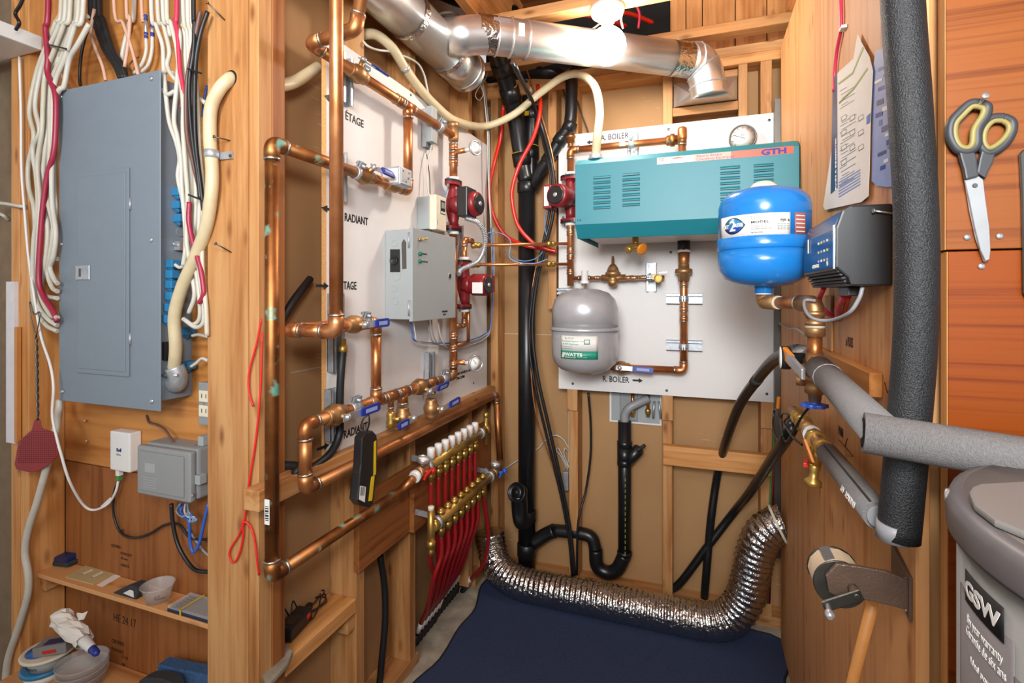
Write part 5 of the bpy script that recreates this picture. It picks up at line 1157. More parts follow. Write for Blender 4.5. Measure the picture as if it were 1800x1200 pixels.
MB().lathe((CT.x, CT.y, ztp - .001), (0, 0, 1), [(.032, -.004), (.030, .004), (.020, .014), (.010, .017), (.001, .017)], 24).build('air_valve_cap', 'ivory', t)
MB().lathe((CT.x, CT.y, zb0 + .002), (0, 0, -1), [(.026, 0), (.022, .004), (.020, .006), (.020, .018), (.016, .019)], 20).build('outlet_neck', 'tank_blue', t)
a0, tt = ang_at(1268, CT, RT_); a1, _ = ang_at(1389, CT, RT_)
tt = 1.2 - .09; zA, zB_ = HC - (374 - HZ)/FPX*tt, HC - (413 - HZ)/FPX*tt
cyl_patch(CT, RT_, a0, a1, zB_, zA, t, 'label', 'label_white', n=24)
a2, _ = ang_at(1397, CT, RT_); a3, _ = ang_at(1416, CT, RT_)
cyl_patch(CT, RT_, a2, a3, zB_ + .001, zA, t, 'warning_label', 'label_rose')
for k in range(5): cyl_patch(CT, RT_, a2 + .03, a3 - .03, zA - .008 - k*.0085, zA - .0055 - k*.0085, t, 'warning_line', 'label_white', lift=.0010)
# eye-shaped logo
ac, _ = ang_at(1289, CT, RT_); zcn = (zA + zB_)/2 + .001
def eye(w, h, mat, nm, lift, top=1.0):
    o_, f_ = [], []; n = 24
    for k in range(n + 1):
        s = -1 + 2*k/n; y = h*(1 - abs(s)**2.2); an = ac + s*w/RT_
        for rr in (RT_ + lift, RT_ + lift + .0003):
            for z in (zcn - y, zcn + (y if top == 1.0 else -min(y, h*.25))): o_.append((CT.x + rr*math.cos(an), CT.y + rr*math.sin(an), z))
    for k in range(n): b_ = 4*k; f_ += [(b_+2, b_+6, b_+7, b_+3), (b_, b_+1, b_+5, b_+4), (b_+1, b_+3, b_+7, b_+5), (b_, b_+4, b_+6, b_+2)]
    MB().add(o_, f_, True).build(nm, mat, t)
eye(.0295, .0185, 'ink', 'logo_outline', .0010); eye(.027, .0162, 'clamp_blue', 'logo', .0014); eye(.0262, .0156, 'valve_blue', 'logo_base', .0017, 0)
cyl_text('2', CT, RT_, ac - .09, zcn - .011, .024, 'label_white', t, lift=.0022, bold=.0006); cyl_text('JET', CT, RT_, ac - .245, zcn - .004, .0080, 'label_white', t, lift=.0030, squeeze=1.0, bold=.0004); cyl_text('RITE', CT, RT_, ac + .045, zcn - .003, .0080, 'label_white', t, lift=.0030, squeeze=.95, bold=.0004)
ab, _ = ang_at(1320, CT, RT_)
cyl_text('MODEL', CT, RT_, ab, zA - .021, .0052, 'ink', t, squeeze=1.5, bold=.0002)
for k in range(3): cyl_text('MAX WORKING PRESSURE 125 PSI', CT, RT_, ab, zA - .0265 - .0042*k, .0024, 'ink', t, squeeze=.8); cyl_text('JET WATER TANK', CT, RT_, ab, zA - .007 - .004*min(k, 1), .002, 'ink', t)
cyl_text('Mfg. Date Canada', CT, RT_, ab, zB_ + .006, .0024, 'ink', t)
ab2, _ = ang_at(1369, CT, RT_)
cyl_text('PJR 6', CT, RT_, ab2 + .03, zA - .019, .005, 'ink', t, squeeze=1.3, bold=.0002)
for k in range(4): cyl_text('862 kPa max. 45 L', CT, RT_, ab2 - .03, zA - .0255 - .0038*k, .0024, 'ink', t)
# tank fittings and tee column
XC, YC = .22, 1.178
def zc_(py): return HC - (py - HZ)/FPX*1.032
t = thing('well_pipe_column', (XC, YC, zc_(705)), 'bronze pipe column with a blue hand wheel below the blue tank', 'pipe')
ze = zt_(531); e1 = V((CT.x, CT.y, zb0 - .012)); e2 = V((CT.x, CT.y, ze)); e3 = V((XC, YC, ze)); 
MB().lathe((CT.x, CT.y, zb0 - .015), (0, 0, -1), [(.018, 0), (.018, .004)], 16).build('white_tape', 'white', t)
MB().ring_sweep(bent([e1 - V((0, 0, .008)), e2, e2.lerp(e3, .30)], .022), .0165, 16).build('elbow', 'bronze', t)
MB().cyl(e2.lerp(e3, .24), e2.lerp(e3, .78), .0125, 16).build('nipple', 'copper_dull', t)
for f_ in (.30, .72): d = (e3 - e2).normalized(); q = e2.lerp(e3, f_); MB().ring_sweep([q - d*.006, q + d*.006], .0150, 16).build('thread_seal', 'putty', t)
MB().ring_sweep(bent([e2.lerp(e3, .74), e3, e3 - V((0, 0, .03))], .022), .0170, 16).build('elbow', 'bronze', t)
MB().lathe((XC, YC, zc_(545)), (0, 0, -1), [(.015, 0), (.021, .004), (.021, .010), (.014, .012), (.014, .02), (.019, .022), (.019, .030), (.016, .031)], 12).build('union', 'bronze', t)
MB().lathe((XC, YC, zc_(572)), (0, 0, -1), [(.018, 0), (.018, .006)], 12).build('thread_seal', 'putty', t)
MB().lathe((XC, YC, zc_(576)), (0, 0, -1), [(.0185, 0), (.019, .002), (.019, .016), (.015, .018)], 18).build('coupling', 'bronze', t)
MB().cyl((XC, YC, zc_(592)), (XC, YC, zc_(640)), .0135, 16).build('pipe', 'copper_dull', t)
zt3 = zc_(641)
MB().cyl((XC, YC, zt3 + .025), (XC, YC, zt3 - .02), .0165, 14).cyl((XC, YC - .03, zt3), (XC, YC + .07, zt3), .0155, 14).build('cross_tee', 'bronze', t)
MB().lathe((XC, YC - .02, zt3), (0, -1, 0), [(.018, 0), (.022, .003), (.022, .016), (.019, .018), (.02, .02), (.02, .032)], 6).build('hex_adapter', 'brass', t)
gc = V((XC - .035, YC + .055, zt3 + .006))
g = MB().lathe(gc, (-1, .05, 0), [(.012, -.03), (.012, -.002), (.024, 0), (.025, .003), (.025, .018), (.023, .019)], 24).build('pressure_gauge', 'plastic_black', t)
MB().lathe(gc + V((-.0195, .001, 0)), (-1, .05, 0), [(.0235, -.001), (.0235, .0008), (.001, .001)], 24).build('dial', 'gauge_face', g)
l0 = V((XC - .035, YC - .005, zt3 - .002))
MB().obox(l0, (.3, -1, -.45), (.8, .2, 0), (0, 0, 1), .035, .004, .011).build('lever', 'steel', t, .002)
MB().obox(l0 + V((-.008, .032, .013)), (.3, -1, -.45), (.8, .2, 0), (0, 0, 1), .018, .005, .0125).build('lever_grip', 'orange', t, .002)
MB().lathe((XC, YC, zt3 - .018), (0, 0, -1), [(.018, 0), (.021, .006), (.021, .014), (.017, .018), (.020, .026), (.019, .038), (.013, .042), (.011, .055), (.007, .058), (.006, .066)], 14).build('boiler_drain_body', 'bronze', t)
MB().lathe((XC, YC, zt3 - .032), (-.8, .2, .05), [(.010, 0), (.010, .018), (.014, .019), (.014, .032), (.012, .033), (.010, .028)], 14).build('hose_outlet', 'bronze', t)
hw_ = MB(); zc9 = zt3 - .085; pl = []
for k in range(36):
    an = 2*math.pi*k/36; rr = .0225*(1 + .10*math.cos(6*an)); pl.append((XC + rr*math.cos(an), YC + rr*math.sin(an), zc9))
hw_.prism(pl, (0, 0, .007)).lathe((XC, YC, zc9), (0, 0, 1), [(.008, -.003), (.008, .012)], 12); hw_.build('hand_wheel', 'tap_blue', t, .0015)
# gauge hose: two big black poly hoses
def hose(pts, label):
    t = thing('water_hose', pts[-1], label, 'hose'); p = smooth_path(pts, 8)
    MB().ring_sweep(p, .0155, 16).build('hose', 'abs_black', t); return t, p
YBh = 2.21
h1, p = hose([(XC - .002, YC + .07, zt3 + .006), (XC - .012, YC + .13, zt3 + .014), onY(1362, 632, 1.48), onY(1330, 668, 1.66), onY(1300, 712, 1.84), onY(1278, 770, 2.04), onY(1262, 830, YBh), onY(1250, 910, YBh), onY(1243, 990, YBh), (onY(1238, 1060, YBh).x, YBh, .039)], 'black water hose arching from the bronze column down behind the brace board')
MB().ring_sweep([p[0], p[5]], .0185, 16).build('hose_clamp', 'steel', h1); 
q = p[24]; d = (p[26] - p[22]).normalized(); MB().ring_sweep([q - d*.02, q + d*.02], .0163, 16).build('tape_wrap', 'rubber_foam', h1)
XM = .235
def zm(px, py): return onX(px, py, XM)
h2, p = hose([zm(1398, 742) + V((0, .02, 0)), onY(1385, 765, 1.50), onY(1345, 825, 1.80), onY(1316, 868, 2.04), onY(1290, 900, YBh), onY(1240, 965, YBh), onY(1195, 1025, YBh), (onY(1172, 1052, YBh).x, YBh, .039)], 'black water hose running diagonally from the main valve to the floor')
# main line
t = thing('main_water_line', zm(1500, 850), 'grey insulated main water line with brass valves on the partition', 'pipe')
zM = .957
def ym(px): return onX(px, 760, XM).y
MB().cyl((XM, ym(1394), zM), (XM, ym(1460), zM), .0135, 14).build('pipe', 'bronze', t)
for px, w, rr in ((1402, .014, .019), (1412, .010, .021), (1422, .012, .018), (1434, .012, .020), (1446, .008, .018)):
    MB().cyl((XM, ym(px) - w, zM), (XM, ym(px) + w, zM), rr, 8).build('fitting', 'brass' if px != 1422 else 'bronze', t)
MB().cyl((XM, ym(1428) - .005, zM), (XM, ym(1428) + .005, zM), .0195, 14).build('thread_seal', 'white', t)
yt = ym(1440)
MB().cyl((XM, yt, zM), (XM - .008, yt, zM - .05), .011, 12).lathe((XM - .008, yt, zM - .045), (-.1, -.1, -1), [(.010, 0), (.012, .006), (.009, .016), (.009, .028), (.016, .034), (.0165, .044), (.014, .045), (.012, .036)], 16).build('drain_spout', 'brass', t)
MB().obox((XM - .02, yt - .004, zM - .018), (.3, -.4, -1), (0, 1, -.4), (1, 0, 0), .024, .008, .003).build('orange_lever', 'orange', t, .002)
MB().obox((XM - .024, yt + .002, zM - .045), (.2, 1, -.1), (0, .1, 1), (1, 0, 0), .028, .005, .004).build('red_handle', 'valve_red', t, .002)
MB().obox((XM - .03, ym(1390), zM + .012), (0, .5, -1), (.3, 1, 0), (1, 0, 0), .020, .006, .004).build('yellow_lever', 'orange', t, .002)
ya_, yb_ = ym(1455), .842
MB().cyl((XM, ya_, zM), (XM, yb_, zM), .0195, 24).build('insulation', 'foam_gray', t)
MB().cyl((XM, ya_ + .002, zM), (XM, ya_ - .01, zM), .0165, 18).build('pipe_end', 'putty', t)
MB().cyl((XM, yb_ + .004, zM), (XM, yb_ - .006, zM), .0150, 18).build('pipe_end', 'cable_gray', t)
MB().bar((XM - .0085, ya_ - .01, zM + .0176), (XM - .0085, yb_ + .004, zM + .0176), .0035, .0008, (-.45, 0, .9)).build('slit', 'ink', t)
text('ENERGY  1/2', (XM - .0203, yb_ + .03, zM + .004), (0, 1, 0), (-.25, 0, -1), .009, 'label_white', t, squeeze=1.1)
# coiled black wire
c = zm(1410, 735); pts = [zm(1437, 700), zm(1430, 730) - V((.02, 0, 0)), zm(1418, 765) - V((.03, 0, 0)), zm(1405, 778) - V((.03, 0, 0)), zm(1397, 760) - V((.03, 0, 0)), zm(1390, 730) - V((.03, 0, 0)), zm(1382, 722) - V((.03, 0, 0)), zm(1384, 750) - V((.036, 0, 0)), zm(1393, 775) - V((.036, 0, 0)), zm(1403, 768) - V((.036, 0, 0)), zm(1396, 735) - V((.03, 0, 0)), zm(1404, 728) - V((.034, 0, 0)), zm(1412, 732) - V((.03, 0, 0)), zm(1402, 745) - V((.03, 0, 0)), zm(1420, 770) - V((.03, 0, 0)), zm(1428, 783) - V((.02, 0, 0))]
cable(pts, .0028, 'wire_black', 'black wire coiled below the blue hand wheel')
# upper insulated pipe with its corner
t = thing('insulated_pipe', (XC - .005, .9, 1.06), 'grey foam insulated pipe running from the bronze column and turning right above the heater', 'pipe')
xg = .215; g0 = V((xg + .003, YC - .052, zt3)); g1 = V((xg, .748, 1.091)); g2 = V((.72, .66, 1.055))
rg_ = .0238
MB().cyl(g0, g1 + V((0, -.004, 0)), rg_, 28).build('foam_sleeve', 'foam_gray', t)
d = (g2 - g1).normalized()
MB().cyl(g1 - d*.022, g2, rg_*1.04, 28).build('foam_sleeve', 'foam_gray', t)
MB().lathe(g1 - d*.0225, d, [(.019, -.0004), (.008, -.0004)], 14).build('open_end', 'ink', t)
ring(g0.lerp(g1, .2), g1 - g0, rg_*1.0, .001).build('joint_line', 'cable_gray', t)
# thick black foam tube
t = thing('foam_pipe_tube', (.244, .80, .955), 'thick black foam covered pipe leaning at the end of the partition', 'pipe')
Yf_ = .7995
pts = [V((.2486 - .01, Yf_, 1.90)), onY(1586, 0, Yf_), onY(1600, 200, Yf_), onY(1611, 420, Yf_), onY(1608, 600, Yf_), onY(1594, 780, Yf_), onY(1579, 945, Yf_)]
MB().ring_sweep(smooth_path(pts, 8), .0238, 32).build('foam_sleeve', 'foam_black', t)
MB().cyl(pts[-1] + V((-.004, -.002, .02)), pts[-1] + V((-.005, -.001, -.002)), .0205, 24).build('inner_pipe', 'cable_gray', t)
# ------------------------------------------------------------------ pump controller on the partition
t = thing('pump_controller', (.25, 1.07, 1.275), 'dark grey pump controller box with a blue touch panel on the partition', 'controller')
Ya, Yb = .94, 1.208
prof = [(XR - .0005, 1.405), (.226, 1.405), (.214, 1.398), (.205, 1.37), (.2045, 1.308), (.222, 1.290), (.226, 1.278), (XR - .0005, 1.278)]
bd = MB().prism([(x, Ya, z) for x, z in prof], (0, Yb - Ya, 0)).build('housing', 'plastic_black', t, .003)
pn = MB().prism([(.2135, Ya + .012, 1.396), (.2040, Ya + .012, 1.37), (.2035, Ya + .012, 1.309), (.2055, Ya + .012, 1.309), (.2060, Ya + .012, 1.37), (.2150, Ya + .012, 1.396)], (0, Yb - Ya - .024, 0)).build('touch_panel', 'switch_navy', t)
MB().box((.2028, Ya + .006, 1.306), (.2048, Ya + .0115, 1.376)).build('chrome_edge', 'steel', t)
for k in range(5): MB().prism([(x - .0015, Ya + .006, z) for x, z in ((.222 - .0, 1.305 - k*.0055), (.209 + .003*k, 1.303 - k*.0055), (.211 + .003*k, 1.300 - k*.0055), (.222, 1.302 - k*.0055))], (0, Yb - Ya - .012, 0)).build('rib', 'rubber', t)
for k in range(4):
    for j in range(3): MB().box((.2026, Ya + .05 + k*.022, 1.322 + j*.016), (.2036, Ya + .055 + k*.022, 1.326 + j*.016)).build('key', ('label_lav', 'yellow', 'label_white')[(k + j) % 3], pn)
MB().box((.2022, Yb - .065, 1.345), (.2032, Yb - .055, 1.372)).build('display', 'label_white', pn)
text('GRUNDFOS', (.2030, Yb - .10, 1.313), (0, -1, 0), (0, 0, 1), .007, 'label_white', pn)
text('A', (.2030, Ya + .055, 1.313), (0, -1, 0), (0, 0, 1), .009, 'label_white', pn)
p = onY(1550, 373, Ya - .002)
tag(MB().cyl(V((XR - .0005, Ya - .004, p.z - .003)), p + V((-.012, -.006, .002)), .0016, 8).lathe(p + V((-.012, -.006, .002)), (-1, -.3, .1), [(.0035, 0), (.0035, .001)], 10).build('nail', 'steel'), 'long shiny nail beside the pump controller', 'nail')
q = V((.245, .99, 1.2775))
MB().box((.232, .985, 1.262), (.25, 1.05, 1.2775)).build('connector_block', 'plastic_black', t, .002)
cable([V((.228, 1.14, 1.277)), onX(1440, 530, .235), onX(1452, 548, .25), onX(1466, 556, .272), onX(1467, 562, XR - .003)], .005, 'cable_pink', 'pink cable curving out under the pump controller')
cable([V((.24, 1.04, 1.262)), onX(1474, 540, .25), onX(1473, 552, .268), onX(1472, 560, XR - .004)], .006, 'cable_pink', 'thick pink cable dropping straight under the pump controller')
cable([V((.244, 1.03, 1.262)), onX(1487, 538, .262), onX(1484, 552, XR - .003)], .0042, 'valve_red', 'red cable under the near end of the pump controller')
cable([V((.245, .955, 1.277)), onX(1510, 525, .24), onX(1492, 550, .23), onX(1460, 563, .22), onX(1430, 560, .20), onX(1416, 545, .195), onX(1415, 528, .20), (.218, YC - .022, ze + .006)], .0032, 'cable_gray', 'grey cable looping from the pump controller to the bronze elbow')
cable([onX(1370, 568, .27), onX(1385, 576, .262), onX(1400, 578, .255), onX(1412, 586, .245), onX(1418, 590, .24)], .0032, 'cable_gray', 'twisted grey and red wires reaching the bronze coupling')
# corner wires
for i, (m_, dx, nm) in enumerate((('cable_red', 0, 'dark red'), ('wire_black', 3, 'black'), ('green_plug', -3, 'green'))):
    cable([onY(1373 + dx, 520, 2.115), onY(1369 + dx, 600, 2.115), onY(1367 - dx, 680, 2.115), onY(1364 + dx, 760, 2.12), onY(1359 + dx, 840, 2.12), onY(1354 + dx, 920, 2.14), onY(1352 + dx, 1000, 2.14), onY(1350 + dx, 1060, 2.14)], .0028, m_, nm + ' wire running down the gap beside the partition', grp='wires in the corner gap')
MB_ = MB().box((.262, 2.092, .3), (.285, 2.122, 1.98)).build('metal_channel', 'dark_steel'); tag(MB_, 'vertical steel channel in the gap behind the partition', 'channel')
# ------------------------------------------------------------------ pink cable, brochures
t = thing('electrical_cable', onX(1468, 130, XR - .006), 'pink cable stapled down the top of the partition', 'cable')
MB().ring_sweep(smooth_path([onX(1476, -60, XR - .005), onX(1478, 0, XR - .005), onX(1478, 50, XR - .005), onX(1471, 90, XR - .005), onX(1467, 130, XR - .005), onX(1466, 160, XR - .006)], 6), .0036, 8).build('cable', 'cable_pink', t)
p = onX(1478, 50, XR - .009); MB().box((p.x - .001, p.y - .009, p.z - .003), (XR - .0003, p.y + .009, p.z + .003)).build('staple', 'white', t)
def sheet(name, px, X, mat, label, cat, thick=.0006, bulge=0):
    o_ = thing(name, onX(*px[0], X), label, cat); MB().prism([onX(a, b_, X) for a, b_ in px], (thick, 0, 0)).build('sheet', mat, o_); return o_
X1_ = XR - .006
t = sheet('brochure', ((1540, 88), (1562, 85), (1576, 95), (1578, 325), (1560, 329), (1540, 326), (1532, 318), (1534, 120)), X1_ + .003, 'label_lav', 'blue brochure pinned to the partition beside the foam tube', 'brochure')
X_ = X1_ + .0024
def patch(par, px, mat, X, nm): MB().prism([onX(a, b_, X) for a, b_ in px], (.0003, 0, 0)).build(nm, mat, par)
random.seed(3)
for k in range(16):
    x = 1537 + random.random()*26; y = 120 + k*11.5; w = 5 + random.random()*10; h = 3 + random.random()*7
    patch(t, ((x, y), (x + w, y - w*.45), (x + w, y - w*.45 + h), (x, y + h)), ('label_blue', 'label_navy', 'label_white', 'ink_blue')[k % 4], X_, 'print')
t = sheet('brochure', ((1468, 132), (1500, 103), (1507, 60), (1514, 75), (1528, 100), (1534, 124), (1530, 210), (1528, 300), (1526, 345), (1514, 355), (1450, 369), (1447, 362), (1462, 260)), X1_, 'paper', 'white brochure with a navy edge hanging on the partition', 'brochure')
X_ = X1_ - .0006
patch(t, ((1464, 138), (1471, 128), (1472, 330), (1460, 341)), 'label_navy', X_, 'navy_edge')
sm_ = text('GUIDE A CONSERVER', onX(1469.5, 335, X_ - .0004), (0, 0, 1), (0, 1, 0), .0055, 'label_white', t, squeeze=1.5, bold=.0001)
patch(t, ((1473, 146), (1498, 127), (1516, 82), (1518, 84), (1499, 130), (1474, 149)), 'label_olive', X_, 'green_line')
patch(t, ((1474, 180), (1500, 154), (1524, 119), (1525, 122), (1501, 157), (1475, 183)), 'label_olive', X_, 'green_line')
for k in range(26):
    y = 150 + k*6.2 + (12 if k > 5 else 0); x = 1476 + (k*7 % 5); L = 12 + (k*13 % 26)
    patch(t, ((x, y + 10), (x + L, y + 10 - L*.62), (x + L, y + 10.9 - L*.62), (x, y + 10.9)), 'cable_gray', X_, 'text_line')
for k in range(10):
    x, y = 1478 + (k % 3)*15, 200 + (k//3)*26
    patch(t, ((x, y + 6), (x + 9, y), (x + 10, y + 8), (x + 1, y + 14)), 'heater_gray', X_, 'drawing'); patch(t, ((x + 1.2, y + 6.6), (x + 8, y + 2), (x + 9, y + 7.4), (x + 2, y + 12.4)), 'paper', X_ - .0004, 'drawing_inside')
patch(t, ((1523, 205), (1530, 198), (1529, 215), (1523, 219)), 'label_blue', X_, 'print')
for k in range(6): patch(t, ((1474, 345 - k*5), (1512, 322 - k*5), (1512, 324 - k*5), (1474, 347 - k*5)), 'label_lav', X_, 'text_line')
for (px, py, s_, h) in ((1487, 607, 'n PUITS', .020), (1474, 762, 'MAIN', .020)):
    a = onX(px, py, XR - .0004); o_ = text(s_, a, (0, -1, 0), (0, 0, 1), h, 'ink_brown', wr, squeeze=.55)
for q in (((1555, 672), (1560, 690), (1568, 680)), ((1475, 773), (1485, 785), (1490, 770), (1486, 785), (1500, 802), (1492, 801))):
    MB().ring_sweep([onX(a, b_, XR - .0003) for a, b_ in q], .0008, 6).build('pen_mark', 'ink_brown', wr)
# ------------------------------------------------------------------ crank reel
t = thing('line_reel', (.21, .87, .82), 'old brown metal crank reel with a beige line, screwed to the partition', 'reel')
cR = onY(1489, 1032, .862); zr_ = cR.z
arm = [V((XR - .004, .866, zr_ + .022)), V((XR - .03, .866, zr_ + .030)), cR + V((.012, .004, .031)), cR + V((-.012, .004, .030)), cR + V((-.026, .004, .010)), cR + V((-.022, .004, -.014)), cR + V((-.002, .004, -.022)), cR + V((.02, .004, -.016)), V((XR - .03, .866, zr_ - .018)), V((XR - .004, .866, zr_ - .020))]
MB().prism(arm, (0, .007, 0)).build('arm', 'bronze_paint', t, .002)
MB().prism([(XR - .0005, .862, zr_ + .028), (XR - .0005, .935, zr_ + .046), (XR - .0005, .935, zr_ - .012), (XR - .0005, .862, zr_ - .034)], (-.004, 0, 0)).build('mounting_plate', 'bronze_paint', t, .001)
for y, z in ((.872, .020), (.872, -.022)): MB().lathe((XR - .0048, y, zr_ + z), (-1, 0, 0), [(.0035, 0), (.0025, .002)], 10).build('screw', 'steel', t)
cD = cR + V((-.006, .012, -.004))
MB().lathe(cD, (0, 1, 0), [(.034, 0), (.035, .002), (.034, .004)], 32).build('front_disc', 'dark_steel', t)
MB().lathe(cD + V((0, .004, 0)), (0, 1, 0), [(.0325, 0), (.0325, .042)], 32).build('line_drum', 'cloth_tape', t)
for k in range(9): ring(cD + V((0, .007 + k*.0045, 0)), (0, 1, 0), .0325, .0018).build('line_turn', 'cloth_tape', t)
MB().lathe(cD + V((0, .046, 0)), (0, 1, 0), [(.034, 0), (.035, .002), (.034, .004)], 32).build('rear_disc', 'dark_steel', t)
MB().obox(cD + V((-.012, .026, .0325)), (0, 1, 0), (1, 0, .35), (-.35, 0, 1), .018, .007, .0015).build('maker_tag', 'heater_dark', t)
ck = cR + V((.008, -.016, -.002)); ce_ = ck + V((-.036, -.004, -.018))
MB().cyl(ck + V((0, .026, 0)), ck, .007, 12).build('axle', 'bronze_paint', t)
dd = (ce_ - ck).normalized(); sd_ = V((0, 1, 0)).cross(dd)
MB().obox((ck + ce_)/2, dd, sd_, (0, 1, 0), (ce_ - ck).length/2 + .007, .0075, .0018).lathe(ck + V((0, -.002, 0)), (0, -1, 0), [(.005, 0), (.004, .002)], 10).build('crank', 'dark_steel', t, .001)
MB().lathe(ce_, (-.1, -1, -.2), [(.004, -.002), (.004, .012), (.0065, .015), (.0065, .021), (.003, .025)], 14).build('knob', 'steel', t)
# stick
tag(MB().cyl((.2475, .913, .80), (.205, 1.245, 0.0), .0078, 16).build('broom_handle', 'stick'), 'wooden stick leaning on the partition under the crank reel', 'stick')
# ------------------------------------------------------------------ scissors on the panelling
def pp_(px, py, o=.004): return onY(px, py, YP - o)
t = thing('scissors', pp_(1734, 460), 'steel scissors with dark grey and olive handles hanging on the panelling', 'scissors')
def loop(par, pts, r, mat, nm, o, sc=1): 
    p = smooth_path([pp_(a, b_, o) for a, b_ in pts] + [pp_(*pts[0], o)], 6); return MB().ring_sweep(p, r, 10).build(nm, mat, par)
loop(t, ((1722, 181), (1735, 188), (1732, 205), (1718, 228), (1716, 255), (1702, 266), (1684, 262), (1671, 240), (1673, 215), (1690, 195), (1706, 182)), .0056, 'grip', 'grip_loop', .010)
loop(t, ((1720, 187), (1729, 192), (1726, 204), (1712, 227), (1709, 252), (1700, 260), (1687, 256), (1679, 240), (1680, 218), (1694, 201), (1708, 188)), .0035, 'grip_olive', 'grip_lining', .0125)
loop(t, ((1764, 206), (1778, 214), (1779, 230), (1768, 250), (1750, 265), (1735, 268), (1723, 255), (1722, 235), (1730, 217), (1745, 207)), .0052, 'grip', 'grip_loop', .006)
loop(t, ((1762, 212), (1772, 219), (1773, 230), (1763, 245), (1748, 257), (1737, 260), (1730, 250), (1730, 235), (1736, 222), (1747, 213)), .0032, 'grip_olive', 'grip_lining', .0085)
MB().prism([pp_(a, b_, .006) for a, b_ in ((1679, 258), (1700, 262), (1712, 275), (1714, 300), (1716, 312), (1693, 318), (1690, 300), (1684, 280))], (0, -.008, 0)).build('grip_neck', 'grip', t, .002)
MB().prism([pp_(a, b_, .002) for a, b_ in ((1722, 262), (1745, 266), (1742, 285), (1732, 305), (1728, 316), (1712, 306), (1716, 285))], (0, -.008, 0)).build('grip_neck', 'grip', t, .002)
MB().prism([pp_(a, b_, .007) for a, b_ in ((1694, 316), (1711, 304), (1727, 316), (1731, 350), (1738, 400), (1740, 440), (1738, 456), (1731, 459), (1722, 440), (1712, 400), (1703, 355))], (0, -.0022, 0)).build('blade', 'blade', t, .0006, 1)
MB().prism([pp_(a, b_, .004) for a, b_ in ((1695, 318), (1706, 330), (1716, 390), (1726, 430), (1732, 460), (1728, 459), (1714, 420), (1703, 370))], (0, -.0018, 0)).build('blade', 'blade', t)
MB().lathe(pp_(1714, 326, .0095), (0, -1, 0), [(.003, 0), (.0025, .001)], 12).build('rivet', 'dark_steel', t)
p, q = pp_(1714, 194, .0005), pp_(1732, 168, .03)
d = (q - p).normalized(); tag(MB().cyl(p, q, .0018, 8).lathe(q, d, [(.0042, -.001), (.0042, .001), (.001, .0012)], 12).build('nail', 'steel'), 'nail holding up the scissors', 'nail')
for i, (px, py) in enumerate(((1700, 417), (1757, 415), (1725, 468))):
    tag(MB().lathe(onY(px, py, YP - (.0005 if py < 440 else -.0015)), (0, -1, 0), [(.0042, 0), (.0035, .0015), (.001, .002)], 14).build('screw', 'steel'), ['screw left of the scissor blade', 'screw right of the scissor blade', 'screw just below the scissor tip'][i], 'screw')
a, b_ = onY(1792, 268, YP - .012), onY(1815, 520, YP - .004)
tag(MB().prism([onY(*q, YP - .006) for q in ((1793, 270), (1800, 262), (1815, 262), (1815, 540), (1800, 515), (1797, 350))], (0, .004, 0)).build('hanging_tool', 'dark_steel', None, .001, 1), 'edge of a hanging steel tool at the right frame edge', 'tool')
# ------------------------------------------------------------------ water heater
CH = V((.4706, .53, 0)); RH = .258; ZH = 1.078
t = thing('water_heater', (CH.x, CH.y, 0), 'tall grey electric water heater in front of the wood panelling', 'water heater')
MB().lathe((CH.x, CH.y, 0), (0, 0, 1), [(RH*.96, 0), (RH*.97, .03), (RH*.97, ZH - .032)], 72).build('jacket', 'heater_gray', t)
MB().lathe((CH.x, CH.y, ZH - .034), (0, 0, 1), [(RH*.97, 0), (RH, .001), (RH + .0005, .004), (RH + .0005, .022), (RH - .003, .030), (RH - .010, .033), (RH - .012, .0335)], 72).build('lid_band', 'heater_dark', t)
MB().lathe((CH.x, CH.y, ZH - .030), (0, 0, 1), [(RH - .013, .020), (RH - .013, .0295), (RH*.6, .0300), (.001, .0302)], 72).build('lid', 'heater_rim', t)
lidp = [onZ(a_, b_, ZH + .0004) for a_, b_ in ((1703, 876), (1709, 866), (1724, 860), (1800, 856), (1880, 858), (1905, 880), (1905, 985), (1850, 985), (1800, 948), (1748, 926), (1712, 898))]
MB().prism(lidp, (0, 0, .006)).build('access_cover', 'heater_gray', t, .002)
RJ = RH*.97
def zh(px, py): a, tt = ang_at(px, CH, RJ); return a, HC - (py - HZ)/FPX*tt
# front trim panel
al, zz0 = zh(1692, 1000); al = zh(1690, 1000)[0]; ar = zh(1785, 1000)[0]
cyl_patch(CH, RJ, al, ar, .45, ZH - .075, t, 'front_panel', 'heater_panel', n=20)
cyl_patch(CH, RJ, ar, ar + .03, .45, ZH - .10, t, 'panel_border', 'heater_dark', lift=.0006, n=4)
g0a, gz0 = zh(1700, 1000); g1a, gz1 = zh(1768, 1062)
z_top = zh(1700, 999)[1]; z_bot = zh(1700, 1054)[1]
cyl_patch(CH, RJ, g0a, g1a, z_bot, z_top, t, 'brand_plate', 'ink', lift=.0010, n=14)
w_ = (g1a - g0a)*RJ
cyl_text('GSW', CH, RJ, g0a + .05*w_/RJ, z_bot + (z_top - z_bot)*.28, (z_top - z_bot)*.5, 'label_white', t, lift=.0022, squeeze=1.0*w_*.88/((z_top - z_bot)*.5*3.05), bold=.0006)
za_ = zh(1703, 1093)[1]; hh = .0082
cyl_text('Six year warranty', CH, RJ, g0a + .004/RJ, za_, hh, 'label_white', t, lift=.0012, squeeze=w_/(hh*10.8)); cyl_text('Garantie de six ans', CH, RJ, g0a + .002/RJ, zh(1702, 1113)[1], hh, 'label_white', t, lift=.0012, squeeze=w_/(hh*10.4)*.98)
cyl_text('Ideal pour la vie', CH, RJ, g0a + .012/RJ, zh(1708, 1163)[1], .006, 'label_white', t, lift=.0012)
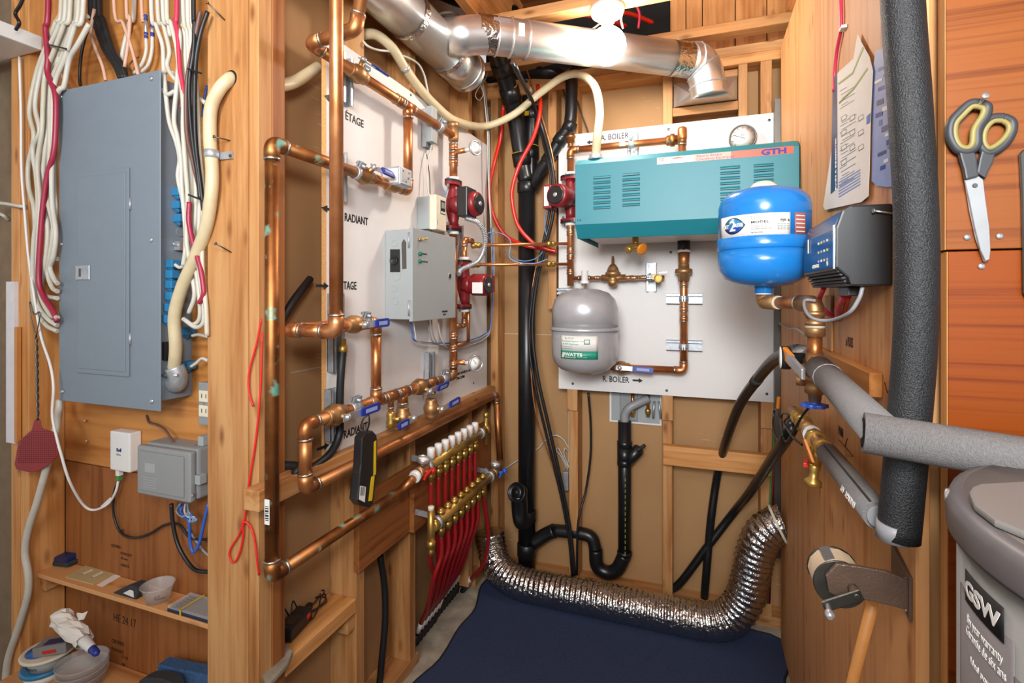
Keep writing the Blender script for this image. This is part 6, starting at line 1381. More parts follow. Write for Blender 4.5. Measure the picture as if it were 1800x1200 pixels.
p_ = zh(1672, 1040); cp = V((CH.x + RJ*math.cos(p_[0]), CH.y + RJ*math.sin(p_[0]), 0))
cyl_patch(CH, RJ, zh(1663, 1000)[0], zh(1677, 1000)[0], .72, .86, t, 'side_handle', 'heater_dark', lift=.004, n=8)
p_ = zh(1662.5, 870); an = p_[0]; bp_ = V((CH.x + (RJ + .002)*math.cos(an), CH.y + (RJ + .002)*math.sin(an), p_[1]))
MB().lathe(bp_, (math.cos(an), math.sin(an), 0), [(.007, 0), (.007, .006), (.004, .007)], 6).build('bolt', 'steel', t)
# ================================================================== breaker panel niche
YPF = .858
def pf(px, py, o=0.0): return onY(px, py, YPF - o)
TL, TR_, BL, BR_ = pf(101.5, 157), pf(281, 126), pf(106, 705), pf(282, 722)
px0, px1 = (TL.x + BL.x)/2, (TR_.x + BR_.x)/2; pz1, pz0 = (TL.z + TR_.z)/2, (BL.z + BR_.z)/2
t = thing('breaker_panel', ((px0 + px1)/2, .9, pz0), 'large grey steel breaker panel with a closed door', 'electrical panel')
cv = MB().box((px0, YPF, pz0), (px1, YPF + .0035, pz1)).build('cover', 'panel_gray', t, .001, 1)
bxr = px1 - .012
MB().box((px0 + .012, YPF + .0040, pz0 + .022), (bxr, YN - .0025, pz1 - .014)).build('box', 'panel_gray', t, .001, 1)
d0, d1 = pf(138, 655), pf(229, 300); dz0, dz1 = pf(180, 658).z, pf(180, 300).z
dr = MB().box((d0.x, YPF - .0045, dz0), (d1.x, YPF - .0003, dz1)).build('door', 'panel_gray', t, .002)
MB().box((d0.x + .008, YPF - .0058, dz0 + .012), (d1.x - .010, YPF - .0046, dz1 - .012)).build('raised_panel', 'panel_gray', dr, .0008, 1)
for py in (359, 596): MB().cyl((d1.x + .0025, YPF - .002, pf(227, py).z - .014), (d1.x + .0025, YPF - .002, pf(227, py).z + .014), .0026, 8).build('hinge', 'galv', dr)
l0, l1 = pf(139, 492), pf(163, 466)
la_ = MB().box((l0.x, YPF - .0085, l0.z), (l1.x, YPF - .0059, l1.z)).build('latch_plate', 'galv', dr, .001, 1)
MB().box((l0.x + .014, YPF - .0092, l0.z + .008), (l0.x + .022, YPF - .0086, l1.z - .008)).build('finger_slot', 'dark_steel', la_)
for px, py in ((107.5, 170), (266, 138), (108, 429), (266, 421.5), (110, 688), (267, 705)): MB().lathe(pf(px, py, .0003), (0, -1, 0), [(.006, 0), (.0055, .002), (.002, .0032)], 14).build('screw', 'steel', t)
def ps(px, py, o=.0008): return onX(px, py, bxr + o)
CL = []
for px, py in ((316, 338), (316, 361), (318, 384), (305, 464), (304, 482), (304, 500), (304, 520), (302, 540), (300, 560), (331, 582), (333, 641)):
    q = onX(px, py, bxr + .012); q.y = min(max(q.y, YPF + .02), YN - .02); CL.append(q)
    b_ = MB().box((bxr + .0005, q.y - .014, q.z - .010), (bxr + .026, q.y + .010, q.z + .010)).cyl((bxr + .010, q.y - .008, q.z - .014), (bxr + .010, q.y + .008, q.z - .002), .008, 8).build('cable_clamp', 'clamp_blue', t, .003)
for py, r in ((408, .012),): MB().lathe(ps(317, py), (1, 0, 0), [(r, 0), (r, .0006), (r*.85, .0007)], 20).build('knockout', 'panel_gray', t)
q = onX(318, 432, bxr + .01); MB().box((bxr + .0005, q.y - .012, q.z - .012), (bxr + .022, q.y + .012, q.z + .010)).cyl((bxr + .008, q.y - .02, q.z + .004), (bxr + .016, q.y + .0, q.z - .004), .004, 8).build('steel_clamp', 'steel', t, .002)
q = onX(312, 668, bxr + .02)
MB().ring_sweep(smooth_path([(bxr + .001, q.y + .004, q.z - .008), (bxr + .018, q.y, q.z - .008), (bxr + .026, q.y - .004, q.z + .012), (bxr + .022, q.y - .010, q.z + .034)], 5), .021, 20).build('conduit_elbow', 'galv', t)
MB().cyl((bxr + .0, q.y - .022, q.z + .014), (bxr + .046, q.y - .018, q.z + .016), .004, 8).build('clamp_screw', 'steel', t)
MB().box((bxr + .0006, YPF + .012, onX(292, 632, bxr).z), (bxr + .012, YPF + .045, onX(292, 600, bxr).z)).build('black_clamp', 'plastic_black', t, .002)
# big cream cable through the post
t = thing('service_cable', sp(400, 140, .02), 'thick cream cable bending out of the post down to the breaker panel', 'cable')
MB().ring_sweep(smooth_path([onY(412, 136, YF + .02), onY(402, 140, YF - .006), onY(385, 158, YF - .018), onY(371, 190, YF - .02), onY(369, 240, YF - .018), onY(373, 300, YF - .018), onY(371, 345, YF - .018), onY(362, 400, YF - .012), onY(342, 455, YF - .005), onY(320, 505, YF + .0), onY(307, 555, YF + .004), onY(309, 610, YF + .01), (bxr + .024, q.y - .012, q.z + .03)], 8), .0138, 18).build('cable', 'cable_big', t)
MB().lathe(onY(405, 138, YF - .0004), (0, -1, 0), [(.019, 0), (.001, .0003)], 20).build('post_hole', 'dark_void', t)
a, b_ = onY(383, 271, YF - .018), onY(402, 275, YF - .001)
c_ = onY(372, 271, YF - .018); dC = V((0, 0, 1))
MB().ring_sweep([c_ - dC*.009, c_ - dC*.008, c_ + dC*.008, c_ + dC*.009], [.0140, .0155, .0155, .0140], 18, False).box((c_.x + .010, YF - .006, c_.z - .010), (onY(411, 275, YF).x, YF - .0005, c_.z + .006)).build('strap', 'galv', t)
MB().lathe(onY(405, 274, YF - .0062), (0, -1, 0), [(.004, 0), (.003, .002)], 10).build('strap_screw', 'dark_steel', t)
# its continuation to the boiler
t = thing('boiler_cable', onY(1048, 268, 1.75), 'thick cream cable arching over the corner from the board top to the boiler', 'cable')
c_pts = [onX(636, 60, -.93), onX(662, 62, -.905), onX(690, 85, -.88), onX(712, 120, -.875), onX(735, 152, -.872), onX(765, 185, -.868), onX(800, 212, -.855), onY(850, 222, 1.98), onY(900, 203, 2.02), onY(950, 163, 2.01), onY(990, 135, 1.99), onY(1020, 131, 1.96), onY(1045, 152, 1.90), onY(1054, 195, 1.83), onY(1050, 240, 1.76), (onY(1047, 268, 1.745).x, 1.745, zt + .01)]
MB().ring_sweep(smooth_path(c_pts, 8), .0150, 18).build('cable', 'cable_big', t)
q = c_pts[3]; d = (c_pts[4] - c_pts[2]).normalized(); ring(q, d, .0158, .006).build('strap', 'galv', t)
e = V(c_pts[-1]); MB().lathe(V((e.x, e.y, zt + .0005)), (0, 0, 1), [(.026, 0), (.026, .006), (.022, .007), (.022, .018), (.017, .019)], 12).build('connector', 'galv', t)
tag(MB().ring_sweep(smooth_path([onX(455, 150, -.93), onX(490, 150, -.93), onX(515, 145, -.935), onX(535, 134, -.94), onX(560, 118, -.95)], 6), .0150, 16).build('service_cable', 'cable_big'), 'cream cable stretch between the post and the left white board', 'cable')
# ------------------------------------------------------------------ cables round the panel
def nc(px, r, mat, label, grp=None, off=.03, jit=0.0):
    pts = [onY(a, b_, YN - off - (jit*math.sin(i*1.7))) for i, (a, b_) in enumerate(px)]
    p0_ = pts[0]; pts = [p0_ + V((0, 0, .5))] + pts if px[0][1] <= 5 else pts
    return cable(pts, r, mat, label, grp=grp)
LW = [
 [(108, 0), (98, 40), (82, 80), (64, 130), (52, 195), (60, 240), (50, 290), (51, 330), (60, 365), (62, 420), (57, 490), (62, 540), (80, 570), (101, 582)],
 [(116, 0), (104, 45), (86, 85), (72, 125), (62, 185), (70, 230), (58, 262), (64, 310), (67, 365), (60, 420), (58, 490), (66, 535), (84, 560), (101, 572)],
 [(124, 0), (112, 45), (95, 90), (80, 130), (76, 180), (74, 230), (66, 290), (70, 350), (68, 400), (66, 470), (72, 520), (88, 552), (101, 558)],
 [(132, 0), (119, 50), (103, 95), (86, 135), (83, 185), (82, 240), (76, 300), (74, 340), (84, 400), (80, 460), (72, 505), (82, 520), (101, 524)],
 [(139, 0), (126, 50), (109, 100), (92, 140), (88, 190), (88, 245), (86, 300), (84, 350), (94, 400), (88, 450), (84, 480), (92, 505), (101, 512)],
 [(147, 2), (131, 48), (115, 100), (97, 145), (92, 195), (93, 250), (91, 305), (92, 360), (98, 410), (94, 450), (88, 470), (95, 490), (101, 498)],
 [(154, 28), (125, 45), (108, 75), (100, 120), (99, 150), (97, 200), (96, 260), (95, 320), (97, 370), (92, 420), (96, 450), (101, 455)],
 [(157, 42), (136, 80), (122, 105), (113, 150), (106, 156), (100, 165)],
]
for i, p in enumerate(LW): nc(p, .0058 if i < 7 else .0062, 'cable_white' if i % 2 else 'cable_cream', ORD[i] + ' white cable from the left in the bundle beside the breaker panel', 'white cables left of the panel', off=.098 + .006*(i % 3), jit=.003)
nc([(85, 0), (80, 50), (84, 100), (84, 130), (97, 165), (98, 220), (94, 270), (83, 310), (76, 360), (71, 420), (68, 490), (76, 520), (92, 545), (101, 565)], .0066, 'cable_red', 'dark red cable in the bundle left of the breaker panel', off=.112)
PC = [[(132, 0), (105, 25), (92, 60), (95, 100), (108, 130), (124, 158)], [(166, 16), (160, 55), (168, 85), (180, 115), (186, 142)], [(200, 0), (216, 40), (230, 80), (238, 110), (243, 132)], [(222, 0), (228, 30), (226, 70), (219, 118)]]
for i, p in enumerate(PC): nc(p, .0042, 'cable_peach', ORD[i] + ' peach coloured cable from the left above the breaker panel', 'peach cables above the panel', off=.045)
for i in range(3): nc([(160 + i*7, 0), (166 + i*7.5, 35), (184 + i*6, 85), (203 + i*5.5, 115), (213 + i*4, 138)], .0078, 'rubber', ['left', 'middle', 'right'][i] + ' of the three thick black cables entering the panel top', 'thick black cables above the panel', off=.035 + .004*(i % 2))
nc([(161, 40), (150, 65), (143, 95), (140, 130), (141, 150)], .0038, 'wire_black', 'thin black cable dropping to the top of the breaker panel', off=.03)
nc([(236, 0), (228, 40), (216, 90), (214, 120)], .0055, 'cable_white', 'white cable behind the peach cables above the panel', off=.012)
nc([(233, 128), (227, 116), (234, 106), (244, 100)], .0018, 'cable_brown', 'thin brown wire curling above the panel', off=.02)
# coaxial pair
for i, (a, b_) in enumerate((((256, 26), (257, 68)), ((268, 42), (268, 64)))):
    t = thing('coaxial_cable', onY(*b_, YN - .03), ['left', 'right'][i] + ' white coaxial cable with a blue banded connector above the panel', 'cable', 'coaxial cables')
    top = onY(*a, YN - .03); bot = onY(*b_, YN - .03)
    MB().ring_sweep([top, bot], .0042, 12).build('connector', 'steel', t)
    for f_ in (.06, .2, .8, .94): q = top.lerp(bot, f_); ring(q, bot - top, .0046, .003).build('blue_band', 'cap_navy', t)
    pth = [bot] + [onY(x, y, YN - .03) for x, y in (((257, 90), (250, 112), (236, 129)) if i == 0 else ((267, 90), (260, 115), (243, 131)))]
    MB().ring_sweep(smooth_path(pth, 6), .0042, 10).build('white_cable', 'cable_white', t)
    if i == 0: MB().ring_sweep(smooth_path([onY(243, 0, YN - .03) + V((0, 0, .5)), onY(249, 8, YN - .03), top], 6), .0042, 10).build('peach_cable', 'cable_peach', t)
# right bundle
RW = [
 [(266, 0), (275, 45), (286, 80), (288, 120), (292, 170), (298, 215), (310, 250), (316, 280), (313, 310), (320, 345), (328, 380)],
 [(277, 0), (288, 45), (298, 90), (294, 115), (304, 135), (318, 148), (340, 165), (362, 182)],
 [(286, 0), (296, 40), (300, 62), (306, 48), (316, 60), (314, 110), (310, 160), (306, 210), (312, 240), (318, 280), (320, 330), (326, 400), (326, 440), (322, 466)],
 [(293, 0), (300, 40), (310, 80), (316, 130), (322, 180), (322, 230), (326, 290), (330, 350), (328, 420), (334, 470), (324, 482)],
 [(316, 0), (324, 50), (326, 110), (326, 170), (330, 230), (334, 290), (338, 350), (334, 420), (338, 480), (342, 520), (332, 550)],
 [(322, 0), (330, 60), (332, 120), (335, 180), (338, 250), (344, 320), (344, 380), (340, 430), (348, 500), (352, 540), (350, 562), (338, 570), (322, 560)],
 [(330, 0), (336, 60), (337, 130), (342, 190), (347, 250), (352, 320), (350, 400), (350, 470), (358, 530), (358, 565), (345, 575), (325, 562)],
 [(337, 0), (342, 60), (344, 130), (348, 200), (350, 260), (356, 330), (356, 400), (356, 470), (362, 540), (364, 590)],
 [(308, 160), (295, 166), (286, 158), (283, 140), (292, 125), (306, 130)],
]
for i, p in enumerate(RW): nc(p, .0052, 'cable_cream' if i % 2 else 'cable_white', ORD[i] + ' white cable from the left in the bundle right of the breaker panel', 'white cables right of the panel', off=.078 + .006*(i % 4), jit=.002)
nc([(311, 0), (308, 35), (312, 60), (316, 120), (322, 160), (320, 190)], .005, 'cable_pink', 'pink red cable in the upper right bundle of the niche', off=.095)
nc([(352, 20), (346, 50), (338, 90), (328, 150), (328, 230), (338, 280), (350, 330)], .0045, 'cable_brown', 'brown cable in the bundle right of the breaker panel', off=.108)
nc([(340, 0), (342, 40), (340, 90), (333, 140), (334, 200), (340, 260), (348, 310), (352, 350)], .0048, 'wire_black', 'left black cable in the bundle right of the breaker panel', off=.110)
nc([(365, 20), (352, 60), (344, 110), (342, 180), (344, 250), (352, 320), (358, 370)], .0048, 'wire_black', 'right black cable in the bundle right of the breaker panel', off=.108)
nc([(364, 150), (358, 180), (356, 205)], .0028, 'cable_blue', 'short blue cable beside the pine post', off=.05)
nc([(333, 355), (332, 390), (340, 430), (352, 470), (358, 510), (355, 525), (350, 532)], .0055, 'cable_red', 'dark red cable in the lower right bundle of the niche', off=.10)
nc([(325, 466), (316, 470), (308, 465)], .004, 'cable_white', 'short white cable entering the top blue clamp', off=.085)
nc([(366, 592), (350, 588), (338, 590)], .004, 'cable_white', 'short white cable entering the lowest blue clamp', off=.04)
nc([(366, 634), (355, 630), (345, 638), (336, 644)], .004, 'cable_white', 'white cable leaving the bottom clamp towards the post', off=.04)
for i, (x, y, w) in enumerate(((100, 82, 34), (342, 125, 24), (341, 346, 20))):
    a = onY(x - w/2, y - 4, YN - .122); b_ = onY(x + w/2, y + 4, YN - .122)
    tag(MB().bar(a, b_, .002, .004, (0, 0, 1)).build('cable_tie', 'wire_black'), ['black tie round the left cable bundle', 'upper black tie round the right cable bundle', 'lower black tie round the right cable bundle'][i], 'cable tie')
# ------------------------------------------------------------------ left stud: thin white cables, fly swatter
def fs(px, py, o=.010): return onY(px, py, YF - o)
cable([fs(34, 100), fs(37, 200), fs(38, 300), fs(44, 380), fs(50, 450), fs(60, 520, .02), fs(72, 590, .02), fs(88, 640, .03), fs(94, 680, .034), fs(92, 730, .034), fs(100, 770, .034), fs(108, 800, .034), fs(122, 845, .02), onY(145, 885, YF + .02), onY(165, 896, YF + .04), onY(190, 885, YN - .02), onY(203, 865, YN - .02), onY(208, 845, YN - .018)], .0032, 'white', 'thin white fibre cable running down the left stud and looping to the white box')
cable([fs(-20, 355), fs(10, 358), fs(40, 363), onY(58, 364, YN - .05)], .005, 'cable_white', 'white cable crossing the left stud from the frame edge')
cable([onY(-10, 372, YF + .03), onY(5, 378, YF + .03), onY(14, 386, YF + .045)], .005, 'cable_white', 'short white cable end at the left frame edge')
cable([onY(105, 703, YPF + .04), onY(103, 725, YPF + .03), fs(98, 755), fs(85, 810), fs(66, 880), fs(50, 930), fs(44, 970), fs(50, 1010), fs(48, 1050), fs(30, 1110), fs(14, 1160), fs(8, 1220)], .0085, 'cable_white', 'twisted thick off-white cable snaking down the left stud', n=12)
t = thing('fly_swatter', fs(66, 830), 'dark red fly swatter hanging on the left stud', 'fly swatter')
w0, w1 = fs(64, 592, .028), fs(66.5, 738, .028)
for ph in (0, math.pi):
    MB().ring_sweep([w0.lerp(w1, k/40) + V((.0022*math.cos(k*.8 + ph), .0022*math.sin(k*.8 + ph), 0)) for k in range(41)], .0018, 6).build('wire_handle', 'dark_steel', t)
MB().ring_sweep(smooth_path([w0, fs(55, 560, .028), fs(52, 535, .028), fs(54, 532, .028), fs(60, 552, .028), fs(70, 550, .028), w0], 5), .0014, 6).build('hanging_loop', 'dark_steel', t)
hd = [(62, 738), (71, 738), (74, 752), (92, 758), (98, 760), (105, 790), (102, 802), (85, 818), (66, 828), (50, 829), (30, 824), (27, 815), (34, 775), (57, 755)]
nx, nz = 26, 24
def inside(x, y, poly):
    c = False; j = len(poly) - 1
    for i in range(len(poly)):
        if (poly[i][1] > y) != (poly[j][1] > y) and x < (poly[j][0] - poly[i][0])*(y - poly[i][1])/(poly[j][1] - poly[i][1]) + poly[i][0]: c = not c
        j = i
    return c
MB().prism([fs(a, b_, .0255) for a, b_ in hd], (0, -.0022, 0)).build('blade', 'swatter', t, .0006, 1)
mb = MB()
for i in range(22):
    for j in range(20):
        x, y = 32 + i*3.3, 758 + j*3.4
        if inside(x, y, hd) and inside(x + 3, y, hd) and inside(x - 3, y, hd) and y < 815:
            p = fs(x, y, .0278); mb.obox(p, (1, 0, 0), (0, 0, 1), (0, 1, 0), .0011, .0011, .0003)
o_ = mb.build('perforation', 'dark_void', t); o_['kind'] = 'stuff'
# ------------------------------------------------------------------ white shelf corner top left
t = thing('wall_shelf', onY(60, 90, .74), 'white shelf corner on a steel bracket at the upper left edge', 'shelf')
a = onY(75, 84, YF - .001)
MB().box((-2.25, .66, a.z - .008), (a.x, YF - .001, a.z + .030)).build('board', 'white', t, .004)
MB().prism([(a.x - .06, .72, a.z - .0085), (a.x - .10, .72, a.z - .0085), (-1.75, .72, a.z - .30), (-1.71, .72, a.z - .30)], (0, .003, 0)).build('bracket', 'galv', t)
MB().lathe((a.x - .045, .70, a.z - .0085), (0, 0, -1), [(.006, 0), (.004, .003)], 10).build('screw', 'steel', t)
# ------------------------------------------------------------------ duplex outlet, boxes below the panel
t = thing('wall_outlet', Np(360, 710, .03), 'grey outlet box with two cream sockets half hidden by the post', 'outlet')
a, b_ = Np(348, 746, .035), Np(366, 673, .035)
bdx = MB().box((a.x, YN - .035, a.z), (a.x + .062, YN - .003, b_.z)).build('box', 'tele_gray', t, .003)
for py in (696, 722):
    z_ = Np(357, py, .036).z; s_ = MB().box((a.x + .006, YN - .0385, z_ - .014), (a.x + .040, YN - .0352, z_ + .014)).build('socket', 'ivory', t, .002)
    for dx in (.016, .030): MB().box((a.x + dx, YN - .0390, z_ - .004), (a.x + dx + .002, YN - .0386, z_ + .006)).build('slot', 'ink', s_)
MB().lathe((a.x + .02, YN - .0352, Np(357, 709, .036).z), (0, -1, 0), [(.003, 0), (.002, .001)], 8).build('screw', 'brass', t)
t = thing('fibre_modem', Np(215, 830, .03), 'small white fibre modem box on the niche plywood', 'modem')
of = .034
a, b_ = Np(193, 829, of), Np(233, 757, of)
x0_, x1_, z0_, z1_ = a.x, Np(228, 800, of).x, Np(210, 828, of).z, Np(210, 759, of).z
MB().box((x0_, YN - of, z0_), (x1_, YN - .003, z1_)).build('case', 'white', t, .004)
text('Bell', Np(204.5, 793, of + .0004), (1, 0, 0), (0, 0, 1), .0095, 'label_navy', t, bold=.0002); text('Fibre', Np(204.5, 800, of + .0004), (1, 0, 0), (0, 0, 1), .0062, 'tele_gray', t)
cx = Np(210, 840, .02)
MB().box((cx.x - .007, YN - .026, z0_ - .018), (cx.x + .006, YN - .014, z0_ - .0005)).build('plug', 'white', t, .001)
MB().box((cx.x - .004, YN - .025, z0_ - .032), (cx.x + .002, YN - .015, z0_ - .0185)).build('green_boot', 'green_plug', t, .001)
MB().obox(Np(187, 884, .02), (1, 0, .75), (-.75, 0, 1), (0, 1, 0), .024, .0045, .001).build('cable_tag', 'label_white', t)
t = thing('telephone_box', Np(300, 885, .06), 'grey plastic telephone junction box with rounded cover on the plywood', 'junction box')
of = .075
x0_, x1_ = Np(240, 830, of).x, Np(333, 830, of).x; z0_, z1_ = Np(290, 877, of).z, Np(290, 789, of).z
MB().box((x0_ + .008, YN - of + .018, z0_ + .004), (x1_ + .006, YN - .003, z1_ + .004)).build('base', 'tele_gray', t, .006)
MB().box((x0_, YN - of, z0_), (x1_ + .002, YN - of + .0175, z1_)).build('cover', 'tele_gray', t, .007, 3)
MB().box((x0_ + .012, YN - of - .003, z0_ + .012), (x1_ - .016, YN - of - .0002, z1_ - .012)).build('raised_field', 'tele_gray', t, .002)
for k in range(5): MB().box((x0_ + .03, YN - of - .0036, z0_ + .022 + k*.006), (x0_ + .075, YN - of - .0031, z0_ + .0235 + k*.006)).build('embossed_line', 'box_gray', t)
MB().box((x0_ + .035, YN - of - .0037, z0_ + .06), (x0_ + .07, YN - of - .0031, z0_ + .082)).build('embossed_badge', 'box_gray', t)
zz = (z0_ + z1_)/2
MB().box((x1_ + .003, YN - of + .010, zz - .018), (x1_ + .020, YN - of + .030, zz + .004)).build('lock_tab', 'box_gray', t, .002)
MB().lathe((x1_ + .004, YN - of + .005, z0_ + .02), (.6, -1, 0), [(.004, 0), (.003, .004)], 10).build('cover_screw', 'steel', t)
MB().box((x1_ - .018, YN - .04, z1_ + .0045), (x1_ + .0, YN - .012, z1_ + .028)).build('cable_inlet', 'box_gray', t, .002)
cable([Np(258, 730, .003), Np(262, 742, .01), Np(275, 746, .02), Np(290, 755, .03), Np(302, 772, .035), Np(312, 785, .04), Np(335, 788, .045), Np(355, 778, .03), Np(368, 766, .02)], .003, 'cable_brown', 'brown wire curling over the telephone box')
cable([Np(208, 842, .012), Np(200, 870, .012), Np(200, 905, .012), Np(212, 935, .012), Np(235, 945, .012), Np(262, 938, .012), Np(290, 922, .012), Np(315, 922, .012), Np(335, 945, .012), Np(368, 948, .012)], .0032, 'wire_black', 'thin black cable hanging in a curve below the white box')
cable([Np(301, 885, .03), Np(304, 920, .03), Np(312, 955, .03), Np(328, 985, .03), Np(345, 1002, .03), Np(370, 1005, .03)], .0048, 'wire_black', 'thick black cable hanging below the telephone box')
cable([Np(330, 930, .012), Np(345, 950, .012), Np(358, 968, .012), Np(372, 980, .012)], .003, 'cable_gray', 'grey cable passing behind the blue cable')
cable([Np(316, 884, .035), Np(320, 905, .03), Np(332, 915, .035), Np(334, 950, .03), Np(340, 970, .03), Np(350, 955, .03), Np(358, 920, .03), Np(366, 885, .03)], .0038, 'cable_blue', 'blue cable looped below the telephone box')
for i, (m_, dx, nm) in enumerate((('cable_blue', 0, 'blue'), ('cable_white', 4, 'white'), ('cable_lblue', 8, 'light blue'), ('cable_gray', -5, 'grey'))):
    cable([Np(322 + dx, 885, .03 + .004*i), Np(318 + dx*1.6, 898, .035), Np(326 + dx, 908, .045), Np(338 + dx, 905 + dx, .04), Np(334, 918, .035 + .004*i)], .0022, m_, nm + ' wire in the tangle under the telephone box')
for i, (px, py) in enumerate(((149, 739), (152, 775))):
    tag(MB().cyl(Np(px, py, .0), Np(px, py, .012), .002, 8).lathe(Np(px, py, .012), (0, -1, 0), [(.004, 0), (.003, .002)], 10).build('screw', 'steel'), ['upper', 'lower'][i] + ' screw in the plywood left of the white box', 'screw')
# stamps on plywood
for s_, px, py, h in (('HE 24 17', 199, 1090, .022), ('CERTIFIED', 195, 960, .008), ('PLYWOOD', 212, 974, .008), ('18.5 mm', 212, 982, .007), ('E SPRUCE', 212, 994, .007), ('CERTIFIED', 196, 1128, .010), ('PLYWOOD', 196, 1142, .009), ('O 121', 214, 1156, .009), ('SPF', 214, 1170, .009), ('CANPLY', 196, 1184, .009), ('SP', 213, 936, .012)):
    text(s_, Np(px, py, .0003), (1, 0, 0), (0, 0, 1), h, 'ink_brown', wn, squeeze=.8)
# ------------------------------------------------------------------ little shelf and what lies on it
ZS = .492
sh = thing('niche_shelf', (-1.42, .915, ZS - .012), 'narrow plywood shelf in the niche below the boxes', 'shelf')
MB().box((-1.7245, .882, ZS - .011), (-1.0585, YN - .001, ZS)).build('board', 'plyl_x', sh, .001, 1)
MB().box((-1.7245, .890, ZS - .05), (-1.700, YN - .001, ZS - .0115)).build('cleat', 'pine_y', sh, .001, 1)
MB().box((-1.083, .890, ZS - .05), (-1.0590, YN - .001, ZS - .0115)).build('cleat', 'pine_y', sh, .001, 1)
def zs(px, py, dz=0): return onZ(px, py, ZS + dz)
t = thing('foil_packet', zs(118, 985), 'crumpled dark foil packet with a purple label on the shelf', 'packet')
c = zs(112, 984); 
MB().obox(c + V((0, -.004, .006)), (1, .1, .06), (0, 1, 0), (0, 0, 1), .066, .030, .006).build('wrapper', 'rubber_foam', t, .003)
MB().obox(c + V((.014, -.004, .017)), (1, .05, .1), (0, 1, .1), (0, 0, 1), .044, .026, .010).build('purple_pack', 'label_navy', t, .005)
MB().obox(c + V((.010, -.0265, .016)), (1, .05, .1), (0, 0, 1), (0, 1, 0), .018, .0008, .0010).build('print', 'label_lav', t)
t = thing('switch_plate', zs(168, 1012), 'beige wall plate with two slots lying on the shelf', 'wall plate')
q4 = [zs(115, 1015), zs(155, 992), zs(209, 1004), zs(164, 1028)]
MB().prism(q4, (0, 0, .0025)).build('plate', 'tan_card', t, .0006, 1)
for a, b_ in (((146, 1008), (162, 1001)), ((163, 1013), (180, 1005))):
    p, q = zs(*a, .0028), zs(*b_, .0028); MB().bar(p, q, .009, .0008, (0, 0, 1)).build('slot', 'paper', t); MB().bar(p + V((0, -.005, 0)), q + V((0, -.005, 0)), .001, .001, (0, 0, 1)).build('slot_edge', 'ink_brown', t)
t = tag(MB().prism([zs(170, 1028), zs(210, 1004), zs(222, 1007), zs(180, 1031)], (0, 0, .0008)).build('paper_slip', 'paper'), 'white printed slip under the beige wall plate', 'paper')
t = thing('rubber_strip', zs(220, 1045), 'folded black rubber strip with a white lining on the shelf', 'rubber strip')
c = zs(226, 1051)
pts = [(-.055, .000), (-.02, .008), (.010, .026), (.026, .024), (.030, .010), (.022, .001), (.002, .000), (-.010, .006), (.008, .010), (.018, .012)]
pr = [c + V((x, 0, z)) for x, z in ((-.062, .0005), (-.036, .014), (.008, .034), (.026, .032), (.033, .018), (.026, .0005))]
MB().prism(pr, (0, .030, 0)).build('strip', 'rubber_foam', t, .003)
MB().prism([c + V((x, -.0006, z)) for x, z in ((-.020, .009), (.006, .023), (.018, .022), (.020, .006))], (0, .0005, 0)).build('lining', 'white', t)
t = thing('plastic_cup', zs(285, 1055), 'clear plastic deli cup on the shelf', 'cup')
c = onZ(285, 1050, ZS); c.y = .910
MB().lathe(V((c.x, c.y, ZS + .0005)), (0, 0, 1), [(.001, 0), (.026, 0), (.0355, .038), (.0385, .040), (.0370, .0412), (.0342, .039), (.0248, .0015), (.001, .0015)], 32, cap=False).build('cup', 'ret_clear', t)
for k in range(5): MB().obox(V((c.x - .01 + k*.005, c.y + .006*math.sin(k*2), ZS + .004)), (1, k - 2, 0), (0, 1, 0), (0, 0, 1), .004, .0015, .001).build('wood_screw', 'ink', t)
t = thing('bit_case', zs(335, 1075), 'flat clear-lidded drill bit case with a yellow rubber band', 'case')
q4 = [zs(293, 1072), zs(330, 1040), zs(378, 1052), zs(366, 1086)]
q4 = [V((p.x, min(p.y, YN - .004), p.z)) for p in q4]
xa_, xb_ = zs(293, 1075).x, -1.062
MB().box((xa_, .884, ZS + .0005), (xb_, .946, ZS + .008)).build('tray', 'switch_navy', t, .002)
MB().box((xa_ + .001, .885, ZS + .0082), (xb_ - .001, .945, ZS + .015)).build('lid', 'ret_clear', t, .001)
for k in range(6): MB().cyl((xa_ + .012, .890 + k*.009, ZS + .0100), (xa_ + .042, .890 + k*.009, ZS + .0100), .0014, 6).build('bit', 'dark_steel', t)
MB().box((xa_ + .045, .8825, ZS + .0152), (xa_ + .049, .9475, ZS + .0162)).box((xa_ + .045, .8822, ZS + .001), (xa_ + .049, .8836, ZS + .0162)).build('rubber_band', 'yellow', t)
# ------------------------------------------------------------------ lower shelf
ZW2 = .25
t = thing('lower_shelf', (-1.42, .88, ZW2 - .015), 'lower plywood shelf with containers at the bottom left', 'shelf')
MB().box((-1.7245, .80, ZW2 - .015), (-1.0585, YN - .001, ZW2)).build('board', 'plyl_x', t, .001, 1)
def zw(px, py, z=ZW2): return onZ(px, py, z)
t = thing('food_tub', (-1.63, .86, ZW2), 'oval blue-lidded food tub at the bottom of the pile', 'tub')
cA = V((-1.632, .855, ZW2 + .0005))
MB().lathe(cA, (0, 0, 1), [(.040, 0), (.048, .022)], 32).build('body', 'paper', t)
MB().lathe(cA + V((0, 0, .022)), (0, 0, 1), [(.050, 0), (.052, .003), (.052, .010), (.048, .012)], 32).build('lid', 'clamp_blue', t)
cB = V((-1.618, .855, ZW2 + .036))
t = thing('margarine_tub', cB, 'white-lidded margarine tub with a blue emblem, stacked on the blue-lidded tub', 'tub')
MB().lathe(cB, (0, 0, 1), [(.038, 0), (.048, .030)], 32).build('body', 'box_gray', t)
MB().lathe(cB + V((0, 0, .030)), (0, 0, 1), [(.050, 0), (.058, .003), (.059, .008), (.055, .010), (.050, .009)], 36).build('lid', 'ivory', t)
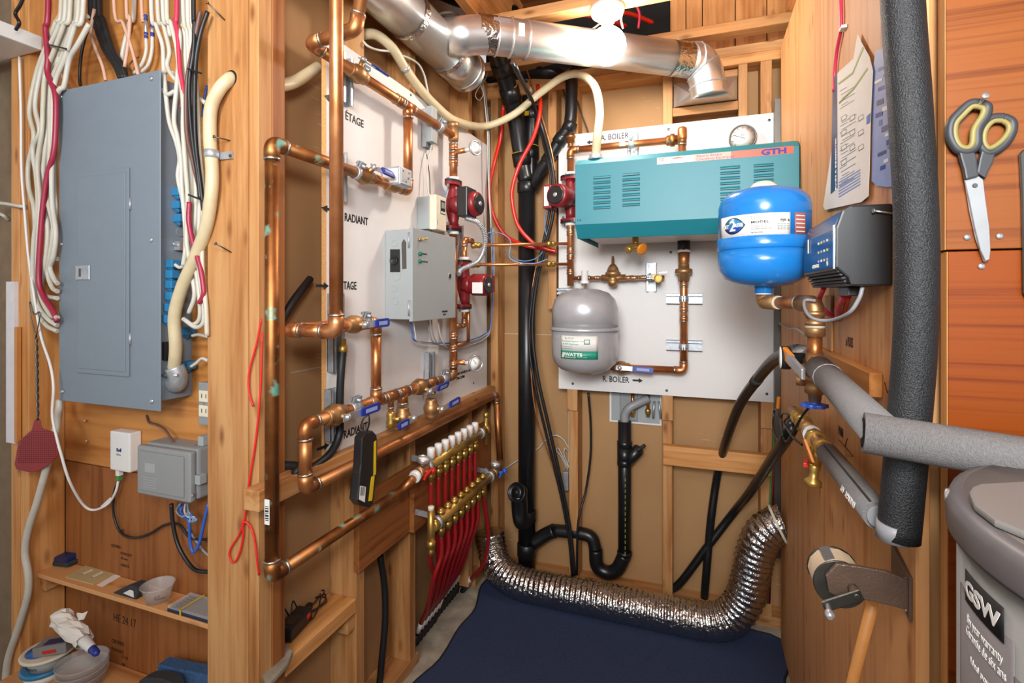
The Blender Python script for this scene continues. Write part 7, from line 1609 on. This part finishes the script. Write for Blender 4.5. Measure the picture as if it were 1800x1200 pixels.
MB().lathe(cB + V((-.01, -.01, .0402)), (0, 0, 1), [(.034, 0), (.001, .0003)], 28).build('emblem', 'label_blue', t)
cyl_text('INGREDIENTS', cB, .044, -2.2, cB.z + .012, .006, 'ink', t, lift=.0015)
t = thing('clear_bowl', (-1.50, .865, ZW2), 'stack of clear plastic bowls beside the tubs', 'bowl')
cC = V((-1.505, .868, ZW2 + .0005))
for k in range(3): MB().lathe(cC + V((0, 0, k*.016)), (0, 0, 1), [(.001, 0), (.046, 0), (.054, .030), (.0565, .032), (.0545, .033), (.0525, .031), (.045, .002), (.001, .002)], 36, cap=False).build('bowl', 'ret_clear', t)
cyl_patch(cC, .050, -2.4, -1.2, cC.z + .012, cC.z + .022, t, 'printed_band', 'label_rose', lift=-.004)
t = thing('blade_box', (-1.60, .86, ZW2 + .078), 'small grey and navy cardboard box on top of the white lid', 'box')
c = V((-1.592, .856, ZW2 + .0905))
MB().obox(c, (1, .5, .12), (-.5, 1, 0), (-.12, 0, 1), .040, .022, .012).build('carton', 'heater_gray', t, .001, 1)
MB().obox(c + V((.004, .0, .0125)), (1, .5, .12), (-.5, 1, 0), (-.12, 0, 1), .026, .012, .0004).build('navy_label', 'label_navy', t)
MB().obox(c + V((.0105, -.0205, -.002)), (1, .5, .12), (-.12, 0, 1), (.5, -1, 0), .016, .004, .0004).build('red_label', 'valve_red', t)
t = thing('caulk_tube', onY(160, 1150, .84), 'white caulk tube with a blue cap wrapped in crumpled paper', 'tube')
ta, tb = onY(104, 1082, .855), onY(172, 1150, .835)
d = (tb - ta).normalized()
MB().ring_sweep([ta, ta.lerp(tb, .3), ta.lerp(tb, .7), ta.lerp(tb, .84), ta.lerp(tb, .86)], [.016, .016, .0125, .0105, .009], 16).build('tube', 'white', t)
MB().ring_sweep([ta.lerp(tb, .85), ta.lerp(tb, .97), tb], [.0095, .008, .004], 14).build('cap', 'cap_navy', t)
pth = [ta.lerp(tb, f_) for f_ in (-.02, .05, .12, .2, .3, .42, .55, .66)]; random.seed(11)
n = 14; o_ = []; f_ = []
for i, p in enumerate(pth):
    s_, u_, _ = frame(d)
    for j in range(n):
        an = 2*math.pi*j/n; rr = (.021 if i not in (0, 7) else .017)*(1 + .42*(random.random() - .4)); o_.append(p + (s_*math.cos(an) + u_*math.sin(an))*rr + d*(random.random() - .5)*.01)
for i in range(len(pth) - 1):
    for j in range(n): f_.append((i*n + j, i*n + (j+1) % n, (i+1)*n + (j+1) % n, (i+1)*n + j))
MB().add(o_, f_).add(o_[:n], [tuple(reversed(range(n)))]).build('crumpled_paper', 'paper', t)
wpt = onY(138, 1090, .845)
MB().add([wpt, wpt + V((.030, -.005, .012)), wpt + V((.026, .006, .026)), wpt + V((.010, .004, .018)), wpt + V((.004, -.006, .024)), wpt + V((-.008, .0, .012))], [(0, 1, 2, 3), (0, 3, 4, 5)]).build('paper_flap', 'paper', t)
pz = [zw(276, 1170, ZW2 + .05), zw(300, 1178, ZW2 + .05)]
tag(MB().prism([onY(*q, .90) for q in ((275, 1168), (300, 1174), (370, 1188), (372, 1235), (285, 1235))], (0, .035, 0)).build('scouring_pad', 'felt_blue', None, .003, 1), 'coarse blue pad standing on the lower shelf', 'pad')
tag(MB().prism([onY(*q, .86) for q in ((242, 1198), (255, 1192), (280, 1193), (300, 1200), (310, 1225), (245, 1225))], (0, .03, 0)).build('dark_cloth', 'rubber_foam', None, .003, 1), 'dark rolled cloth in front of the blue pad', 'cloth')

cable([onY(47, -20, .78), onY(36, 8, .78), onY(27, 24, .78), onY(34, 40, .78), onY(28, 52, .785)], .004, 'wire_black', 'black cord hanging above the white shelf corner')
